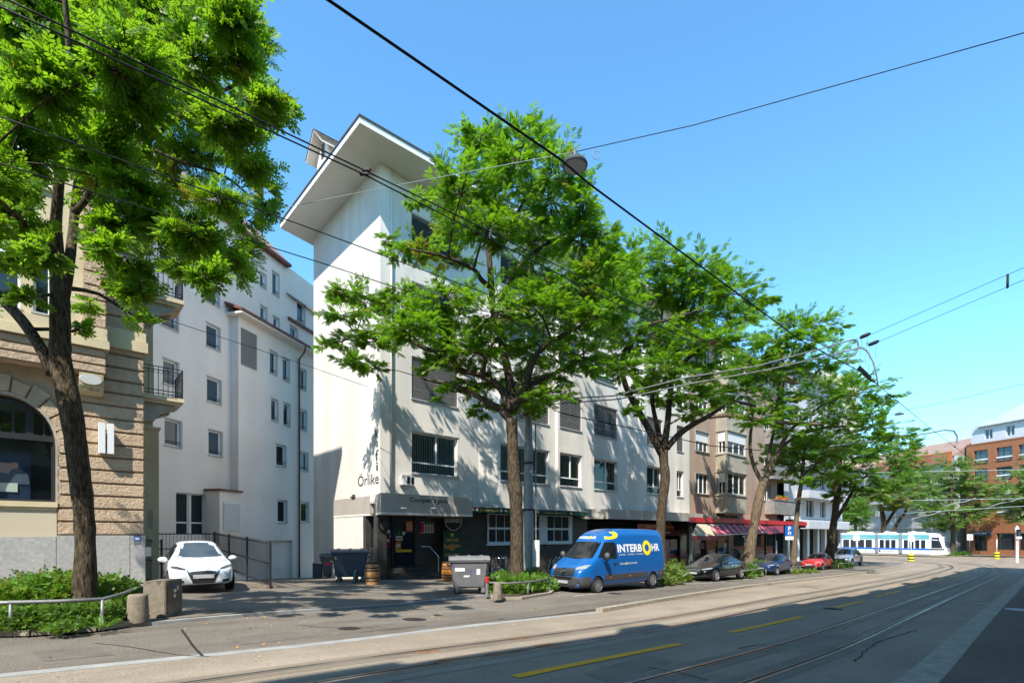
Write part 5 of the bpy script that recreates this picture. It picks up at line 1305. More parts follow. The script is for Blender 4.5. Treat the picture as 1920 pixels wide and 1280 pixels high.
def wheel(T, x, y, r, w, m_rim, spokes=5, sg=1):
    mb = MB(); mb.lathe([(r * .68, -w / 2), (r * .93, -w / 2), (r, -w / 2 + .03), (r, w / 2 - .03), (r * .93, w / 2), (r * .68, w / 2)], (x, y, r), 28, 'y')
    wh = mb.build('wheel', MT['rubber'], T, smooth='auto')
    mb = MB(); f = sg * (w / 2 + .022)
    mb.lathe([(r * .66, f - sg * .05), (r * .69, f), (r * .62, f), (r * .6, f - sg * .04)], (x, y, r), 28, 'y')
    for k in range(spokes):
        t = 2 * math.pi * k / spokes; c, s_ = math.cos(t), math.sin(t); wd = r * (.1 if spokes > 7 else .14)
        a = [(r * .12 * c - wd * s_, r * .12 * s_ + wd * c), (r * .64 * c - wd * .75 * s_, r * .64 * s_ + wd * .75 * c), (r * .64 * c + wd * .75 * s_, r * .64 * s_ - wd * .75 * c), (r * .12 * c + wd * s_, r * .12 * s_ - wd * c)]
        mb.add([(x + p, y + f - sg * .012, r + q) for p, q in a] + [(x + p, y + f - sg * .05, r + q) for p, q in a], [(0, 1, 2, 3), (0, 1, 5, 4), (2, 3, 7, 6)])
    mb.lathe([(r * .16, f - sg * .04), (r * .15, f)], (x, y, r), 16, 'y')
    mb.build('rim', m_rim, wh)
    mb = MB(); mb.lathe([(r * .64, f - sg * .045), (r * .64, f - sg * .035)], (x, y, r), 24, 'y'); mb.build('brake_disc', MT['dark_room'], wh)
    return wh
def mirror(T, x, y, z, m, sc=1.0):
    sg = 1 if y > 0 else -1
    mb = MB(); mb.lathe([(.02, -.1 * sc), (.075 * sc, -.06 * sc), (.085 * sc, .02), (.06 * sc, .1 * sc), (.02, .12 * sc)], (0, 0, 0), 12, 'x')
    mb.v = [(x + a, y + sg * .12 * sc + b * 1.5, z + c) for a, b, c in mb.v]; mb.build('wing_mirror', m, T, smooth=True)
def car(name, label, loc, rz, S, paint, rim, spokes=5, hatch=True, group=None, grille='plain', scale=1.0):
    L, Wd, H, wb, fo, r = S; hw = Wd / 2
    T = thing(name, label, 'car', loc, rz, group); T.scale = (scale,) * 3
    xF = fo + wb / 2 ; xR = xF - L; wf, wr2 = wb / 2, -wb / 2
    lw_ = .045 if hatch else 0; belt = H * (.635 - lw_); zc = H * (.675 - lw_); cowl = wf - .42 if hatch else wf - .62; xr = cowl - (.95 if hatch else .95); xq = (xR + .62) if hatch else (xR + 1.55); xd = xR + .3 if hatch else xR + .85
    dk = H * .64 if hatch else H * .73
    st = [(xF, hw * .62, .3, H * .36, H * .42, hw * .55), (xF - .07, hw * .78, .24, H * .41, H * .46, hw * .66), (xF - .32, hw * .93, .21, H * .5, H * .545, hw * .74), (wf, hw * .99, .21, H * .58, H * .615, hw * .76),
          (cowl + .12, hw, .21, belt, zc, hw * .8), (cowl - .05, hw, .21, belt, zc + .05, hw * .8), (xr, hw, .21, belt + .01, H - .045, hw * .67), (xr - .35, hw, .21, belt + .015, H - .005, hw * .68), ((xr + xq) / 2 - .1, hw, .21, belt + .02, H, hw * .68), (xq, hw, .21, belt + .035, H - (.05 if hatch else .06), hw * .65),
          (xd, hw * .98, .24, belt + .04, dk + (.0 if hatch else -.03), hw * (.74 if hatch else .76)), (xR + .1, hw * .9, .3, H * .6 if hatch else H * .62, H * .62 if hatch else H * .7, hw * .7), (xR, hw * .76, .36, H * .5, H * .56, hw * .62)]
    body, bv = loft_body(T, st, (wf, wr2), r, hw, (paint, MT['dark_room']))
    for x in (wf, wr2):
        for sg in (1, -1): wheel(T, x, sg * (hw - .115), r, .21, rim, spokes, sg)
    # glass
    zl, zh = belt + .045, H - .1
    B = T
    def P(axis, o, m, n, **k): return patch(B, bv, axis, o, MT[m] if isinstance(m, str) else m, n, **k)
    P('x+', [(-hw * .72, zc + .07), (0, zc + .05), (hw * .72, zc + .07), (hw * .6, H - .075), (0, H - .055), (-hw * .6, H - .075)], 'glass_sky' if grille == 'vee' else 'car_glass', 'windscreen', rings=6)
    P('x-', [(-hw * .68, dk + .07), (hw * .68, dk + .07), (hw * .56, H - .11), (-hw * .56, H - .11)], 'car_glass', 'rear_window')
    xb_ = (xr + xq) / 2 + (.0 if hatch else .05)
    for ax in ('y+', 'y-'):
        P(ax, [(cowl - .2, zl), (xb_ + .03, zl + .01), (xb_ + .03, zh), (xr - .12, zh - .01), (xr + .15, zh - .08)], 'car_glass', 'side_window')
        P(ax, [(xb_ - .05, zl + .01), (xq + .05 if hatch else xq - .25, zl + .04), (xq + .25, zh - .07), (xq + .5, zh - .01), (xb_ - .05, zh)], 'car_glass', 'side_window')
        for x in (cowl - .12, xb_ - .01, xq + (.1 if hatch else .0)):
            if x > wr2 + r * .2: P(ax, [(x - .008, .36), (x + .008, .36), (x + .008, belt - .02), (x - .008, belt - .02)], 'plastic_dark', 'door_seam', off=.003, rings=1, seg=8)
        for x in (xb_ + .16, xq + .35): P(ax, [(x - .09, belt - .12), (x + .09, belt - .12), (x + .09, belt - .085), (x - .09, belt - .085)], 'plastic_dark' if grille != 'wide' else 'chrome', 'door_handle', off=.02, rings=1)
        P(ax, [(wf - r * 1.2, .235), (wr2 + r * 1.2, .235), (wr2 + r * 1.2, .31), (wf - r * 1.2, .31)], 'plastic_dark', 'sill_trim', off=.006, rings=1, seg=8)
    for sg in (1, -1): mirror(T, cowl - .28, sg * (hw - .05), zl + .02, paint)
    # lights, grille, plates
    for sg in (1, -1):
        P('x+', [(sg * hw * .5, H * .455), (sg * hw * .88, H * .49), (sg * hw * .9, H * .535), (sg * hw * .72, H * .525), (sg * hw * .5, H * .485)], 'lamp_dark' if grille in ('vee', 'open') else 'lamp_clear', 'headlight', off=.012)
        P('x+', [(sg * hw * .55, .33), (sg * hw * .78, .34), (sg * hw * .78, .41), (sg * hw * .55, .4)], 'plastic_dark', 'fog_lamp', off=.008)
        P('x-', [(sg * hw * .55, H * .5), (sg * hw * .86, H * .52), (sg * hw * .86, H * .6), (sg * hw * .6, H * .58)], 'lamp_red', 'tail_light', off=.01)
    if grille == 'vee':
        P('x+', [(-hw * .46, H * .42), (-hw * .3, .3), (hw * .3, .3), (hw * .46, H * .42), (hw * .2, H * .44), (-hw * .2, H * .44)], 'plastic_dark', 'grille', off=.012)
        for sg in (1, -1): P('x+', [(sg * hw * .46, H * .455), (sg * hw * .5, H * .45), (sg * hw * .2, H * .285), (sg * hw * .13, H * .3)], 'chrome', 'grille_trim', off=.026, rings=2)
        P('x+', [(-hw * .75, .24), (hw * .75, .24), (hw * .7, .275), (-hw * .7, .275)], 'plastic_dark', 'lower_lip', off=.01)
    elif grille == 'wide':
        P('x+', [(-hw * .42, H * .33), (hw * .42, H * .33), (hw * .46, H * .485), (-hw * .46, H * .485)], 'alloy_dark', 'grille', off=.012)
        for k in range(4): z = H * (.355 + .032 * k); P('x+', [(-hw * .42, z), (hw * .42, z), (hw * .42, z + .012), (-hw * .42, z + .012)], 'chrome', 'grille_bar', off=.02, rings=1)
        P('x+', [(-hw * .8, .24), (hw * .8, .24), (hw * .75, .36), (-hw * .75, .36)], 'plastic_dark', 'lower_grille', off=.008)
        for ax in ('y+', 'y-'):
            P(ax, [(cowl - .15, zl - .03), (xq - .25, zl + .02), (xq - .25, zl + .035), (cowl - .15, zl - .012)], 'chrome', 'window_trim', off=.009, rings=1, seg=10)
    elif grille == 'open':
        P('x+', [(-hw * .6, .3), (hw * .6, .3), (hw * .6, H * .44), (-hw * .6, H * .44)], 'plastic_dark', 'grille', off=.012)
        for ax in ('y+', 'y-'):
            for x in (wf, wr2): P(ax, [(x + r * 1.3 * math.cos(t), r + r * 1.3 * math.sin(t)) for t in [math.pi * i / 8 for i in range(9)]] + [(x + r * 1.16 * math.cos(t), r + r * 1.16 * math.sin(t)) for t in [math.pi * (8 - i) / 8 for i in range(9)]], 'plastic_grey', 'arch_trim', rings=1, seg=1)
    else:
        P('x+', [(-hw * .35, H * .44), (hw * .35, H * .44), (hw * .38, H * .475), (-hw * .38, H * .475)], 'plastic_dark', 'grille', off=.01)
        P('x+', [(-hw * .6, .28), (hw * .6, .28), (hw * .6, .36), (-hw * .6, .36)], 'plastic_dark', 'lower_grille', off=.01)
    P('x+', [(-.26, H * .3), (.26, H * .3), (.26, H * .3 + .11), (-.26, H * .3 + .11)], 'number_plate', 'number_plate', off=.035, rings=1)
    return T
def mid(a, b): return (a + b) / 2
def lane_z(p): u, v = uv(p.x, p.y); return gz(u, v) + KH + .01
# parked along the kerb, all nose to the left of the photo
def parked(wf_px, wr_px, wb, side, Wd, wbscale=1.0):
    a, b = ground(*wf_px, KH), ground(*wr_px, KH)
    d = (a - b); d.z = 0; h = Vector((-UX, -UY, 0))
    n = Vector((UY, -UX, 0))               # towards the street
    c = (a + b) / 2 - n * (Wd / 2)
    c.z = lane_z(c); return c, d.length, math.atan2(h.y, h.x)
c, L_, rz = parked((1340, 1090.5), (1394, 1085.5), 3.0, 1, 1.9); print('black', L_)
sl_ = -math.atan((gz(30) - gz(20)) / 10)
car('black_sedan', 'black saloon car with bright multi spoke wheels parked behind the blue van', c, rz, (5.1, 1.9, 1.49, 3.03, .88, .345), MT['car_black'], MT['alloy'], 10, hatch=False, grille='wide', scale=1.0)
c, L_, rz = parked((1460.5, 1078.8), (1480.5, 1075.2), 2.44, 1, 1.65); print('blue', L_)
car('blue_hatchback', 'dark blue small hatchback parked right of the black saloon under the trees', c, rz, (3.84, 1.66, 1.43, 2.44, .78, .295), MT['car_blue'], MT['alloy'], 6)
c, L_, rz = parked((1543.5, 1069), (1559.5, 1066.5), 2.4, 1, 1.6); print('red', L_)
car('red_hatchback', 'bright red old hatchback with flat bonnet parked beyond the blue hatchback', c, rz, (3.75, 1.6, 1.38, 2.37, .75, .285), MT['car_red'], MT['alloy_dark'], 8)
c, L_, rz = parked((1601, 1061.3), (1612.5, 1059.6), 2.8, 1, 1.9); print('suv', L_)
car('silver_suv', 'silver sport utility car with dark grille parked farthest along the kerb', c, rz, (4.75, 1.93, 1.69, 2.85, .93, .37), MT['car_silver'], MT['alloy_dark'], 6, grille='open')
c = ground(376, 1112, PH); hv = Vector((.56, -.83, 0)).normalized(); c = c - hv * 2.05; c.z = gz(*uv(c.x, c.y)) + PH + .005
car('white_hatchback', 'white small hatchback parked nose out in the driveway before the iron fence', c, math.atan2(hv.y, hv.x) + R(2), (3.99, 1.72, 1.5, 2.52, .82, .31), MT['car_white'], MT['alloy_dark'], 5, grille='vee', scale=1.03)

# the blue van
a, b = ground(1120, 1112.5, KH), ground(1227, 1102.5, KH); wbv = (a - b).length; print('van wb', wbv)
n_ = Vector((UY, -UX, 0)); c = (a + b) / 2 - n_ * 1.0; c.z = lane_z(c)
VT = thing('delivery_van', 'bright blue high roof delivery van with white lettering and a yellow ring emblem', 'van', c, AU + math.pi)
wb = 3.95; VT.scale = (.965,) * 3
wf = wb / 2; r = .345; hw = 1.01; xF = wf + 1.0; xR = -wf - 1.02; cw = wf + .12
st = [(xF, .72, .32, .82, .9, .62), (xF - .08, .86, .27, .92, 1.02, .72), (xF - .35, .95, .25, 1.08, 1.2, .8), (cw + .25, .995, .25, 1.25, 1.36, .84), (cw, 1.0, .25, 1.34, 1.46, .86), (cw - .62, 1.0, .25, 1.5, 2.1, .8), (cw - .95, hw, .25, 1.62, 2.42, .8), (cw - 1.4, hw, .25, 1.7, 2.6, .82), (cw - 1.9, hw, .25, 1.75, 2.66, .83),
      (0, hw, .25, 1.75, 2.68, .84), (xR + .35, hw, .25, 1.75, 2.67, .84), (xR + .06, hw, .27, 1.7, 2.62, .82), (xR, hw * .97, .3, 1.65, 2.52, .8)]
body, bv = loft_body(VT, st, (wf, -wf), r, hw, (MT['van_blue'], MT['dark_room']))
for x in (wf, -wf):
    for sg in (1, -1): wheel(VT, x, sg * (hw - .14), r, .24, MT['alloy'], 9, sg)
def VP(axis, o, m, n, **k): return patch(VT, bv, axis, o, MT[m], n, **k)
VP('x+', [(-.79, 1.46), (0, 1.42), (.79, 1.46), (.72, 2.1), (0, 2.13), (-.72, 2.1)], 'car_glass', 'windscreen', rings=7, off=.012)
for ax in ('y+', 'y-'):
    VP(ax, [(cw - .22, 1.48), (cw - 1.32, 1.4), (cw - 1.38, 1.46), (cw - 1.38, 2.02), (cw - 1.3, 2.1), (cw - .78, 2.1)], 'car_glass', 'side_window', off=.008)
    # dark cladding at the bottom
    VP(ax, [(wf - r * 1.22, .52), (-wf + r * 1.22, .52), (-wf + r * 1.22, .76), (wf - r * 1.22, .76)], 'plastic_grey', 'side_trim', off=.012, rings=2, seg=10)
    VP(ax, [(-wf - r * 1.25, .4), (xR + .08, .4), (xR + .08, .76), (-wf - r * 1.25, .76)], 'plastic_grey', 'side_trim', off=.012, rings=2)
    for x in (cw - 1.42,): VP(ax, [(x - .008, .42), (x + .008, .42), (x + .008, 2.15), (x - .008, 2.15)], 'plastic_dark', 'door_seam', off=.003, rings=1, seg=10)
    VP(ax, [(cw - .05, .78), (cw - .035, .78), (cw - .035, 1.3), (cw - .05, 1.3)], 'plastic_dark', 'door_seam', off=.003, rings=1, seg=6)
    for z in (1.56, 2.3): VP(ax, [(cw - 1.5, z), (xR + .15, z), (xR + .15, z + .012), (cw - 1.5, z + .012)], 'dark_frame', 'crease_shade', off=.003, rings=1, seg=16)  # dark strips paint the shade line of the pressed side creases
    VP(ax, [(cw - 1.12, 1.16), (cw - 1.34, 1.16), (cw - 1.34, 1.22), (cw - 1.12, 1.22)], 'plastic_dark', 'door_handle', off=.02, rings=1)
    for x in (wf - .8, -.2, -wf - .62): VP(ax, [(x - .05, .62), (x + .05, .62), (x + .05, .67), (x - .05, .67)], 'lamp_orange', 'side_marker', off=.02, rings=1)
for sg in (1, -1):
    mb = MB(); mb.box(-.09, .09, -.11, .11, -.17, .17); mb.v = [(cw - .42 + x, sg * (hw + .2) + y, 1.52 + z) for x, y, z in mb.v]; mm = mb.build('wing_mirror', MT['plastic_grey'], VT, bevel=.045, smooth=True)
    mb = MB(); mb.tube([(cw - .4, sg * (hw - .02), 1.42), (cw - .42, sg * (hw + .15), 1.42)], .03); mb.build('mirror_arm', MT['plastic_dark'], mm)
    VP('x+', [(sg * .55, 1.0), (sg * .9, 1.06), (sg * .95, 1.2), (sg * .8, 1.2), (sg * .55, 1.1)], 'lamp_clear', 'headlight', off=.02)
    VP('x-', [(sg * .86, .9), (sg * .96, .9), (sg * .96, 1.6), (sg * .86, 1.6)], 'lamp_red', 'tail_light', off=.01)
VP('x+', [(-.97, .3), (.97, .3), (.97, .62), (.9, .74), (-.9, .74), (-.97, .62)], 'plastic_grey', 'bumper', off=.02, rings=6)
VP('y+', [(xF - .02, .3), (wf + r * 1.25, .3), (wf + r * 1.25, .72), (xF - .04, .72)], 'plastic_grey', 'bumper', off=.018, rings=4)
VP('x+', [(-.53, .78), (.53, .78), (.58, 1.06), (-.58, 1.06)], 'plastic_dark', 'grille', off=.015)
for k in range(4): VP('x+', [(-.52, .8 + .07 * k), (.52, .8 + .07 * k), (.53, .825 + .07 * k), (-.53, .825 + .07 * k)], 'plastic_grey', 'grille_bar', off=.04, rings=1)
VP('x+', [(-.4, .62), (.4, .62), (.5, .72), (-.5, .72)], 'black', 'lower_grille', off=.03, rings=2)
VP('x+', [(.13 * math.cos(t), .93 + .13 * math.sin(t)) for t in [2 * math.pi * i / 20 for i in range(20)]], 'chrome', 'emblem_ring', off=.06, rings=2, seg=1, holes=.82)
for k in range(3):
    t = math.pi / 2 + k * 2 * math.pi / 3; VP('x+', [(.12 * math.cos(t), .93 + .12 * math.sin(t)), (.03 * math.cos(t + 1), .93 + .03 * math.sin(t + 1)), (.03 * math.cos(t - 1), .93 + .03 * math.sin(t - 1))], 'chrome', 'emblem_spoke', off=.06, rings=1, seg=1)
VP('x+', [(-.27, .45), (.27, .45), (.27, .57), (-.27, .57)], 'number_plate', 'number_plate', off=.05, rings=1)
# lettering on the street side, set letter by letter onto the body
def side_text(key, xa, xb, z0, z1, m, name, axis='y+'):
    vs, fs = TX[key]; out = []
    for a_, b_ in vs:
        if axis == 'y+':
            h = bv.ray_cast(Vector((xa + (xb - xa) * a_, 5, z0 + (z1 - z0) * b_)), Vector((0, -1, 0)))[0]; out.append(h + Vector((0, .008, 0)))
        else:
            h = bv.ray_cast(Vector((8, xa + (xb - xa) * a_, z0 + (z1 - z0) * b_)), Vector((-1, 0, 0)))[0]; out.append(h + Vector((.012, 0, 0)))
    mb = MB(); mb.add(out, fs); mb.build(name, MT[m], VT)
xt0, xt1_ = .62, -2.55
fx = lambda t: xt0 + (xt1_ - xt0) * t
side_text('INTERB', fx(.0), fx(.56), 1.66, 2.0, 'sticker_white', 'van_lettering'); side_text('HR', fx(.8), fx(1.0), 1.66, 2.0, 'sticker_white', 'van_lettering')
def ring(cx, cz, rx, rz, hole, name, ax='y+', m='van_yellow', off=.009): VP(ax, [(cx + rx * math.cos(t), cz + rz * math.sin(t)) for t in [2 * math.pi * i / 28 for i in range(28)]], m, name, off=off, rings=3, seg=1, holes=hole)
ring(fx(.68), 1.82, .33, .33, .5, 'ring_emblem')
side_text('BOHREN', fx(.02), fx(.58), 1.53, 1.6, 'sticker_white', 'van_lettering')
side_text('Zurich', fx(.03), fx(.16), 1.14, 1.22, 'sticker_white', 'van_lettering'); side_text('num', fx(.2), fx(.42), 1.14, 1.22, 'sticker_white', 'van_lettering'); ring(fx(.175), 1.18, .055, .055, .4, 'ring_emblem')
side_text('INTERB0', -.62, -.08, 2.24, 2.34, 'sticker_white', 'van_lettering', 'x'); side_text('HR', .12, .32, 2.24, 2.34, 'sticker_white', 'van_lettering', 'x'); ring(.02, 2.29, .075, .06, .45, 'ring_emblem', 'x+', off=.015)
VP('y+', [(cw - 1.1 + .55 * math.cos(t), 2.42 + .2 * math.sin(t)) for t in [2 * math.pi * i / 28 for i in range(28)]], 'van_yellow', 'ring_emblem', off=.01, rings=3, seg=1, holes=.48)

# the tram
h = Vector((.63, -.777, 0)); fr_ = atY(1744, 1043, 80.5)
TT = thing('tram', 'white articulated tram with teal roof band and blue stripe coming round the bend', 'tram', (fr_.x, fr_.y, gz(*uv(fr_.x, fr_.y)) + .02), math.atan2(h.y, h.x))
TT.location += mat_of(TT).to_3x3() @ Vector((0, 1.25, 0))
HT = (1043 - 997) / F * 80.5
prof = [(-1.2, .32), (-1.25, .8), (-1.25, 2.55), (-1.18, HT - .35), (-.95, HT - .12), (.95, HT - .12), (1.18, HT - .35), (1.25, 2.55), (1.25, .8), (1.2, .32)]
zw = HT / 3.75
x = 0.0
for i, ml in enumerate((3.9, 3.3, 5.4, 5.6, 5.6)):
    x1 = x; x0 = x - ml
    mb = MB(); mb.xprism(prof, x0 + .25, x1 - (.0 if i == 0 else .25)); bd = mb.build('tram_section', MT['tram_white'], TT, bevel=.03)
    for sg in (-1, 1):
        y = sg * 1.256; nwin = 4 if i == 0 else (3 if i == 1 else 4)
        for nm, z0, z1, m in (('blue_stripe', 1.0 * zw, 1.28 * zw, 'tram_blue'), ('teal_band', 2.83 * zw, 3.38 * zw, 'tram_teal'), ('skirt', .34, .42, 'tram_grey')):
            mb = MB(); y2 = sg * (1.256 if z1 < 2.5 else 1.25)
            if nm == 'teal_band': mb.add([(x0 + .3, sg * 1.262, 2.7 * zw), (x1 - .1, sg * 1.262, 2.7 * zw), (x1 - .1, sg * 1.2, HT - .36), (x0 + .3, sg * 1.2, HT - .36)], [(0, 1, 2, 3)])
            else: mb.box(x0 + .25, x1 - .02, min(y, y * .99), max(y, y * .99), z0, z1)
            mb.build(nm, MT[m], bd)
        for k in range(nwin):
            a = x0 + .5 + (ml - .9) * k / nwin; b = a + (ml - .9) / nwin - .2
            mb = MB(); mb.box(a, b, min(y * .99, y * 1.006), max(y * .99, y * 1.006), 1.3 * zw, 2.58 * zw); mb.build('window', MT['glass'], bd)
        if i in (1, 2):
            mb = MB(); mb.T = Matrix.Translation((0, sg * 1.262, 0)); write(mb, 'Glattal', (x0 + .9) , (x1 - .9), .7 * zw, .88 * zw, -.004 * (1 if sg < 0 else -1)); mb.T = None
            mb.lathe([(.16, sg * 1.262), (.16, sg * 1.268)], (x0 + .5, 0, .8 * zw), 14, 'y'); mb.build('tram_lettering', MT['letter_green'], bd)
        mb = MB(); mb.T = Matrix.Translation((0, sg * 1.25, 0)); write(mb, 'banner', x0 + 1, x1 - 1.2, 2.85 * zw, 3.02 * zw, -.02 * (1 if sg < 0 else -1)); mb.build('banner_lettering', MT['sticker_white'], bd)
    mb = MB(); mb.box(x0 + 1, x1 - 1, -.9, .9, HT - .125, HT + .1); mb.box(x0 + 1.4, x1 - 2.2, -.7, .7, HT + .1, HT + .2); mb.build('roof_unit', MT['fascia_white'], bd)
    mb = MB(); mb.box(x0 - .26, x0 + .255, -1.1, 1.1, .5, HT - .3); mb.build('bellows', MT['tram_grey'], TT)
    x = x0
# nose
ns = [(0, 1.25, .32, HT - .12, 1.0), (.5, 1.24, .32, HT - .13, 1.0), (1.1, 1.2, .34, HT - .3, .95), (1.6, 1.1, .4, HT - .9, .85), (1.95, .98, .42, 1.45, .8), (2.1, .85, .5, 1.2, .7)]
vs = []
for xx, hw_, zs_, zt_, tw_ in ns: vs += [(xx, s * q, z) for s, q, z in ((-1, hw_ * .96, zs_), (-1, hw_, zs_ + .4), (-1, hw_, zs_ + (zt_ - zs_) * .7), (-1, tw_, zt_), (1, tw_, zt_), (1, hw_, zs_ + (zt_ - zs_) * .7), (1, hw_, zs_ + .4), (1, hw_ * .96, zs_))]
fs = [(i * 8 + j, (i + 1) * 8 + j, (i + 1) * 8 + (j + 1) % 8, i * 8 + (j + 1) % 8) for i in range(5) for j in range(8)] + [tuple(range(40, 48))]
mb = MB(); mb.add(vs, fs); ns_o = mb.build('tram_nose', MT['tram_white'], TT, smooth='auto')
bm = bmesh.new(); bm.from_mesh(ns_o.data); bvn = BVHTree.FromBMesh(bm); bm.free()
patch(ns_o, bvn, 'x+', [(-1.02, 1.4), (1.02, 1.4), (.92, HT - .8), (-.92, HT - .8)], MT['glass_sky'], 'windscreen', off=.02, rings=6)
patch(ns_o, bvn, 'x+', [(-.75, HT - .62), (.75, HT - .62), (.7, HT - .28), (-.7, HT - .28)], MT['dark_room'], 'destination_sign', off=.03, rings=3)
patch(ns_o, bvn, 'x+', [(-.75, HT - .58), (-.35, HT - .58), (-.35, HT - .32), (-.75, HT - .32)], MT['sticker_magenta'], 'line_number', off=.045, rings=2)
patch(ns_o, bvn, 'x+', [(-1.0, 1.02), (1.0, 1.02), (1.02, 1.38), (-1.02, 1.38)], MT['tram_grey'], 'front_panel', off=.02, rings=4)
for sg in (-1, 1):
    patch(ns_o, bvn, 'x+', [(sg * .6, .98), (sg * .95, 1.0), (sg * .95, 1.12), (sg * .6, 1.08)], MT['lamp_red'], 'headlight', off=.05, rings=2)
    patch(ns_o, bvn, 'y+' if sg > 0 else 'y-', [(.15, 1.4), (1.5, 1.4), (1.05, HT - .75), (.15, HT - .75)], MT['glass'], 'side_window', off=.012, rings=3)
    patch(ns_o, bvn, 'y+' if sg > 0 else 'y-', [(.0, 1.08), (1.7, 1.08), (1.7, 1.32), (.0, 1.32)], MT['plastic_dark'], 'side_stripe', off=.012, rings=3)
# ================================================================ street furniture
def PZ(p, dz): u, v = uv(p.x, p.y); return Vector((p.x, p.y, gz(u, v) + dz))
def at_px(px, py, dz): return ground(px, py, dz)
def bin_1100(label, px, py, rz, body, lid, dz, sc=1.0, stickers=(), group=None):
    p = at_px(px, py, dz); T = thing('wheeled_bin', label, 'bin', p, rz, group); T.scale = (sc,) * 3
    w0, w1, d0, d1, z0, z1 = .54, .66, .38, .5, .24, 1.18
    mb = MB(); mb.add([(-w0, -d0, z0), (w0, -d0, z0), (w0, d0, z0), (-w0, d0, z0), (-w1, -d1, z1), (w1, -d1, z1), (w1, d1, z1), (-w1, d1, z1)], [(0, 3, 2, 1), (4, 5, 6, 7), (0, 1, 5, 4), (1, 2, 6, 5), (2, 3, 7, 6), (3, 0, 4, 7)])
    mb.build('bin_body', MT[body], T, bevel=.045, smooth='auto')
    mb = MB(); mb.box(-w1 - .05, w1 + .05, -d1 - .04, d1 + .04, 1.12, 1.2); mb.build('rim', MT[body], T, bevel=.025)
    mb = MB(); n = 8
    mb.xprism([(-d1 - .05, 1.203)] + [(-(d1 + .05) * math.cos(math.pi * i / n), 1.21 + .13 * math.sin(math.pi * i / n)) for i in range(n + 1)] + [(d1 + .05, 1.203)], -w1 - .05, w1 + .05)
    for k in range(3): x = -.44 + .44 * k; mb.xprism([(-(d1 + .02) * math.cos(math.pi * i / n), 1.235 + .13 * math.sin(math.pi * i / n)) for i in range(n + 1)], x - .05, x + .05)
    mb.build('lid', MT[lid], T, bevel=.02, smooth='auto')
    for sx in (-1, 1):
        mb = MB(); mb.tube([(sx * (w1 + .02), -.2, 1.0), (sx * (w1 + .1), -.2, 1.03), (sx * (w1 + .1), .2, 1.03), (sx * (w1 + .02), .2, 1.0)], .022); mb.build('handle', MT[body], T)
        for sy in (-1, 1):
            x, y = sx * .45, sy * .32
            mb = MB(); mb.lathe([(.04, -.03), (.1, -.03), (.1, .03), (.04, .03)], (x + .03, y, .1), 16, 'y'); wh = mb.build('castor', MT['rubber'], T, smooth='auto')
            mb = MB(); mb.box(x - .03, x + .08, y - .05, y - .035, .09, .25); mb.box(x - .03, x + .08, y + .035, y + .05, .09, .25); mb.box(x - .06, x + .1, y - .06, y + .06, .23, .26); mb.lathe([(.035, -.045), (.035, .045)], (x + .03, y, .1), 10, 'y'); mb.build('castor_fork', MT['galvanised'], wh)
    for x, z, w, hh, m in stickers:
        mb = MB(); t = (z - z0) / (z1 - z0); y = -(d0 + (d1 - d0) * t) - .004; t2 = (z + hh - z0) / (z1 - z0); y2 = -(d0 + (d1 - d0) * t2) - .004
        mb.add([(x, y, z), (x + w, y, z), (x + w, y2, z + hh), (x, y2, z + hh)], [(0, 1, 2, 3)]); mb.build('sticker', MT[m], T)
    return T
bin_1100('light grey four wheeled waste bin with stickers beside the red topped post', 879, 1112, R(8), 'bin_grey', 'lid_pale', PH + .06, .98, [(-.5, .82, .34, .12, 'sticker_white'), (-.2, .62, .2, .06, 'sticker_white'), (.24, .7, .13, .2, 'sticker_white'), (.02, .72, .06, .14, 'sticker_purple'), (-.58, .98, .05, .14, 'sticker_purple')])
bin_1100('dark blue grey four wheeled waste bin standing next to the oak barrel', 657, 1091, R(14), 'bin_dark', 'bin_dark', PH - .02, 1.08, [(-.55, .95, .06, .1, 'sticker_yellow')], 'bins by the gable wall')
bin_1100('dark waste bin with a pink scrawl at the far left of the pub wall', 632, 1088, R(4), 'bin_dark', 'bin_dark', PH - .05, 1.1, [(-.5, .8, .3, .1, 'sticker_magenta'), (-.2, .95, .1, .06, 'sticker_yellow')], 'bins by the gable wall')
bin_1100('black waste bin behind the iron fence bars beside the white car', 425, 1058, AR, 'bin_dark', 'bin_dark', PH - .1, 1.0, [])
def barrel(label, px, py, dz, H, m, top):
    p = at_px(px, py, dz); T = thing('barrel', label, 'barrel', p, random.uniform(0, 3), 'barrels outside the pub'); r = H * .33
    pr_ = [(r * (.84 + .16 * math.sin(math.pi * (i / 12))), H * i / 12) for i in range(13)]
    mb = MB(); mb.lathe(pr_, n=36); mb.build('staves', MT[m], T, smooth='auto')
    for t in (.03, .22, .34, .66, .78, .97):
        mb = MB(); w_ = H * .028; f = lambda h: r * (.84 + .16 * math.sin(math.pi * h / H)) + .006
        mb.lathe([(f(H * t - w_), H * t - w_), (f(H * t + w_), min(H * t + w_, H + .01))], n=36); mb.build('hoop', MT['dark_frame'], T, smooth=True)
    mb = MB(); mb.lathe([(r * .86, H + .002), (r * .86, H + .03)], n=28); mb.build('barrel_top', MT[top], T); return T
barrel('brown oak barrel with black hoops standing beside the pub steps', 698, 1097, PH + .01, .92, 'barrel_wood', 'black')
barrel('bright orange barrel with dark hoops half hidden behind the light grey bin', 840, 1089, PH + .05, .9, 'barrel_orange', 'black')
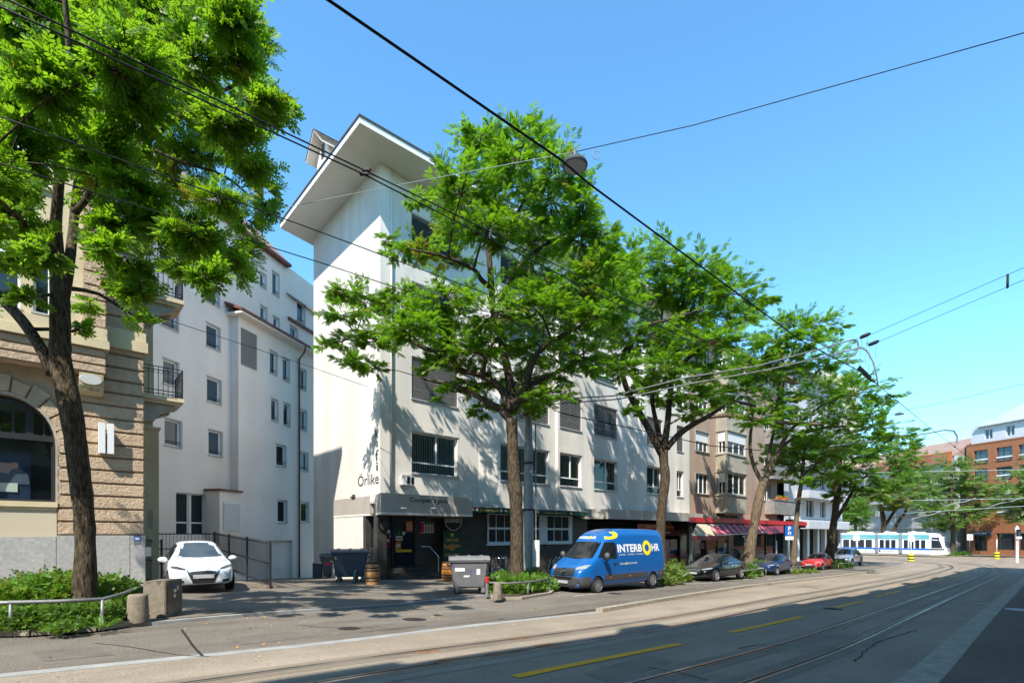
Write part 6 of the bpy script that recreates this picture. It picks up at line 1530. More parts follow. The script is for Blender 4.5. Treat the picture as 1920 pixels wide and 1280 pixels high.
# curved dark guard beside the barrel
p = at_px(667, 1094, PH); T = thing('bin_guard', 'low curved dark plastic guard between the bins and the oak barrel', 'guard', p, AU + R(50))
mb = MB(); mb.yprism([(-.3, 0), (-.3, .35), (-.22, .5), (-.08, .58), (.3, .6), (.3, 0)], -.03, .03); mb.build('panel', MT['bin_dark'], T, bevel=.01); mb = MB(); mb.tube([(-.3, -.04, 0), (-.3, -.04, .35), (-.22, -.04, .5), (-.08, -.04, .58), (.3, -.04, .6)], .022); mb.build('tube_edge', MT['galvanised'], T)
def bollard(label, px, py, dz, H, r0, r1):
    p = at_px(px, py, dz); T = thing('concrete_bollard', label, 'bollard', p, 0, 'concrete bollards at the kerb')
    mb = MB(); mb.lathe([(r0 * 1.0, 0), (r0, .02), (r1, H - .05), (r1 * .94, H - .012), (r1 * .85, H)], n=28); mb.build('shaft', MT['bollard_concrete'], T, smooth='auto')
bollard('squat tapered concrete bollard in front of the leafy hedge on the left', 258.5, 1165, PH, .53, .185, .165)
bollard('slim tapered concrete bollard by the planted bed left of the van', 933, 1123, PH + .08, .53, .155, .12)
p = at_px(290, 1158, PH); T = thing('electric_cabinet', 'weathered concrete cabinet with a brown metal door and torn stickers', 'cabinet', p, R(8))
mb = MB(); mb.box(-.22, .2, 0, .7, -.1, .74); mb.build('cabinet_body', MT['bollard_concrete'], T, bevel=.015)
mb = MB(); mb.box(.203, .212, .06, .6, .27, .68); mb.build('cabinet_door', MT['cabinet_brown'], T)
mb = MB(); mb.box(.203, .21, .08, .58, .05, .22); mb.build('cabinet_flap', MT['bollard_concrete'], T)
for y, z, w_, h_, m in ((.3, .48, .1, .07, 'sticker_white'), (.3, .38, .08, .06, 'sticker_white'), (.44, .52, .05, .09, 'sticker_white'), (.22, .6, .1, .05, 'sticker_blue')):
    mb = MB(); mb.box(.214, .217, y, y + w_, z, z + h_); mb.build('sticker', MT[m], T)
p = at_px(913, 1117, PH + .08); T = thing('marker_post', 'short steel post with a red top beside the light grey bin', 'post', p)
mb = MB(); mb.lathe([(.1, 0), (.1, .04), (.05, .05), (.05, .5)], n=16); mb.build('post', MT['galvanised'], T, smooth='auto'); mb = MB(); mb.lathe([(.065, .45), (.065, .62), (.05, .63)], n=16); mb.build('post_cap', MT['red'], T, smooth='auto')
# the tall grey mast with its control box
p = at_px(1005, 1088, PH + .1); ptop = 965
pm = Vector((atY(991, 1000, 22.0).x, 22.0, 0)); pm = PZ(pm, PH + .1)
T = thing('catenary_mast', 'tall tapered grey steel mast behind the tree trunk left of the van', 'mast', pm)
zt_ = atY(984, 770, 22.0).z - pm.z
mb = MB(); mb.lathe([(.24, 0), (.235, 1.5), (.2, zt_ * .6), (.15, zt_ + .3)], n=20); mb.build('mast_tube', MT['pole_grey'], T, smooth='auto')
for z in (3.2, 5.2, zt_ - .2): mb = MB(); mb.lathe([(.26, z), (.26, z + .08)], n=20); mb.build('clamp_band', MT['iron'], T)
mb = MB(); mb.tube([(.32, -.1, .6), (.3, -.1, zt_ - .6)], .03, 6); mb.build('cable_pipe', MT['galvanised'], T)
a = atY(998, 1062, 21.9) - pm; b = atY(1009, 1012, 21.9) - pm
mb = MB(); mb.box(a.x, b.x + .05, -.35, -.12, a.z, b.z); mb.build('control_box', MT['ac_grey'], T, bevel=.02)
# bar stools and tables in front of the pub windows
def stool():
    T = thing('bar_stool', 'bar stool', 'bar stool', (0, 0, 0), 0, 'bar stools before the pub windows')
    mb = MB(); mb.box(-.19, .19, -.19, .19, .72, .745); mb.build('seat', MT['wood_slat'], T, bevel=.01)
    for sx, sy in ((-1, -1), (1, -1), (1, 1), (-1, 1)):
        mb = MB(); mb.tube([(sx * .23, sy * .23, 0), (sx * .17, sy * .17, .72)] + ([(sx * .17, .19, 1.0)] if sy > 0 else []), .014, 6); mb.build('leg', MT['chrome'], T, smooth=True)
    mb = MB(); mb.tube([(-.2, -.2, .3), (.2, -.2, .3), (.2, .2, .3), (-.2, .2, .3), (-.2, -.2, .3)], .01, 5); mb.build('foot_ring', MT['chrome'], T)
    mb = MB(); mb.box(-.17, .17, .175, .2, .86, 1.0); mb.build('backrest', MT['wood_slat'], T)
    return T
def bartable():
    T = thing('bar_table', 'bar table', 'bar table', (0, 0, 0), 0, 'high tables before the pub windows')
    mb = MB(); mb.lathe([(.36, 1.04), (.37, 1.06), (.36, 1.08)], n=24); mb.build('table_top', MT['chrome'], T)
    mb = MB(); mb.lathe([(.03, .03), (.03, 1.04)], n=10); mb.build('pedestal', MT['chrome'], T, smooth='auto'); mb = MB(); mb.lathe([(.24, 0), (.22, .03), (.03, .05)], n=20); mb.build('foot', MT['chrome'], T)
    return T
s0 = stool(); first = True
spots = [(0, .0), (.5, .45), (1.05, .02), (1.6, .45), (2.1, .0), (2.6, .4), (4.4, .02), (4.9, .45), (5.4, .0), (5.9, .42), (6.4, .05)]
ub0, _ = uv(*(on_v(915, 1000, 19.6)).xy)
names = ['leftmost bar stool of the row, wooden seat on bright steel legs', 'second bar stool from the left, wooden seat near the pub wall', 'third bar stool from the left before the pub window', 'fourth bar stool from the left behind the planted bed', 'bar stool left of the tree trunk in the front row', 'bar stool right behind the tree trunk near the wall',
         'bar stool just right of the grey mast, front row', 'bar stool right of the grey mast, nearer the wall', 'third bar stool right of the grey mast', 'bar stool second nearest to the blue van', 'bar stool nearest to the blue van nose']
for i, (du, dv) in enumerate(spots):
    o = s0 if i == 0 else copy_tree(s0)
    u, v = ub0 + du, 19.3 + dv; o.location = W(u, v, gz(u, v) + phf(u)); o.rotation_euler.z = AU + random.uniform(-.3, .3) + (math.pi if dv < .2 else 0); o['label'] = names[i]
t0 = bartable()
for i, (du, lab) in enumerate(((.8, 'round steel bar table among the stools left of the tree trunk'), (2.2, 'round steel bar table close beside the tree trunk'), (5.1, 'round steel bar table between the grey mast and the blue van'))):
    o = t0 if i == 0 else copy_tree(t0); u, v = ub0 + du, 19.62; o.location = W(u, v, gz(u, v) + phf(u)); o['label'] = lab
# iron fence in the driveway
def fence(label, a, b, H, posts, name='iron_fence'):
    d = (b - a); L = math.hypot(d.x, d.y); T = thing(name, label, 'fence', a, math.atan2(d.y, d.x))
    sl = (b.z - a.z) / L
    mb = MB()
    for z in (.12, H * .52, H - .06): mb.box(0, L, -.015, .015, z, z + .045)
    mb.v = [(x, y, z + sl * x) for x, y, z in mb.v]; mb.build('rail', MT['iron'], T)
    mb = MB(); n = int(L / .14)
    for k in range(n): x = L * (k + .5) / n; mb.box(x - .007, x + .007, -.007, .007, .05 + sl * x, H + .05 + sl * x)
    mb.build('bar_panel', MT['iron'], T)
    for k in range(posts): x = L * k / (posts - 1); mb = MB(); mb.box(x - .03, x + .03, -.032, .032, -.1 + sl * x, H + .08 + sl * x); mb.build('post', MT['iron'], T)
    return T
A0 = ground(507, 1103, PH); Hf = (1103 - 1017) / F * A0.y
B0 = atY(402, 1000, 24.6); B0 = Vector((B0.x, B0.y, 0)); B0.z = CZ + (1000 - 999) / F * B0.y - Hf
fence('black iron bar fence running back along the right side of the white car', B0, A0, Hf, 4)
C0 = B0 + Vector((-4.2, -2.2, 0)); fence('black iron bar fence standing across the driveway behind the white car', C0, B0, Hf, 3)
G0 = atY(266, 1000, 19.2); G1 = atY(303, 1000, 20.6)
for g in (G0, G1): g.z = gz(*uv(g.x, g.y)) + PH
gt = fence('black iron gate with a white notice beside the brown stone corner', G0, G1, CZ + (1000 - 1010) / F * 19.2 - G0.z, 2, 'iron_gate')
mb = MB(); mb.box(.08, .55, -.05, -.03, 1.0, 1.35); mb.build('notice_plate', MT['sticker_white'], gt)
mb = MB(); kb_ = [Vector((A0.x, A0.y, 0)), Vector((B0.x, B0.y, 0))]
d = (kb_[1] - kb_[0]).normalized(); nn = Vector((-d.y, d.x, 0))
pts = [kb_[0] - nn * .2, kb_[1] - nn * .2, kb_[1] + nn * .12, kb_[0] + nn * .12]
ct = [PZ(q, PH + .12) for q in pts]; cb = [PZ(q, -.1) for q in pts]
mb.add(ct + cb, [(0, 1, 2, 3), (0, 1, 5, 4), (1, 2, 6, 5), (2, 3, 7, 6), (3, 0, 4, 7)]); tag(mb.build('driveway_kerb', MT['bollard_concrete']), kind='structure')
# low tube rails round the planted beds
def tube_rail(label, pts, posts, H=.42, r=.034):
    p0 = Vector(pts[0]); T = thing('low_rail', label, 'rail', p0)
    L_ = [Vector(q) - p0 for q in pts]
    mb = MB(); mb.tube([q + Vector((0, 0, H)) for q in L_], r, 8); mb.build('top_tube', MT['galvanised'], T, smooth=True)
    for i in posts:
        q = L_[i]; mb = MB(); mb.tube([q + Vector((0, 0, -.1)), q + Vector((0, 0, H))], r * .8, 8); mb.build('post', MT['galvanised'], T, smooth=True)
def gp3(l, dz): return [ground(x, y, dz) for x, y in l]
tube_rail('low grey tube rail bent round the front of the left hedge', gp3([(-60, 1190), (20, 1185), (110, 1181), (192, 1175), (230, 1160), (262, 1140)], PH), [0, 1, 3, 5], .5)
tube_rail('low grey tube rail round the planted bed under the middle tree', gp3([(915, 1117), (950, 1119), (990, 1115), (1030, 1107)], PH + .08), [0, 2, 3], .45)
tube_rail('low grey tube rail with two posts just behind the blue van', gp3([(1236, 1097), (1262, 1093), (1287, 1090)], KH), [1, 2], .5)
tube_rail('low grey tube rail behind the black saloon', gp3([(1392, 1086), (1412, 1082.5), (1436, 1079)], KH), [1, 2], .5)
tube_rail('low grey tube rail on the grassy bed between blue and red hatchbacks', gp3([(1475, 1076), (1500, 1074.5), (1530, 1071)], KH), [0, 1, 2], .52)
tube_rail('low grey tube rail before the silver car under the trees', gp3([(1572, 1067.5), (1590, 1066), (1597, 1064)], KH), [0, 2], .5)
# parking sign
p = atY(1479, 1060, 38); p = PZ(p, KH); T = thing('parking_sign', 'blue parking sign with a white letter on a slim grey post', 'sign', p, AU * .3)
q0 = atY(1469.5, 1004, 38) - p; q1 = atY(1490, 985, 38) - p
mb = MB(); mb.tube([(0, 0, 0), (0, 0, q1.z)], .04, 8); mb.build('post', MT['galvanised'], T, smooth=True)
wS = (q1.x - q0.x) / 2 * .92; hS = q1.z - q0.z
mb = MB(); mb.box(-wS, wS, -.07, -.045, q0.z, q1.z); mb.build('sign_plate', MT['sign_blue'], T, bevel=.008)
mb = MB(); write(mb, 'P', -wS * .3, wS * .35, q0.z + hS * .5, q0.z + hS * .92, -.074); mb.box(-wS * .35, wS * .35, -.076, -.071, q0.z + hS * .12, q0.z + hS * .4); mb.build('sign_letter', MT['sticker_white'], T)
mb = MB(); mb.box(-wS * .15, wS * .2, -.079, -.077, q0.z + hS * .16, q0.z + hS * .33); mb.build('disc_symbol', MT['sign_blue'], T)
mb = MB(); mb.box(-wS * .95, wS * .95, -.07, -.046, q0.z - .3, q0.z - .03); mb.build('sub_plate', MT['sticker_white'], T)
# yellow and black guard posts, some with discs
def guard(label, px, py, Y, H, disc):
    p = PZ(atY(px, py, Y), .1 if disc else .0); T = thing('guard_post', label, 'post', p, 0, 'yellow and black guard posts')
    for k in range(5): mb = MB(); mb.lathe([(.3, H * k / 5), (.32, H * (k + .5) / 5), (.3, H * (k + 1) / 5)], n=20); mb.build('band', MT['yellow' if k % 2 == 0 else 'black'], T, smooth='auto')
    mb = MB(); mb.tube([(0, 0, H), (0, 0, H + 1.9)], .05, 8); mb.build('pole', MT['sticker_white'], T, smooth=True)
    if disc:
        mb = MB(); mb.lathe([(.42, -.06), (.42, -.03)], (0, 0, H + 1.95), 24, 'y'); d_ = mb.build('sign_disc', MT['sticker_white'], T); mb = MB(); mb.lathe([(.26, -.07), (.26, -.062)], (0, 0, H + 1.95), 20, 'y'); mb.build('disc_centre', MT['ac_grey'], d_)
guard('yellow and black banded post carrying a round white sign on the island tip', 1708, 1050, 63, .85, True)
guard('yellow and black banded post with a plain white pole before the brick office', 1869, 1046, 75, .95, False)
guard('yellow and black banded post beside the shop fronts behind the blue hatchback', 1456, 1036, 42, .6, False)
def plain_sign(label, px, ytop, ybot, w_, h_, Y, m, name='street_sign', base=1045, extra=None):
    p = PZ(atY(px, base, Y), .05); T = thing(name, label, 'sign', p); zt = atY(px, ytop, Y).z - p.z; zb_ = atY(px, ybot, Y).z - p.z
    mb = MB(); mb.tube([(0, 0, 0), (0, 0, zt)], .05, 8); mb.build('post', MT['galvanised'], T, smooth=True); mb = MB(); mb.box(-w_, w_, -.09, -.052, zb_, zt); mb.build('sign_plate', MT[m], T)
    if extra: extra(T, zb_, zt)
    return T
plain_sign('white square sign on twin posts in front of the tram', 1605, 1003, 1013, .4, .4, 62, 'sticker_white')
def zone(T, a, b): mb = MB(); mb.lathe([(.3, -.1), (.3, -.093)], (0, 0, b - .42), 20, 'y'); mb.build('red_ring', MT['red'], T); mb = MB(); mb.lathe([(.21, -.106), (.21, -.101)], (0, 0, b - .42), 20, 'y'); mb.build('ring_face', MT['sticker_white'], T); mb = MB(); write(mb, '30', -.13, .13, b - .52, b - .32, -.108); mb.build('sign_number', MT['black'], T)
plain_sign('white speed zone sign with a red ring beside the brick office', 1818, 1001, 1012, .5, 1, 86, 'sticker_white', extra=zone)
# signal mast at the right edge
p = PZ(atY(1907, 1052, 62), .05); T = thing('signal_mast', 'slim white signal mast with a black lamp head at the right edge', 'traffic light', p)
zt = atY(1907, 1000, 62).z - p.z
mb = MB(); mb.lathe([(.16, 0), (.14, .1), (.1, zt), (.1, zt + .2)], n=14); mb.build('mast_tube', MT['sticker_white'], T, smooth='auto'); mb = MB(); mb.box(-.2, .2, -.3, -.1, zt - .3, zt + .55); sh = mb.build('lamp_head', MT['black'], T, bevel=.03)
mb = MB(); mb.lathe([(.1, -.31), (.1, -.302)], (0, 0, zt + .0), 14, 'y'); mb.build('blue_lamp', MT['sticker_blue'], sh); mb = MB(); mb.lathe([(.18, zt + .2), (.2, zt + .6), (.08, zt + .95)], n=14); mb.build('mast_cap', MT['sticker_white'], T, smooth='auto')
mb = MB(); mb.box(-.3, .3, -.28, -.12, zt - .62, zt - .34); mb.build('sub_plate', MT['sticker_white'], T)
# ================================================================ trees and planting
def pinnate(pairs, ll, lw, droop=.25):
    """leaflets of one compound leaf, rachis along +x of unit length: an array of diamonds"""
    q = []
    for i in range(pairs):
        t = .22 + .78 * i / pairs
        s_ = 1.0 - .35 * abs(t - .55)
        for sg in (-1, 1):
            a = math.radians(62 - 22 * t); d = np.array([math.cos(a), sg * math.sin(a), -droop]); d /= np.linalg.norm(d)
            n = np.array([-d[1], d[0], .25 * sg]); n /= np.linalg.norm(n)
            b = np.array([t, 0, -.12 * t * t]); l, w_ = ll * s_, lw * s_
            q.append([b, b + d * l * .5 + n * w_, b + d * l, b + d * l * .5 - n * w_])
    b = np.array([.97, 0, -.12]); d = np.array([1, 0, -.3]); n = np.array([0, 1, 0])
    q.append([b, b + d * ll * .5 + n * lw, b + d * ll, b + d * ll * .5 - n * lw])
    return np.array(q)                       # (m, 4, 3)
LEAF_FINE = pinnate(6, .36, .09); LEAF_MID = pinnate(5, .44, .11); LEAF_BIG = pinnate(3, .5, .14, .2); LEAF_FAR = pinnate(2, .7, .2)
LEAF_ROS = pinnate(2, .62, .24, .1)
def leaf_mesh(name, P, D, S, tpl, mats, mi, parent, up=.6):
    n = len(P); P = np.asarray(P); D = np.asarray(D); S = np.asarray(S)
    D = D / np.linalg.norm(D, axis=1, keepdims=True)
    upv = np.tile([0, 0, 1.0], (n, 1)) * up + rng.normal(0, .5, (n, 3))
    Yv = np.cross(upv, D); Yv /= np.linalg.norm(Yv, axis=1, keepdims=True) + 1e-9
    Zv = np.cross(D, Yv)
    Rm = np.stack([D, Yv, Zv], axis=2)       # columns
    m = tpl.shape[0]
    V = np.einsum('nij,mkj->nmki', Rm, tpl) * S[:, None, None, None] + P[:, None, None, :]
    V += rng.normal(0, .006, V.shape) * S[:, None, None, None]
    V = V.reshape(-1, 3); nq = n * m
    me = bpy.data.meshes.new(name); me.vertices.add(nq * 4); me.vertices.foreach_set('co', V.astype(np.float32).ravel())
    me.loops.add(nq * 4); me.loops.foreach_set('vertex_index', np.arange(nq * 4, dtype=np.int32))
    me.polygons.add(nq); me.polygons.foreach_set('loop_start', np.arange(0, nq * 4, 4, dtype=np.int32))
    for mm in mats: me.materials.append(mm)
    if mi is not None: me.polygons.foreach_set('material_index', np.repeat(np.asarray(mi, dtype=np.int32), m))
    me.update(calc_edges=True)
    o = bpy.data.objects.new(name, me); COL.objects.link(o); o.parent = parent
    return o
def tree(name, label, base, Y, trunk, limbs, clumps, tpl, lsize, mats, bark, twigs=16, per=11, dspread=2.5, group='street trees', yellow=.02, tr=1.0, shell=.3, droop=0.0, zoff=PH, seed=1, up=.6, thin=1.0):
    """trunk and limbs follow outlines in the photo (px, py, radius px, depth shift m); clumps are (px, py, rx, ry[, depth shift][, yellow])"""
    rn = random.Random(seed)
    b = atY(base[0], base[1], Y); u, v = uv(b.x, b.y); zb = gz(u, v) + zoff
    T = thing(name, label, 'tree', (b.x, b.y, zb - .05), 0, group)
    def lp(px, py, dy=0.0): return atY(px, py, Y + dy) - T.location
    k = Y / F
    skel = []
    mb = MB()
    def limb(pts, target=mb):
        q = [lp(p[0], p[1], p[3] if len(p) > 3 else 0) for p in pts]; r = [p[2] * k * .78 * thin for p in pts]
        Q, RR = [], []
        for i in range(len(q) - 1):
            for j in range(4):
                t = j / 4; p0, p1, p2, p3 = q[max(i - 1, 0)], q[i], q[i + 1], q[min(i + 2, len(q) - 1)]
                Q.append(.5 * (2 * p1 + (p2 - p0) * t + (2 * p0 - 5 * p1 + 4 * p2 - p3) * t * t + (3 * p1 - p0 - 3 * p2 + p3) * t ** 3)); RR.append((r[i] + (r[i + 1] - r[i]) * t) * rn.uniform(.95, 1.06))
        Q.append(q[-1]); RR.append(r[-1])
        target.tube(Q, RR, 12)
        for a, b_ in zip(Q, RR): skel.append((a, b_))
    tq = [list(p) for p in trunk]; tq[0] = [tq[0][0], tq[0][1], tq[0][2] * 1.18]
    q0 = lp(*trunk[0][:2]); limb(tq)
    if q0.z > 0: mb.tube([(q0.x, q0.y, -.1), (q0.x, q0.y, q0.z + .05)], trunk[0][2] * k * 1.25, 12)
    trk = mb.build('trunk', bark, T, smooth=True)
    for l in limbs:
        m2 = MB(); limb(l, m2); m2.build('limb', bark, T, smooth=True)
    P, D, S, MI = [], [], [], []
    tw = MB()
    centres = []
    for c in clumps:
        px, py, rx, ry = c[:4]
        dy = c[4] if len(c) > 4 and c[4] is not None else rn.uniform(-dspread, dspread)
        yel = c[5] if len(c) > 5 else yellow
        C0_ = lp(px, py, dy); rxm, rym = rx * (Y + dy) / F, ry * (Y + dy) / F; rd = (rxm + rym) / 2 * 1.0
        best = min(skel, key=lambda s_: (s_[0] - C0_).length + (1.5 if s_[0].z > C0_.z + .3 else 0) + (.8 if s_[1] > .16 else 0))
        a = best[0]; r0 = min(best[1] * .6, .035 + .012 * (C0_ - a).length); mid_ = a.lerp(C0_, .5) + Vector((rn.uniform(-.2, .2), rn.uniform(-.2, .2), rn.uniform(.0, .3)))
        path = [a, a.lerp(mid_, .55) + Vector((0, 0, rn.uniform(-.05, .1))), mid_, mid_.lerp(C0_, .6), C0_]
        tw.tube(path, [r0, r0 * .85, r0 * .7, r0 * .55, r0 * .35], 6)
        for i, s_ in enumerate(path[2:]): skel.append((s_, r0 * .5))
        vol = (rx * ry) / 2000.0
        nt = max(5, int(twigs * vol ** .75 * rn.uniform(.85, 1.15)))
        for _ in range(nt):
            while True:
                d = Vector((rn.gauss(0, 1), rn.gauss(0, 1), rn.gauss(0, .8)))
                if d.length > .2: break
            d.normalize()
            st = C0_.lerp(path[2], rn.random() * .35) + Vector((d.x * rxm, d.y * rd, d.z * rym)) * rn.uniform(0, .35)
            e = C0_ + Vector((d.x * rxm, d.y * rd, d.z * rym)) * (rn.uniform(1.1, 1.4) if rn.random() < .14 else rn.uniform(.6, 1.12))
            e += Vector((rn.gauss(0, .22) * rxm, rn.gauss(0, .22) * rd, rn.gauss(0, .22) * rym))
            bend = Vector((0, 0, rn.uniform(-.05, .18) - droop)) * (e - st).length
            pth = [st + (e - st) * t + bend * (t * t) * (1 if t < 1 else 1) for t in (0, .35, .7, 1.0)]
            tw.tube(pth, [.014 * tr, .011 * tr, .007 * tr, .004 * tr], 4, caps=False)
            dirn = (pth[-1] - pth[0]); ln = dirn.length
            if ln < 1e-3: continue
            dirn.normalize(); side0 = dirn.cross(Vector((0, 0, 1)))
            if side0.length < .1: side0 = Vector((1, 0, 0))
            side0.normalize(); npl = max(3, int(per * rn.uniform(.8, 1.2)))
            yy = rn.random() < yel * 1.5
            for j in range(npl):
                t = shell + (1 - shell) * (j + .5) / npl; sg = 1 if j % 2 else -1
                pos = pth[0] + (pth[-1] - pth[0]) * t + bend * (t * t - t) * 1.0
                dd = dirn * rn.uniform(.3, .9) + side0 * sg * rn.uniform(.4, 1.0) + Vector((0, 0, rn.uniform(-.25, .3) - droop))
                P.append(pos); D.append(dd); S.append(lsize * rn.uniform(.65, 1.15)); MI.append(1 if (yy and rn.random() < .7) or rn.random() < yellow * .3 else 0)
            P.append(pth[-1]); D.append(dirn + Vector((0, 0, -droop))); S.append(lsize * rn.uniform(.7, 1.1)); MI.append(0)
    tag(tw.build('twigs', bark, T, smooth=True), kind='stuff')
    leaf_mesh('crown', [tuple(p) for p in P], [tuple(d) for d in D], S, tpl, mats, MI, T, up)
    return T
M = MT
# the big tree on the left
cl = [(-90, -110, 120, 90), (60, -120, 110, 80), (210, -90, 100, 70), (330, -60, 80, 60), (-110, 40, 100, 90), (-80, 180, 90, 80), (-60, 320, 80, 60),
      (40, 30, 75, 55), (150, 30, 75, 55), (260, 20, 75, 55), (350, 20, 70, 50), (430, 35, 60, 50), (480, 75, 42, 40), (410, -25, 60, 45),
      (50, 120, 75, 50), (150, 125, 75, 50), (260, 110, 75, 55), (360, 110, 70, 50), (440, 115, 55, 45), (485, 150, 32, 34), (455, 185, 45, 40),
      (50, 205, 65, 45), (150, 200, 75, 45), (250, 195, 75, 48), (350, 195, 70, 48), (430, 235, 60, 40), (510, 212, 42, 26), (535, 200, 26, 20),
      (40, 290, 55, 35), (190, 275, 70, 42), (290, 275, 70, 42), (380, 285, 62, 42), (460, 300, 50, 34), (495, 350, 34, 30), (500, 395, 22, 20),
      (180, 345, 60, 36), (260, 350, 62, 40), (340, 355, 62, 42), (415, 372, 55, 36), (462, 420, 36, 30), (470, 470, 24, 26), (30, 420, 50, 26), (20, 350, 45, 24),
      (225, 425, 40, 36), (300, 425, 48, 40), (365, 440, 48, 40), (425, 480, 36, 32), (450, 515, 20, 22), (395, 525, 26, 22), (330, 500, 30, 26), (240, 500, 40, 34), (250, 555, 30, 26), (260, 597, 20, 14), (218, 540, 18, 16),
      (25, 490, 40, 22), (45, 560, 22, 14), (150, 615, 14, 12), (190, 460, 26, 24), (160, 570, 14, 22), (75, 470, 25, 20), (95, 70, 75, 55), (205, 70, 75, 55), (100, 165, 70, 45), (310, 155, 70, 45), (100, 255, 60, 36), (310, 60, 70, 50), (-120, 430, 90, 60), (-200, 330, 100, 80), (-210, 500, 90, 60), (-100, 545, 60, 40), (-240, 150, 120, 110)]
cl = [(c[0], c[1], c[2] * .92, c[3] * .92, None) for c in cl]
# keep the crown clear of the house wall behind it and pull the hanging parts forward
def depth_for(c, rr=random.Random(5)):
    x = c[0]; lo, hi = (-3.2, 2.2) if x < 300 else (-2.6, 2.8)
    return (c[0], c[1], c[2], c[3], rr.uniform(lo, hi))
cl = [depth_for(c) for c in cl]
tree('broad_tree', 'large leafy tree with a dark leaning trunk at the left edge of the photo', (157, 1150), 10.2,
     [(157, 1150, 27), (160, 1050, 24), (158, 970, 23), (148, 880, 24), (138, 800, 25), (126, 735, 25), (114, 680, 25), (113, 620, 22), (112, 550, 21), (108, 490, 17), (104, 430, 14, -.2)],
     [[(100, 700, 16), (78, 655, 14), (45, 605, 13), (8, 565, 12), (-60, 500, 9, -.5)], [(118, 560, 14), (128, 510, 12), (136, 440, 11, .3), (142, 380, 10, .5), (150, 300, 8, .8), (170, 200, 6, 1.0), (200, 80, 4, 1.2)],
      [(106, 480, 14), (82, 440, 12, -.3), (55, 395, 11, -.5), (25, 340, 9, -.8), (-15, 270, 7, -1)], [(104, 430, 13, -.2), (110, 350, 11, -.4), (120, 250, 9, -.6), (130, 120, 7, -.8), (120, -20, 5, -1)],
      [(140, 400, 9, .4), (200, 330, 8, .2), (270, 270, 7, 0), (340, 215, 6, -.3), (380, 190, 5, -.5), (440, 160, 3.5, -.7)], [(150, 300, 7, .8), (230, 260, 6, 1.2), (330, 300, 5, 1.6), (420, 330, 4, 1.8), (470, 370, 3, 1.9)],
      [(140, 440, 7, .3), (200, 420, 5, .8), (270, 430, 4, 1.2), (350, 450, 3, 1.5)], [(120, 250, 8, -.6), (190, 160, 6, -1), (270, 100, 5, -1.4), (360, 60, 4, -1.6)]],
     cl, LEAF_BIG, .18, [M['leaf_big'], M['leaf_yellow']], M['bark'], twigs=31, per=15, yellow=.012, shell=.1, droop=.02, up=.35, thin=.9, seed=3)
# the middle tree in front of the corner house
c2_ = [(905, 285, 52, 40), (985, 268, 48, 42), (1045, 320, 50, 42), (930, 255, 25, 22), (1000, 240, 26, 18), (870, 345, 66, 36), (950, 350, 75, 46), (1040, 385, 66, 46), (1100, 380, 36, 34), (815, 385, 46, 24, None, .25), (860, 425, 56, 26, None, .12), (785, 470, 46, 22, None, .35), (745, 475, 24, 14), (725, 445, 16, 14), (920, 425, 70, 36), (1010, 450, 66, 44), (1090, 450, 56, 42), (845, 490, 50, 18, None, .15), (1010, 520, 60, 36), (1120, 500, 40, 36), (775, 372, 20, 14), (885, 260, 24, 20),
       (690, 560, 54, 24), (640, 590, 40, 16), (655, 555, 40, 16), (760, 575, 66, 34), (840, 565, 66, 30), (920, 585, 76, 40), (1000, 575, 66, 38), (1070, 560, 62, 42), (1120, 590, 40, 36), (640, 640, 40, 16), (610, 652, 28, 10), (700, 640, 50, 20), (770, 618, 56, 28), (690, 690, 34, 18), (665, 680, 26, 12), (850, 635, 66, 34), (930, 645, 70, 36), (1010, 645, 76, 42), (1085, 625, 54, 40),
       (815, 690, 40, 20), (890, 715, 52, 28), (975, 720, 62, 30), (1045, 700, 56, 32), (1005, 757, 40, 20), (905, 768, 32, 14), (850, 735, 36, 14), (1085, 670, 50, 34), (960, 765, 26, 10), (1030, 740, 36, 20), (1150, 515, 40, 34), (1132, 450, 34, 32), (1155, 575, 40, 34), (960, 300, 40, 36), (800, 600, 50, 26), (880, 660, 60, 30), (740, 610, 44, 22)]
tree('locust_tree', 'feathery light green tree in front of the white corner house, tallest in the row', (968, 1100), 19.6,
     [(968, 1100, 19), (969, 1050, 16), (968, 960, 15), (966, 920, 17), (964, 890, 15), (961, 830, 13), (959, 785, 14)],
     [[(958, 790, 11), (938, 768, 8), (905, 748, 7), (870, 730, 6), (835, 718, 4.5), (800, 712, 2.5)], [(957, 770, 10), (940, 730, 8.5), (905, 705, 7.5), (862, 692, 6), (838, 666, 5.5), (795, 652, 5, -.4), (760, 636, 4.5, -.6), (715, 626, 3.5, -.8), (660, 618, 2.5, -1)], [(862, 690, 5), (842, 655, 4), (832, 610, 3, -.4), (828, 570, 2, -.5)],
      [(961, 765, 11), (955, 710, 10, .3), (940, 640, 9, .5), (925, 580, 8.5, .6), (921, 530, 8, .6), (917, 480, 7, .6), (912, 440, 6, .6), (925, 380, 4, .6), (940, 320, 3, .6), (985, 260, 2, .6)], [(922, 540, 7, .6), (903, 525, 6, .4), (888, 505, 5, .2), (850, 487, 4, 0), (810, 475, 3, -.2), (770, 468, 2, -.4)], [(930, 590, 7, .5), (958, 525, 6, .7), (985, 487, 5.5, .9), (1030, 455, 4.5, 1.1), (1075, 430, 3, 1.3)],
      [(964, 765, 10), (985, 725, 8, -.4), (1002, 670, 7, -.7), (1035, 640, 5.5, -.9), (1090, 610, 4, -1.1)], [(917, 480, 5, .6), (950, 450, 4.5, .3), (970, 400, 4, 0), (1000, 350, 3, -.2)], [(985, 725, 6, -.4), (1040, 700, 5, .2), (1095, 670, 4, .6)], [(905, 705, 5), (915, 660, 4, -.6), (935, 630, 3, -1)]],
     c2_, LEAF_FINE, .255, [M['leaf_sophora'], M['leaf_yellow']], M['bark'], twigs=42, per=14, dspread=2.3, yellow=.012, seed=7)
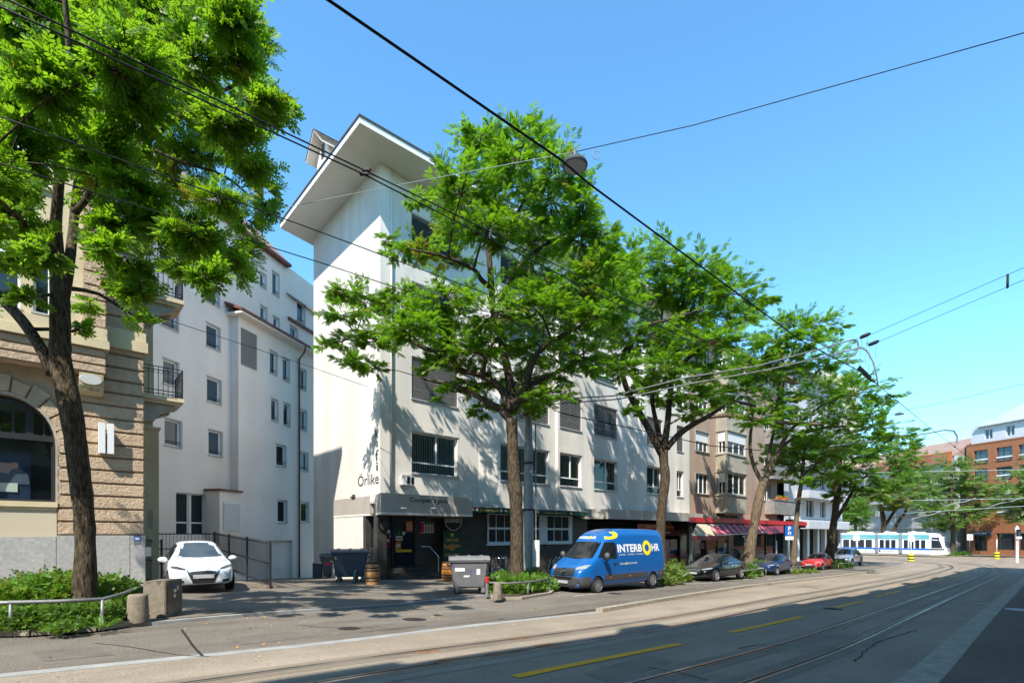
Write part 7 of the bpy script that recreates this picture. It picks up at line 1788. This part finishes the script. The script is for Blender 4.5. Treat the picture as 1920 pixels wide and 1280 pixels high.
c3 = [(1150, 500, 52, 34), (1185, 478, 50, 26), (1245, 490, 60, 36), (1310, 505, 62, 36), (1375, 550, 52, 32), (1415, 572, 30, 18), (1440, 560, 14, 10), (1150, 560, 58, 38), (1230, 560, 66, 42), (1305, 580, 66, 40), (1385, 598, 40, 28), (1345, 530, 40, 26), (1140, 615, 54, 34), (1205, 635, 60, 38), (1285, 640, 66, 40), (1350, 635, 56, 34), (1175, 690, 40, 26), (1255, 690, 56, 34), (1320, 690, 52, 28), (1150, 665, 40, 30), (1120, 690, 26, 18), (1240, 752, 36, 16), (1300, 740, 46, 20), (1285, 775, 30, 14), (1200, 738, 26, 18), (1340, 745, 26, 12), (1180, 520, 40, 30), (1225, 720, 34, 16), (1185, 770, 20, 10), (1120, 530, 40, 34), (1270, 540, 50, 34), (1345, 580, 46, 30)]
tree('locust_tree', 'spreading light green tree rising behind the blue van', (1238, 1085), 27.5,
     [(1238, 1092, 16), (1238, 1010, 12), (1241, 950, 11), (1247, 900, 12), (1245, 870, 11), (1243, 845, 12)],
     [[(1240, 850, 9), (1222, 815, 8), (1200, 775, 7.5), (1178, 735, 7), (1166, 695, 6, -.3), (1170, 660, 5, -.5), (1182, 630, 4, -.6), (1150, 600, 3, -.8)], [(1244, 845, 9), (1252, 790, 7.5), (1256, 740, 7), (1265, 700, 6), (1292, 670, 5), (1330, 645, 3.5)], [(1250, 840, 8), (1272, 815, 7), (1300, 795, 6.5), (1325, 782, 5, -.5), (1360, 760, 3, -.8)], [(1243, 840, 8), (1232, 800, 6, .6), (1222, 740, 5, .9), (1228, 680, 4, 1.1), (1240, 600, 3, 1.2), (1250, 520, 2, 1.3)],
      [(1166, 690, 5, -.3), (1200, 620, 4, -1), (1250, 600, 3.5, -1.3), (1320, 580, 2.5, -1.5)], [(1265, 700, 5), (1275, 640, 4, .8), (1300, 570, 3, 1.2), (1320, 520, 2, 1.4)]],
     c3, LEAF_MID, .3, [M['leaf_sophora'], M['leaf_yellow']], M['bark'], twigs=44, per=13, dspread=2.8, yellow=.01, zoff=.1, seed=13)
c4 = [(1490, 605, 44, 18), (1540, 600, 42, 18), (1570, 612, 18, 10), (1450, 640, 46, 26), (1515, 640, 48, 24), (1400, 690, 52, 28), (1480, 685, 62, 34), (1550, 680, 50, 26), (1600, 715, 30, 20), (1390, 735, 50, 24), (1460, 745, 58, 34), (1535, 735, 58, 34), (1610, 735, 46, 28), (1655, 745, 30, 14), (1340, 735, 30, 16), (1425, 785, 46, 20), (1500, 795, 58, 30), (1580, 790, 50, 34), (1640, 800, 46, 28), (1688, 818, 34, 14), (1705, 832, 16, 8), (1360, 760, 34, 18), (1440, 700, 40, 22), (1625, 770, 40, 20), (1375, 700, 30, 20), (1420, 665, 40, 22)]
tree('locust_tree', 'dense tree with a leaning forked trunk in front of the red shop', (1412, 1068), 36.5,
     [(1402, 1068, 17), (1406, 1030, 12), (1414, 985, 10), (1421, 945, 11), (1428, 915, 9), (1434, 897, 9)],
     [[(1430, 905, 5), (1414, 875, 4.5), (1407, 845, 4), (1407, 815, 3.5), (1411, 780, 3), (1400, 740, 2)], [(1434, 900, 7), (1448, 870, 5.5), (1462, 840, 5), (1478, 812, 4, -.4), (1500, 790, 3, -.8), (1540, 760, 2, -1)], [(1436, 895, 5), (1442, 850, 4, .5), (1452, 800, 3.5, .8), (1460, 740, 2.5, 1), (1490, 650, 1.6, 1.2)], [(1330, 782, 4.5, -1), (1370, 778, 5, -1), (1410, 785, 5.5, -1), (1440, 790, 5, -1), (1480, 792, 4, -1.2), (1540, 795, 3, -1.4)], [(1462, 840, 4), (1500, 815, 3.5, .6), (1560, 800, 3, 1), (1640, 800, 2, 1.4)]],
     c4, LEAF_MID, .34, [M['leaf_sophora'], M['leaf_yellow']], M['bark_pale'], twigs=52, per=12, dspread=3.2, yellow=.01, zoff=.1, seed=17)
c5 = [(1470, 885, 36, 14), (1510, 860, 40, 22), (1545, 850, 36, 20), (1480, 840, 40, 22), (1520, 825, 44, 20), (1550, 890, 30, 14), (1500, 900, 22, 10), (1440, 870, 24, 10), (1455, 850, 26, 14)]
tree('young_tree', 'slender young tree with a thin pale trunk beside the parking sign', (1487, 1062), 39,
     [(1487, 1064, 6.5), (1491, 1000, 5.5), (1497, 940, 5), (1503, 900, 4.5), (1507, 860, 3.5), (1512, 825, 2.5)], [[(1503, 905, 3), (1488, 880, 2.4), (1465, 868, 1.6)], [(1504, 895, 3), (1525, 872, 2.4), (1550, 862, 1.6)]], c5, LEAF_MID, .42, [M['leaf_sophora'], M['leaf_yellow']], M['bark_pale'], twigs=40, per=11, dspread=2, zoff=.1, seed=19)
c6 = [(1575, 850, 46, 26), (1630, 845, 46, 28), (1680, 850, 36, 22), (1565, 885, 40, 18), (1620, 890, 50, 26), (1665, 900, 40, 24), (1690, 880, 22, 20), (1600, 920, 36, 14), (1540, 905, 24, 12), (1560, 930, 26, 9), (1645, 920, 34, 16), (1610, 825, 40, 20), (1530, 870, 30, 14), (1695, 905, 14, 14)]
tree('street_tree', 'dark trunked tree shading the silver car at the bend', (1555, 1055), 47,
     [(1553, 1056, 10), (1559, 1010, 8), (1566, 960, 7.5), (1572, 905, 7), (1575, 860, 5)], [[(1566, 975, 4.5), (1585, 945, 4), (1602, 915, 3), (1625, 890, 2)], [(1573, 900, 4.5), (1600, 870, 3.5), (1640, 850, 2.5)], [(1574, 890, 4), (1565, 860, 3), (1550, 840, 2)]], c6, LEAF_MID, .46, [M['leaf_far'], M['leaf_lime']], M['bark'], twigs=52, per=11, dspread=3, zoff=.1, yellow=.03, seed=23)
c7 = [(1640, 935, 34, 14), (1680, 925, 34, 20), (1700, 895, 26, 24), (1715, 930, 22, 18), (1660, 950, 30, 9), (1610, 945, 24, 10), (1720, 865, 14, 18), (1705, 860, 22, 16)]
tree('lime_tree', 'yellow green tree with several dark leaning stems behind the tram', (1660, 1030), 104,
     [(1655, 1032, 6), (1657, 990, 5), (1655, 965, 5), (1650, 945, 4)], [[(1657, 990, 3.5), (1672, 965, 3), (1690, 940, 2)], [(1668, 1020, 4), (1680, 985, 3.5), (1700, 955, 3), (1708, 930, 2)]], c7, LEAF_FAR, .62, [M['leaf_lime'], M['leaf_yellow']], M['bark'], twigs=80, per=11, dspread=3, yellow=.2, zoff=.1, seed=29)
c8 = [(1785, 872, 30, 16), (1750, 890, 32, 20), (1805, 895, 36, 22), (1735, 920, 34, 20), (1780, 920, 44, 22), (1830, 920, 38, 22), (1860, 925, 20, 14), (1735, 955, 28, 16), (1775, 960, 44, 20), (1820, 962, 34, 18), (1785, 985, 44, 12), (1850, 945, 20, 12), (1760, 985, 30, 9)]
tree('maple_tree', 'pale green tree standing before the brick office behind the tram nose', (1785, 1042), 89,
     [(1785, 1045, 6), (1787, 1010, 5), (1786, 980, 4.5), (1784, 930, 3.5), (1785, 880, 2)], [[(1786, 975, 3), (1765, 950, 2.4), (1745, 920, 1.6)], [(1786, 970, 3), (1806, 945, 2.4), (1830, 920, 1.6)]], c8, LEAF_FAR, .55, [M['leaf_pale'], M['leaf_far']], M['bark'], twigs=75, per=11, dspread=2.6, yellow=.5, zoff=.1, seed=31)
c9 = [(1895, 925, 30, 16), (1925, 905, 34, 22), (1905, 950, 32, 20), (1880, 945, 20, 12), (1935, 950, 30, 30), (1950, 890, 40, 30), (1960, 940, 40, 40), (1915, 975, 20, 10)]
tree('maple_tree', 'yellowish green tree reaching in at the right edge before the brick office', (1945, 1050), 78, [(1945, 1052, 6), (1944, 1000, 5), (1942, 950, 4), (1940, 900, 3)], [[(1943, 970, 3), (1920, 945, 2.4), (1895, 930, 1.6)]], c9, LEAF_FAR, .52, [M['leaf_pale'], M['leaf_far']], M['bark'], twigs=70, per=11, dspread=2.4, yellow=.3, zoff=.1, seed=37)
tree('bushy_tree', 'small dark green tree left of the tram behind the house corner', (1604, 1030), 100, [(1604, 1035, 4), (1604, 990, 3), (1604, 960, 2)], [], [(1604, 945, 24, 18), (1600, 975, 24, 18), (1612, 962, 22, 16), (1590, 960, 20, 20), (1600, 1000, 18, 14)], LEAF_FAR, .6, [M['leaf_far'], M['leaf_big']], M['bark'], twigs=80, per=11, dspread=1.5, zoff=.1, seed=41)

# planted beds
def bush(name, label, cells, H, tpl, lsize, mats, n, dz, group='planted beds', mixf=.2):
    """a low mass of leaves over a patch of ground; cells are (px, py, radius m, height m) mounds"""
    p0 = ground(cells[0][0], cells[0][1], dz); T = thing(name, label, 'plants', PZ(p0, dz), 0, group)
    P, D, S, MI = [], [], [], []; st = MB(); tot = sum(c[2] ** 2 for c in cells)
    for px, py, r, h in cells:
        c = PZ(ground(px, py, dz), dz) - T.location
        k = int(n * r * r / tot)
        for _ in range(k):
            a = random.uniform(0, 2 * math.pi); q = random.random() ** .5
            hh = h * (1 - q ** 2.2) ** .6 if q < 1 else 0
            t = random.uniform(.35, 1.0) if random.random() < .75 else random.uniform(.05, .5)
            pos = c + Vector((r * q * math.cos(a), r * q * math.sin(a), max(.02, hh * t + random.uniform(-.03, .07))))
            out = Vector((math.cos(a) * q, math.sin(a) * q, .5)) + Vector((random.gauss(0, .5), random.gauss(0, .5), random.gauss(0, .35)))
            P.append(tuple(pos)); D.append(tuple(out)); S.append(lsize * random.uniform(.6, 1.2)); MI.append(1 if random.random() < mixf else 0)
        for _ in range(14):
            a = random.uniform(0, 6.28); q = random.random() * .7; b = c + Vector((r * q * math.cos(a), r * q * math.sin(a), 0)); st.tube([b, b + Vector((random.uniform(-.1, .1), random.uniform(-.1, .1), h * .8))], [.012, .006], 4)
    tag(st.build('stems', MT['bark'], T), kind='stuff'); leaf_mesh('leaves', P, D, S, tpl, mats, MI, T)
    return T
def bed(pxs, dz, hgt, kerb=True):
    pts = [PZ(ground(x, y, dz), dz) for x, y in pxs]; mb = MB(); n = len(pts)
    c = sum(pts, Vector()) / n
    mb.add([p + Vector((0, 0, .02)) for p in pts] + [c + Vector((0, 0, hgt))], [(i, (i + 1) % n, n) for i in range(n)]); tag(mb.build('soil_bed', MT['soil']), kind='structure')
    mb = MB()
    for i in range(n):
        a, b_ = pts[i], pts[(i + 1) % n]; d = (b_ - a); d.z = 0
        if d.length < .01: continue
        d.normalize(); o = Vector((-d.y, d.x, 0)) * .07
        vs = [a - o, b_ - o, b_ + o, a + o]; mb.add([q + Vector((0, 0, -.05)) for q in vs] + [q + Vector((0, 0, .045)) for q in vs], [(4, 5, 6, 7), (0, 1, 5, 4), (1, 2, 6, 5), (2, 3, 7, 6), (3, 0, 4, 7)])
    tag(mb.build('bed_kerb', MT['kerb_granite']), kind='structure')
bed([(-60, 1186), (60, 1184), (180, 1176), (246, 1166), (262, 1140), (236, 1120), (100, 1118), (-60, 1125)], PH, .08)
bush('hedge', 'dense glossy green hedge around the left tree behind a low tube rail', [(-70, 1160, .8, 0.64), (-10, 1160, .75, 0.64), (45, 1158, .72, 0.68), (95, 1154, .74, 0.78), (140, 1150, .75, 0.79), (185, 1146, .7, 0.71), (222, 1140, .5, 0.59), (120, 1133, .7, 0.76), (60, 1137, .7, 0.71), (210, 1130, .6, 0.61)], .8, LEAF_ROS, .15, [M['leaf_hedge'], M['leaf_lime']], 5200, PH + .02, mixf=.28)
bush('ground_cover', 'fine leaved ground cover spilling over the kerb below the left hedge', [(-40, 1178, .42, .3), (10, 1178, .42, .33), (55, 1177, .4, .34), (100, 1175, .4, .36), (145, 1172, .38, .35), (185, 1168, .36, .35), (225, 1159, .3, .38), (120, 1183, .22, .1)], .35, LEAF_ROS, .075, [M['leaf_hedge'], M['leaf_ivy']], 5200, PH + .02, mixf=.5)
p = PZ(ground(193, 1180, PH), PH); T = thing('fern', 'small feathery weed growing at the foot of the low rail post', 'plant', p)
P, D, S = [], [], []
for i in range(16): a = random.uniform(0, 6.28); P.append((random.gauss(0, .03), random.gauss(0, .03), .03)); D.append((math.cos(a), math.sin(a), random.uniform(.2, 1.2))); S.append(random.uniform(.18, .32))
leaf_mesh('fronds', P, D, S, pinnate(7, .22, .045), [M['leaf_hedge']], None, T)
bed([(925, 1122), (975, 1121), (1030, 1112), (1040, 1103), (1015, 1092), (950, 1094), (920, 1108)], PH + .06, .08)
bush('ivy_bed', 'variegated ivy filling the bed under the middle tree', [(935, 1112, .55, .5), (960, 1112, .6, .6), (990, 1109, .6, .6), (1015, 1105, .55, .5), (975, 1100, .7, .7), (945, 1102, .6, .6), (1000, 1098, .6, .65), (930, 1105, .4, .5)], .6, LEAF_ROS, .16, [M['leaf_hedge'], M['leaf_ivy']], 3600, PH + .06, mixf=.35)
bush('shrub', 'pale green leafy shrub in the bed between the van and the black saloon', [(1258, 1094, .55, .9), (1275, 1090, .5, .8), (1265, 1087, .6, 1.1), (1246, 1097, .4, .5), (1284, 1086, .4, .7)], .8, LEAF_ROS, .19, [M['leaf_ivy'], M['leaf_lime']], 1500, KH, mixf=.4)
bush('shrub', 'leafy shrub at the foot of the leaning trunk behind the black saloon', [(1408, 1080, .5, .8), (1424, 1076, .55, .95), (1398, 1083, .4, .5), (1436, 1077, .4, .6)], .8, LEAF_ROS, .19, [M['leaf_ivy'], M['leaf_hedge']], 1100, KH, mixf=.4)
bush('grass_bed', 'low bright green grass patch between the blue and red hatchbacks', [(1480, 1075, .7, .16), (1500, 1073.5, .7, .18), (1518, 1072, .6, .15)], .2, LEAF_ROS, .14, [M['leaf_hedge'], M['leaf_lime']], 700, KH, mixf=.6)
bush('shrub', 'low shrub between the red hatchback and the silver car', [(1567, 1066, .6, .6), (1583, 1064.5, .6, .55), (1575, 1063, .6, .65)], .6, LEAF_ROS, .2, [M['leaf_ivy'], M['leaf_hedge']], 500, KH, mixf=.4)
bush('shrub', 'small green shrub strip in front of the tram nose by the brick office', [(1795, 1041, 1.0, .5), (1806, 1040, 1.0, .5), (1788, 1042, .8, .4)], .6, LEAF_ROS, .3, [M['leaf_far'], M['leaf_ivy']], 300, .05, mixf=.4)
# ================================================================ overhead line
def wire(name, label, pts, r=.012, m='wire_black', cat='wire', group='overhead tram wires', sag=0.0, n=10):
    P = [Vector(p) for p in pts]; out = []
    for a, b in zip(P, P[1:]):
        for i in range(n): t = i / n; q = a.lerp(b, t); q.z -= sag * 4 * t * (1 - t); out.append(q)
    out.append(P[-1]); o0 = out[0].copy()
    mb = MB(); mb.tube([q - o0 for q in out], r, 6)
    o = mb.build(name, MT[m], None, smooth=True); o.location = o0
    return tag(o, label, cat, group)
def V_(px, py, v): return on_v(px, py, v)
w1 = [V_(585, -20, 3.3), V_(615, 0, 3.3), V_(1052, 300, 3.3), V_(1105, 345, 3.35), V_(1500, 637, 3.6)]
e1 = [V_(1500, 637, 3.6), V_(1620, 700, 3.8), V_(1745, 803, 4.6), V_(1855, 886, 5.6)]
wire('contact_wire', 'heavy black contact wire running from the top middle down past the hanging lamp', w1 + e1[1:], .0105)
wire('contact_wire', 'upper of two close black wires crossing in front of the overhanging roof corner', [V_(-10, -12, 6.4), V_(680, 318, 6.4), V_(860, 405, 6.5), V_(1230, 590, 6.8), V_(1420, 690, 7.4), V_(1600, 790, 8.2)], .0095)
wire('contact_wire', 'lower of two close black wires crossing in front of the overhanging roof corner', [V_(-10, 8, 6.4), V_(680, 326, 6.4), V_(880, 428, 6.5), V_(1250, 618, 6.8), V_(1440, 715, 7.4)], .0095)
wire('contact_wire', 'thin dark wire entering at the left edge above the tree fork', [V_(-10, 215, 8), V_(560, 420, 8), V_(830, 520, 8), V_(1180, 650, 8.2), V_(1400, 740, 8.6)], .0085)
wire('contact_wire', 'thin dark wire entering at the left edge across the tree trunk', [V_(-10, 303, 9), V_(600, 492, 9), V_(860, 578, 9), V_(1040, 625, 9)], .0085)
wire('span_wire', 'faint thin wire crossing the white rear house towards the corner house', [atY(200, 555, 14), atY(250, 578, 15), atY(560, 680, 20), atY(690, 725, 21.5)], .01)
k_ = V_(683, 322, 6.4); T = thing('wire_clamp', 'black clamp joining the two close wires before the roof corner', 'clamp', k_)
mb = MB(); mb.box(-.06, .06, -.02, .02, -.05, -.01); mb.box(-.03, .08, -.02, .02, .0, .04); mb.build('clamp_body', MT['wire_black'], T, bevel=.01); mb = MB(); mb.tube([(-.05, 0, -.04), (.0, .05, .06), (.08, 0, .03)], .02); mb.build('clamp_bolt', MT['patch_brown'], T)
# lamps hung on span wires
def lamp(label, px, py, Y, R_, tilt):
    p = atY(px, py, Y); T = thing('hanging_lamp', label, 'street lamp', p, 0, 'lamps hung over the street')
    mb = MB(); mb.lathe([(R_ * .2, .16), (R_ * .55, .14), (R_ * .9, .06), (R_, 0), (R_ * .97, -.03), (R_ * .88, -.03)], n=32); mb.T = None; h_ = mb.build('housing', MT['plastic_grey'], T, smooth='auto')
    mb = MB(); mb.lathe([(R_ * .87, -.032), (R_ * .86, -.036)], n=32); g_ = mb.build('lamp_glass', MT['tower_grey'], T)
    mb = MB(); mb.tube([(0, 0, .15), (0, 0, .32)], .03); mb.build('hanger', MT['galvanised'], T)
    return T, p
L1, p1_ = lamp('round grey lamp hung on the wire above the street before the tree top', 1078, 310, 11.4, .285, 0)
L2, p2_ = lamp('small round lamp hung far off above the bend', 1686, 776.5, 52, .42, 0)
wire('span_wire', 'pale span wire rising from the hanging lamp to the upper right edge', [p1_ + Vector((0, 0, .3)), atY(1300, 235, 10.9), atY(1920, 62, 9.6), atY(2100, 10, 9.2)], .009, 'wire_black', sag=.0)
wire('span_wire', 'pale green span wire from the hanging lamp to the brown house', [p1_ + Vector((0, 0, .3)), atY(720, 352, 13.2), atY(530, 390, 14.6), atY(330, 428, 16.2)], .008, 'wire_pale')
r_ = atY(1119, 291, 11.3); mb = MB(); mb.tube([(.09 * math.cos(t), 0, .09 * math.sin(t)) for t in [2 * math.pi * i / 20 for i in range(21)]], .009, 6); o = mb.build('cable_loop', MT['galvanised']); o.location = r_; tag(o, 'small loop of spare cable beside the hanging lamp', 'cable')
wire('span_wire', 'thin span wire holding the far lamp above the bend', [p2_ + Vector((0, 0, .3)), atY(1755, 757, 50), atY(1925, 718, 46)], .02)
wire('span_wire', 'thin span wire falling from the far lamp into the trees', [p2_ + Vector((0, 0, .3)), atY(1660, 782, 53), atY(1560, 800, 55)], .02)
# pull-off assembly in front of the trees
def arm(label, pts, r, m='bin_grey'): return wire('pull_off_arm', label, pts, r, m, 'arm', 'pull-off arms', n=3)
Ya = 20
ma = [atY(1000, 750, 21.9), atY(1150, 742, 21.4), atY(1285, 708, 20.6), atY(1420, 686, 20), atY(1530, 656, 19.6), atY(1600, 636, 19.2)]
mb_ = [atY(1000, 760, 21.9), atY(1160, 748, 21.4), atY(1300, 718, 20.6), atY(1440, 693, 20), atY(1560, 665, 19.6), atY(1614, 651, 19.2)]
arm('upper of two slender grey arms reaching from the mast over the street', ma + [atY(1608, 640, 19.2), atY(1610, 652, 19.2), atY(1604, 664, 19.1), atY(1592, 670, 19), atY(1589, 683, 19)], .027)
arm('lower of two slender grey arms reaching from the mast over the street', mb_ + [atY(1626, 658, 19.1), atY(1636, 676, 19), atY(1643, 700, 18.9), atY(1646, 720, 18.9)], .027)
wire('span_wire', 'upper of two span wires with insulators at the right edge', [atY(1612, 636, 19.2), atY(1886, 516, 17.5), atY(1960, 485, 17)], .0095)
wire('span_wire', 'lower of two span wires with insulators at the right edge', [atY(1630, 648, 19.2), atY(1888, 538, 17.5), atY(1960, 508, 17)], .0095)
a, b = atY(1889.5, 514, 17.5), atY(1889, 540, 17.5); mb = MB(); mb.tube([(0, 0, 0), a - b], .035); o = mb.build('spacer_rod', MT['plastic_dark']); o.location = b; tag(o, 'short dark spacer rod between the two span wires at the right edge', 'rod')
for i, (x, y, up) in enumerate(((1622, 629, 'upper'), (1638, 643, 'lower'))):
    p = atY(x, y, 19.1); T = thing('insulator', 'black ' + up + ' insulator at the end of its span wire', 'insulator', p, 0, 'insulators on the span wires'); mb = MB(); d = (atY(x + 12, y - 5, 19) - p).normalized(); mb.tube([-d * .18, -d * .1, d * .1, d * .18], [.03, .07, .07, .03], 10); mb.build('body', MT['wire_black'], T, smooth='auto')
    mb = MB()
    for q in (-6, 5): mb.tube([atY(x + q, y + 3, 19.1) - p, atY(x + q - 5, y + 58 + 8 * i, 19.0) - p], .006, 4)
    mb.build('hanger_wire', MT['wire_black'], T)
p = atY(1621, 699, 19); T = thing('wire_clamp', 'black section insulator hanging on the contact wire at the upper right', 'clamp', p); d = (atY(1640, 714, 19) - p); d.normalize()
mb = MB(); mb.tube([-d * .3, d * .3], [.06, .05], 8); mb.tube([-d * .25 + Vector((0, 0, .1)), d * .15 + Vector((0, 0, .06))], .035, 6); mb.tube([-d * .1 - Vector((0, 0, .09)), d * .35 - Vector((0, 0, .07))], .035, 6); mb.build('clamp_body', MT['wire_black'], T)
p = atY(1400, 755, 22); T = thing('wire_clamp', 'dark clamp with loose cables in the tree crown over the street', 'clamp', p)
mb = MB(); mb.tube([(-.5, 0, .1), (-.2, 0, 0), (.1, 0, -.05), (.4, 0, -.15)], [.05, .09, .08, .04], 8); mb.build('clamp_body', MT['wire_black'], T); mb = MB(); mb.tube([(-.5, 0, .15), (-.3, 0, .35), (.1, 0, .3), (.45, 0, .05), (.6, 0, -.1)], .025, 6); mb.build('loose_cable', MT['galvanised'], T)
wire('feeder_cable', 'dark cable falling from the mast behind the tree to the right', [atY(1040, 770, 21.9), atY(1100, 785, 21.7), atY(1210, 808, 21.4), atY(1330, 835, 22), atY(1470, 848, 24)], .02)
# far bracket arm
arm('long pale arm with a hooked end above the bend', [atY(1470, 848, 40), atY(1560, 836, 42), atY(1660, 824, 44), atY(1740, 812, 46), atY(1770, 806, 46.5), atY(1788, 807, 46.8), atY(1795, 818, 46.8), atY(1794, 830, 46.8), atY(1790, 838, 46.8)], .075, 'galvanised')
for i, (y0, y1, x0, lab) in enumerate(((886, 880, 1615, 'topmost of the level wires before the trees at the junction'), (938, 934, 1700, 'middle of the level wires before the trees at the junction'), (962, 948, 1690, 'lowest of the level wires before the trees at the junction'))):
    wire('span_wire', lab, [atY(x0, y0, 70), atY(1925, y1, 64)], .035, 'wire_pale')
for i, (x, y, lab) in enumerate(((1735, 970, 'leftmost of three thin white arms over the junction'), (1800, 945, 'middle of three thin white arms over the junction'), (1885, 945, 'rightmost of three thin white arms over the junction'))):
    arm(lab, [atY(x - 32, y + 6, 66), atY(x - 10, y - 2, 65.5), atY(x + 10, y - 5, 65), atY(x + 30, y - 12, 64.5)], .06, 'galvanised')
wire('span_wire', 'thin wire rising over the brown roof to the attic corner', [atY(1500, 800, 60), atY(1700, 833, 64), atY(1822, 799, 90)], .02)
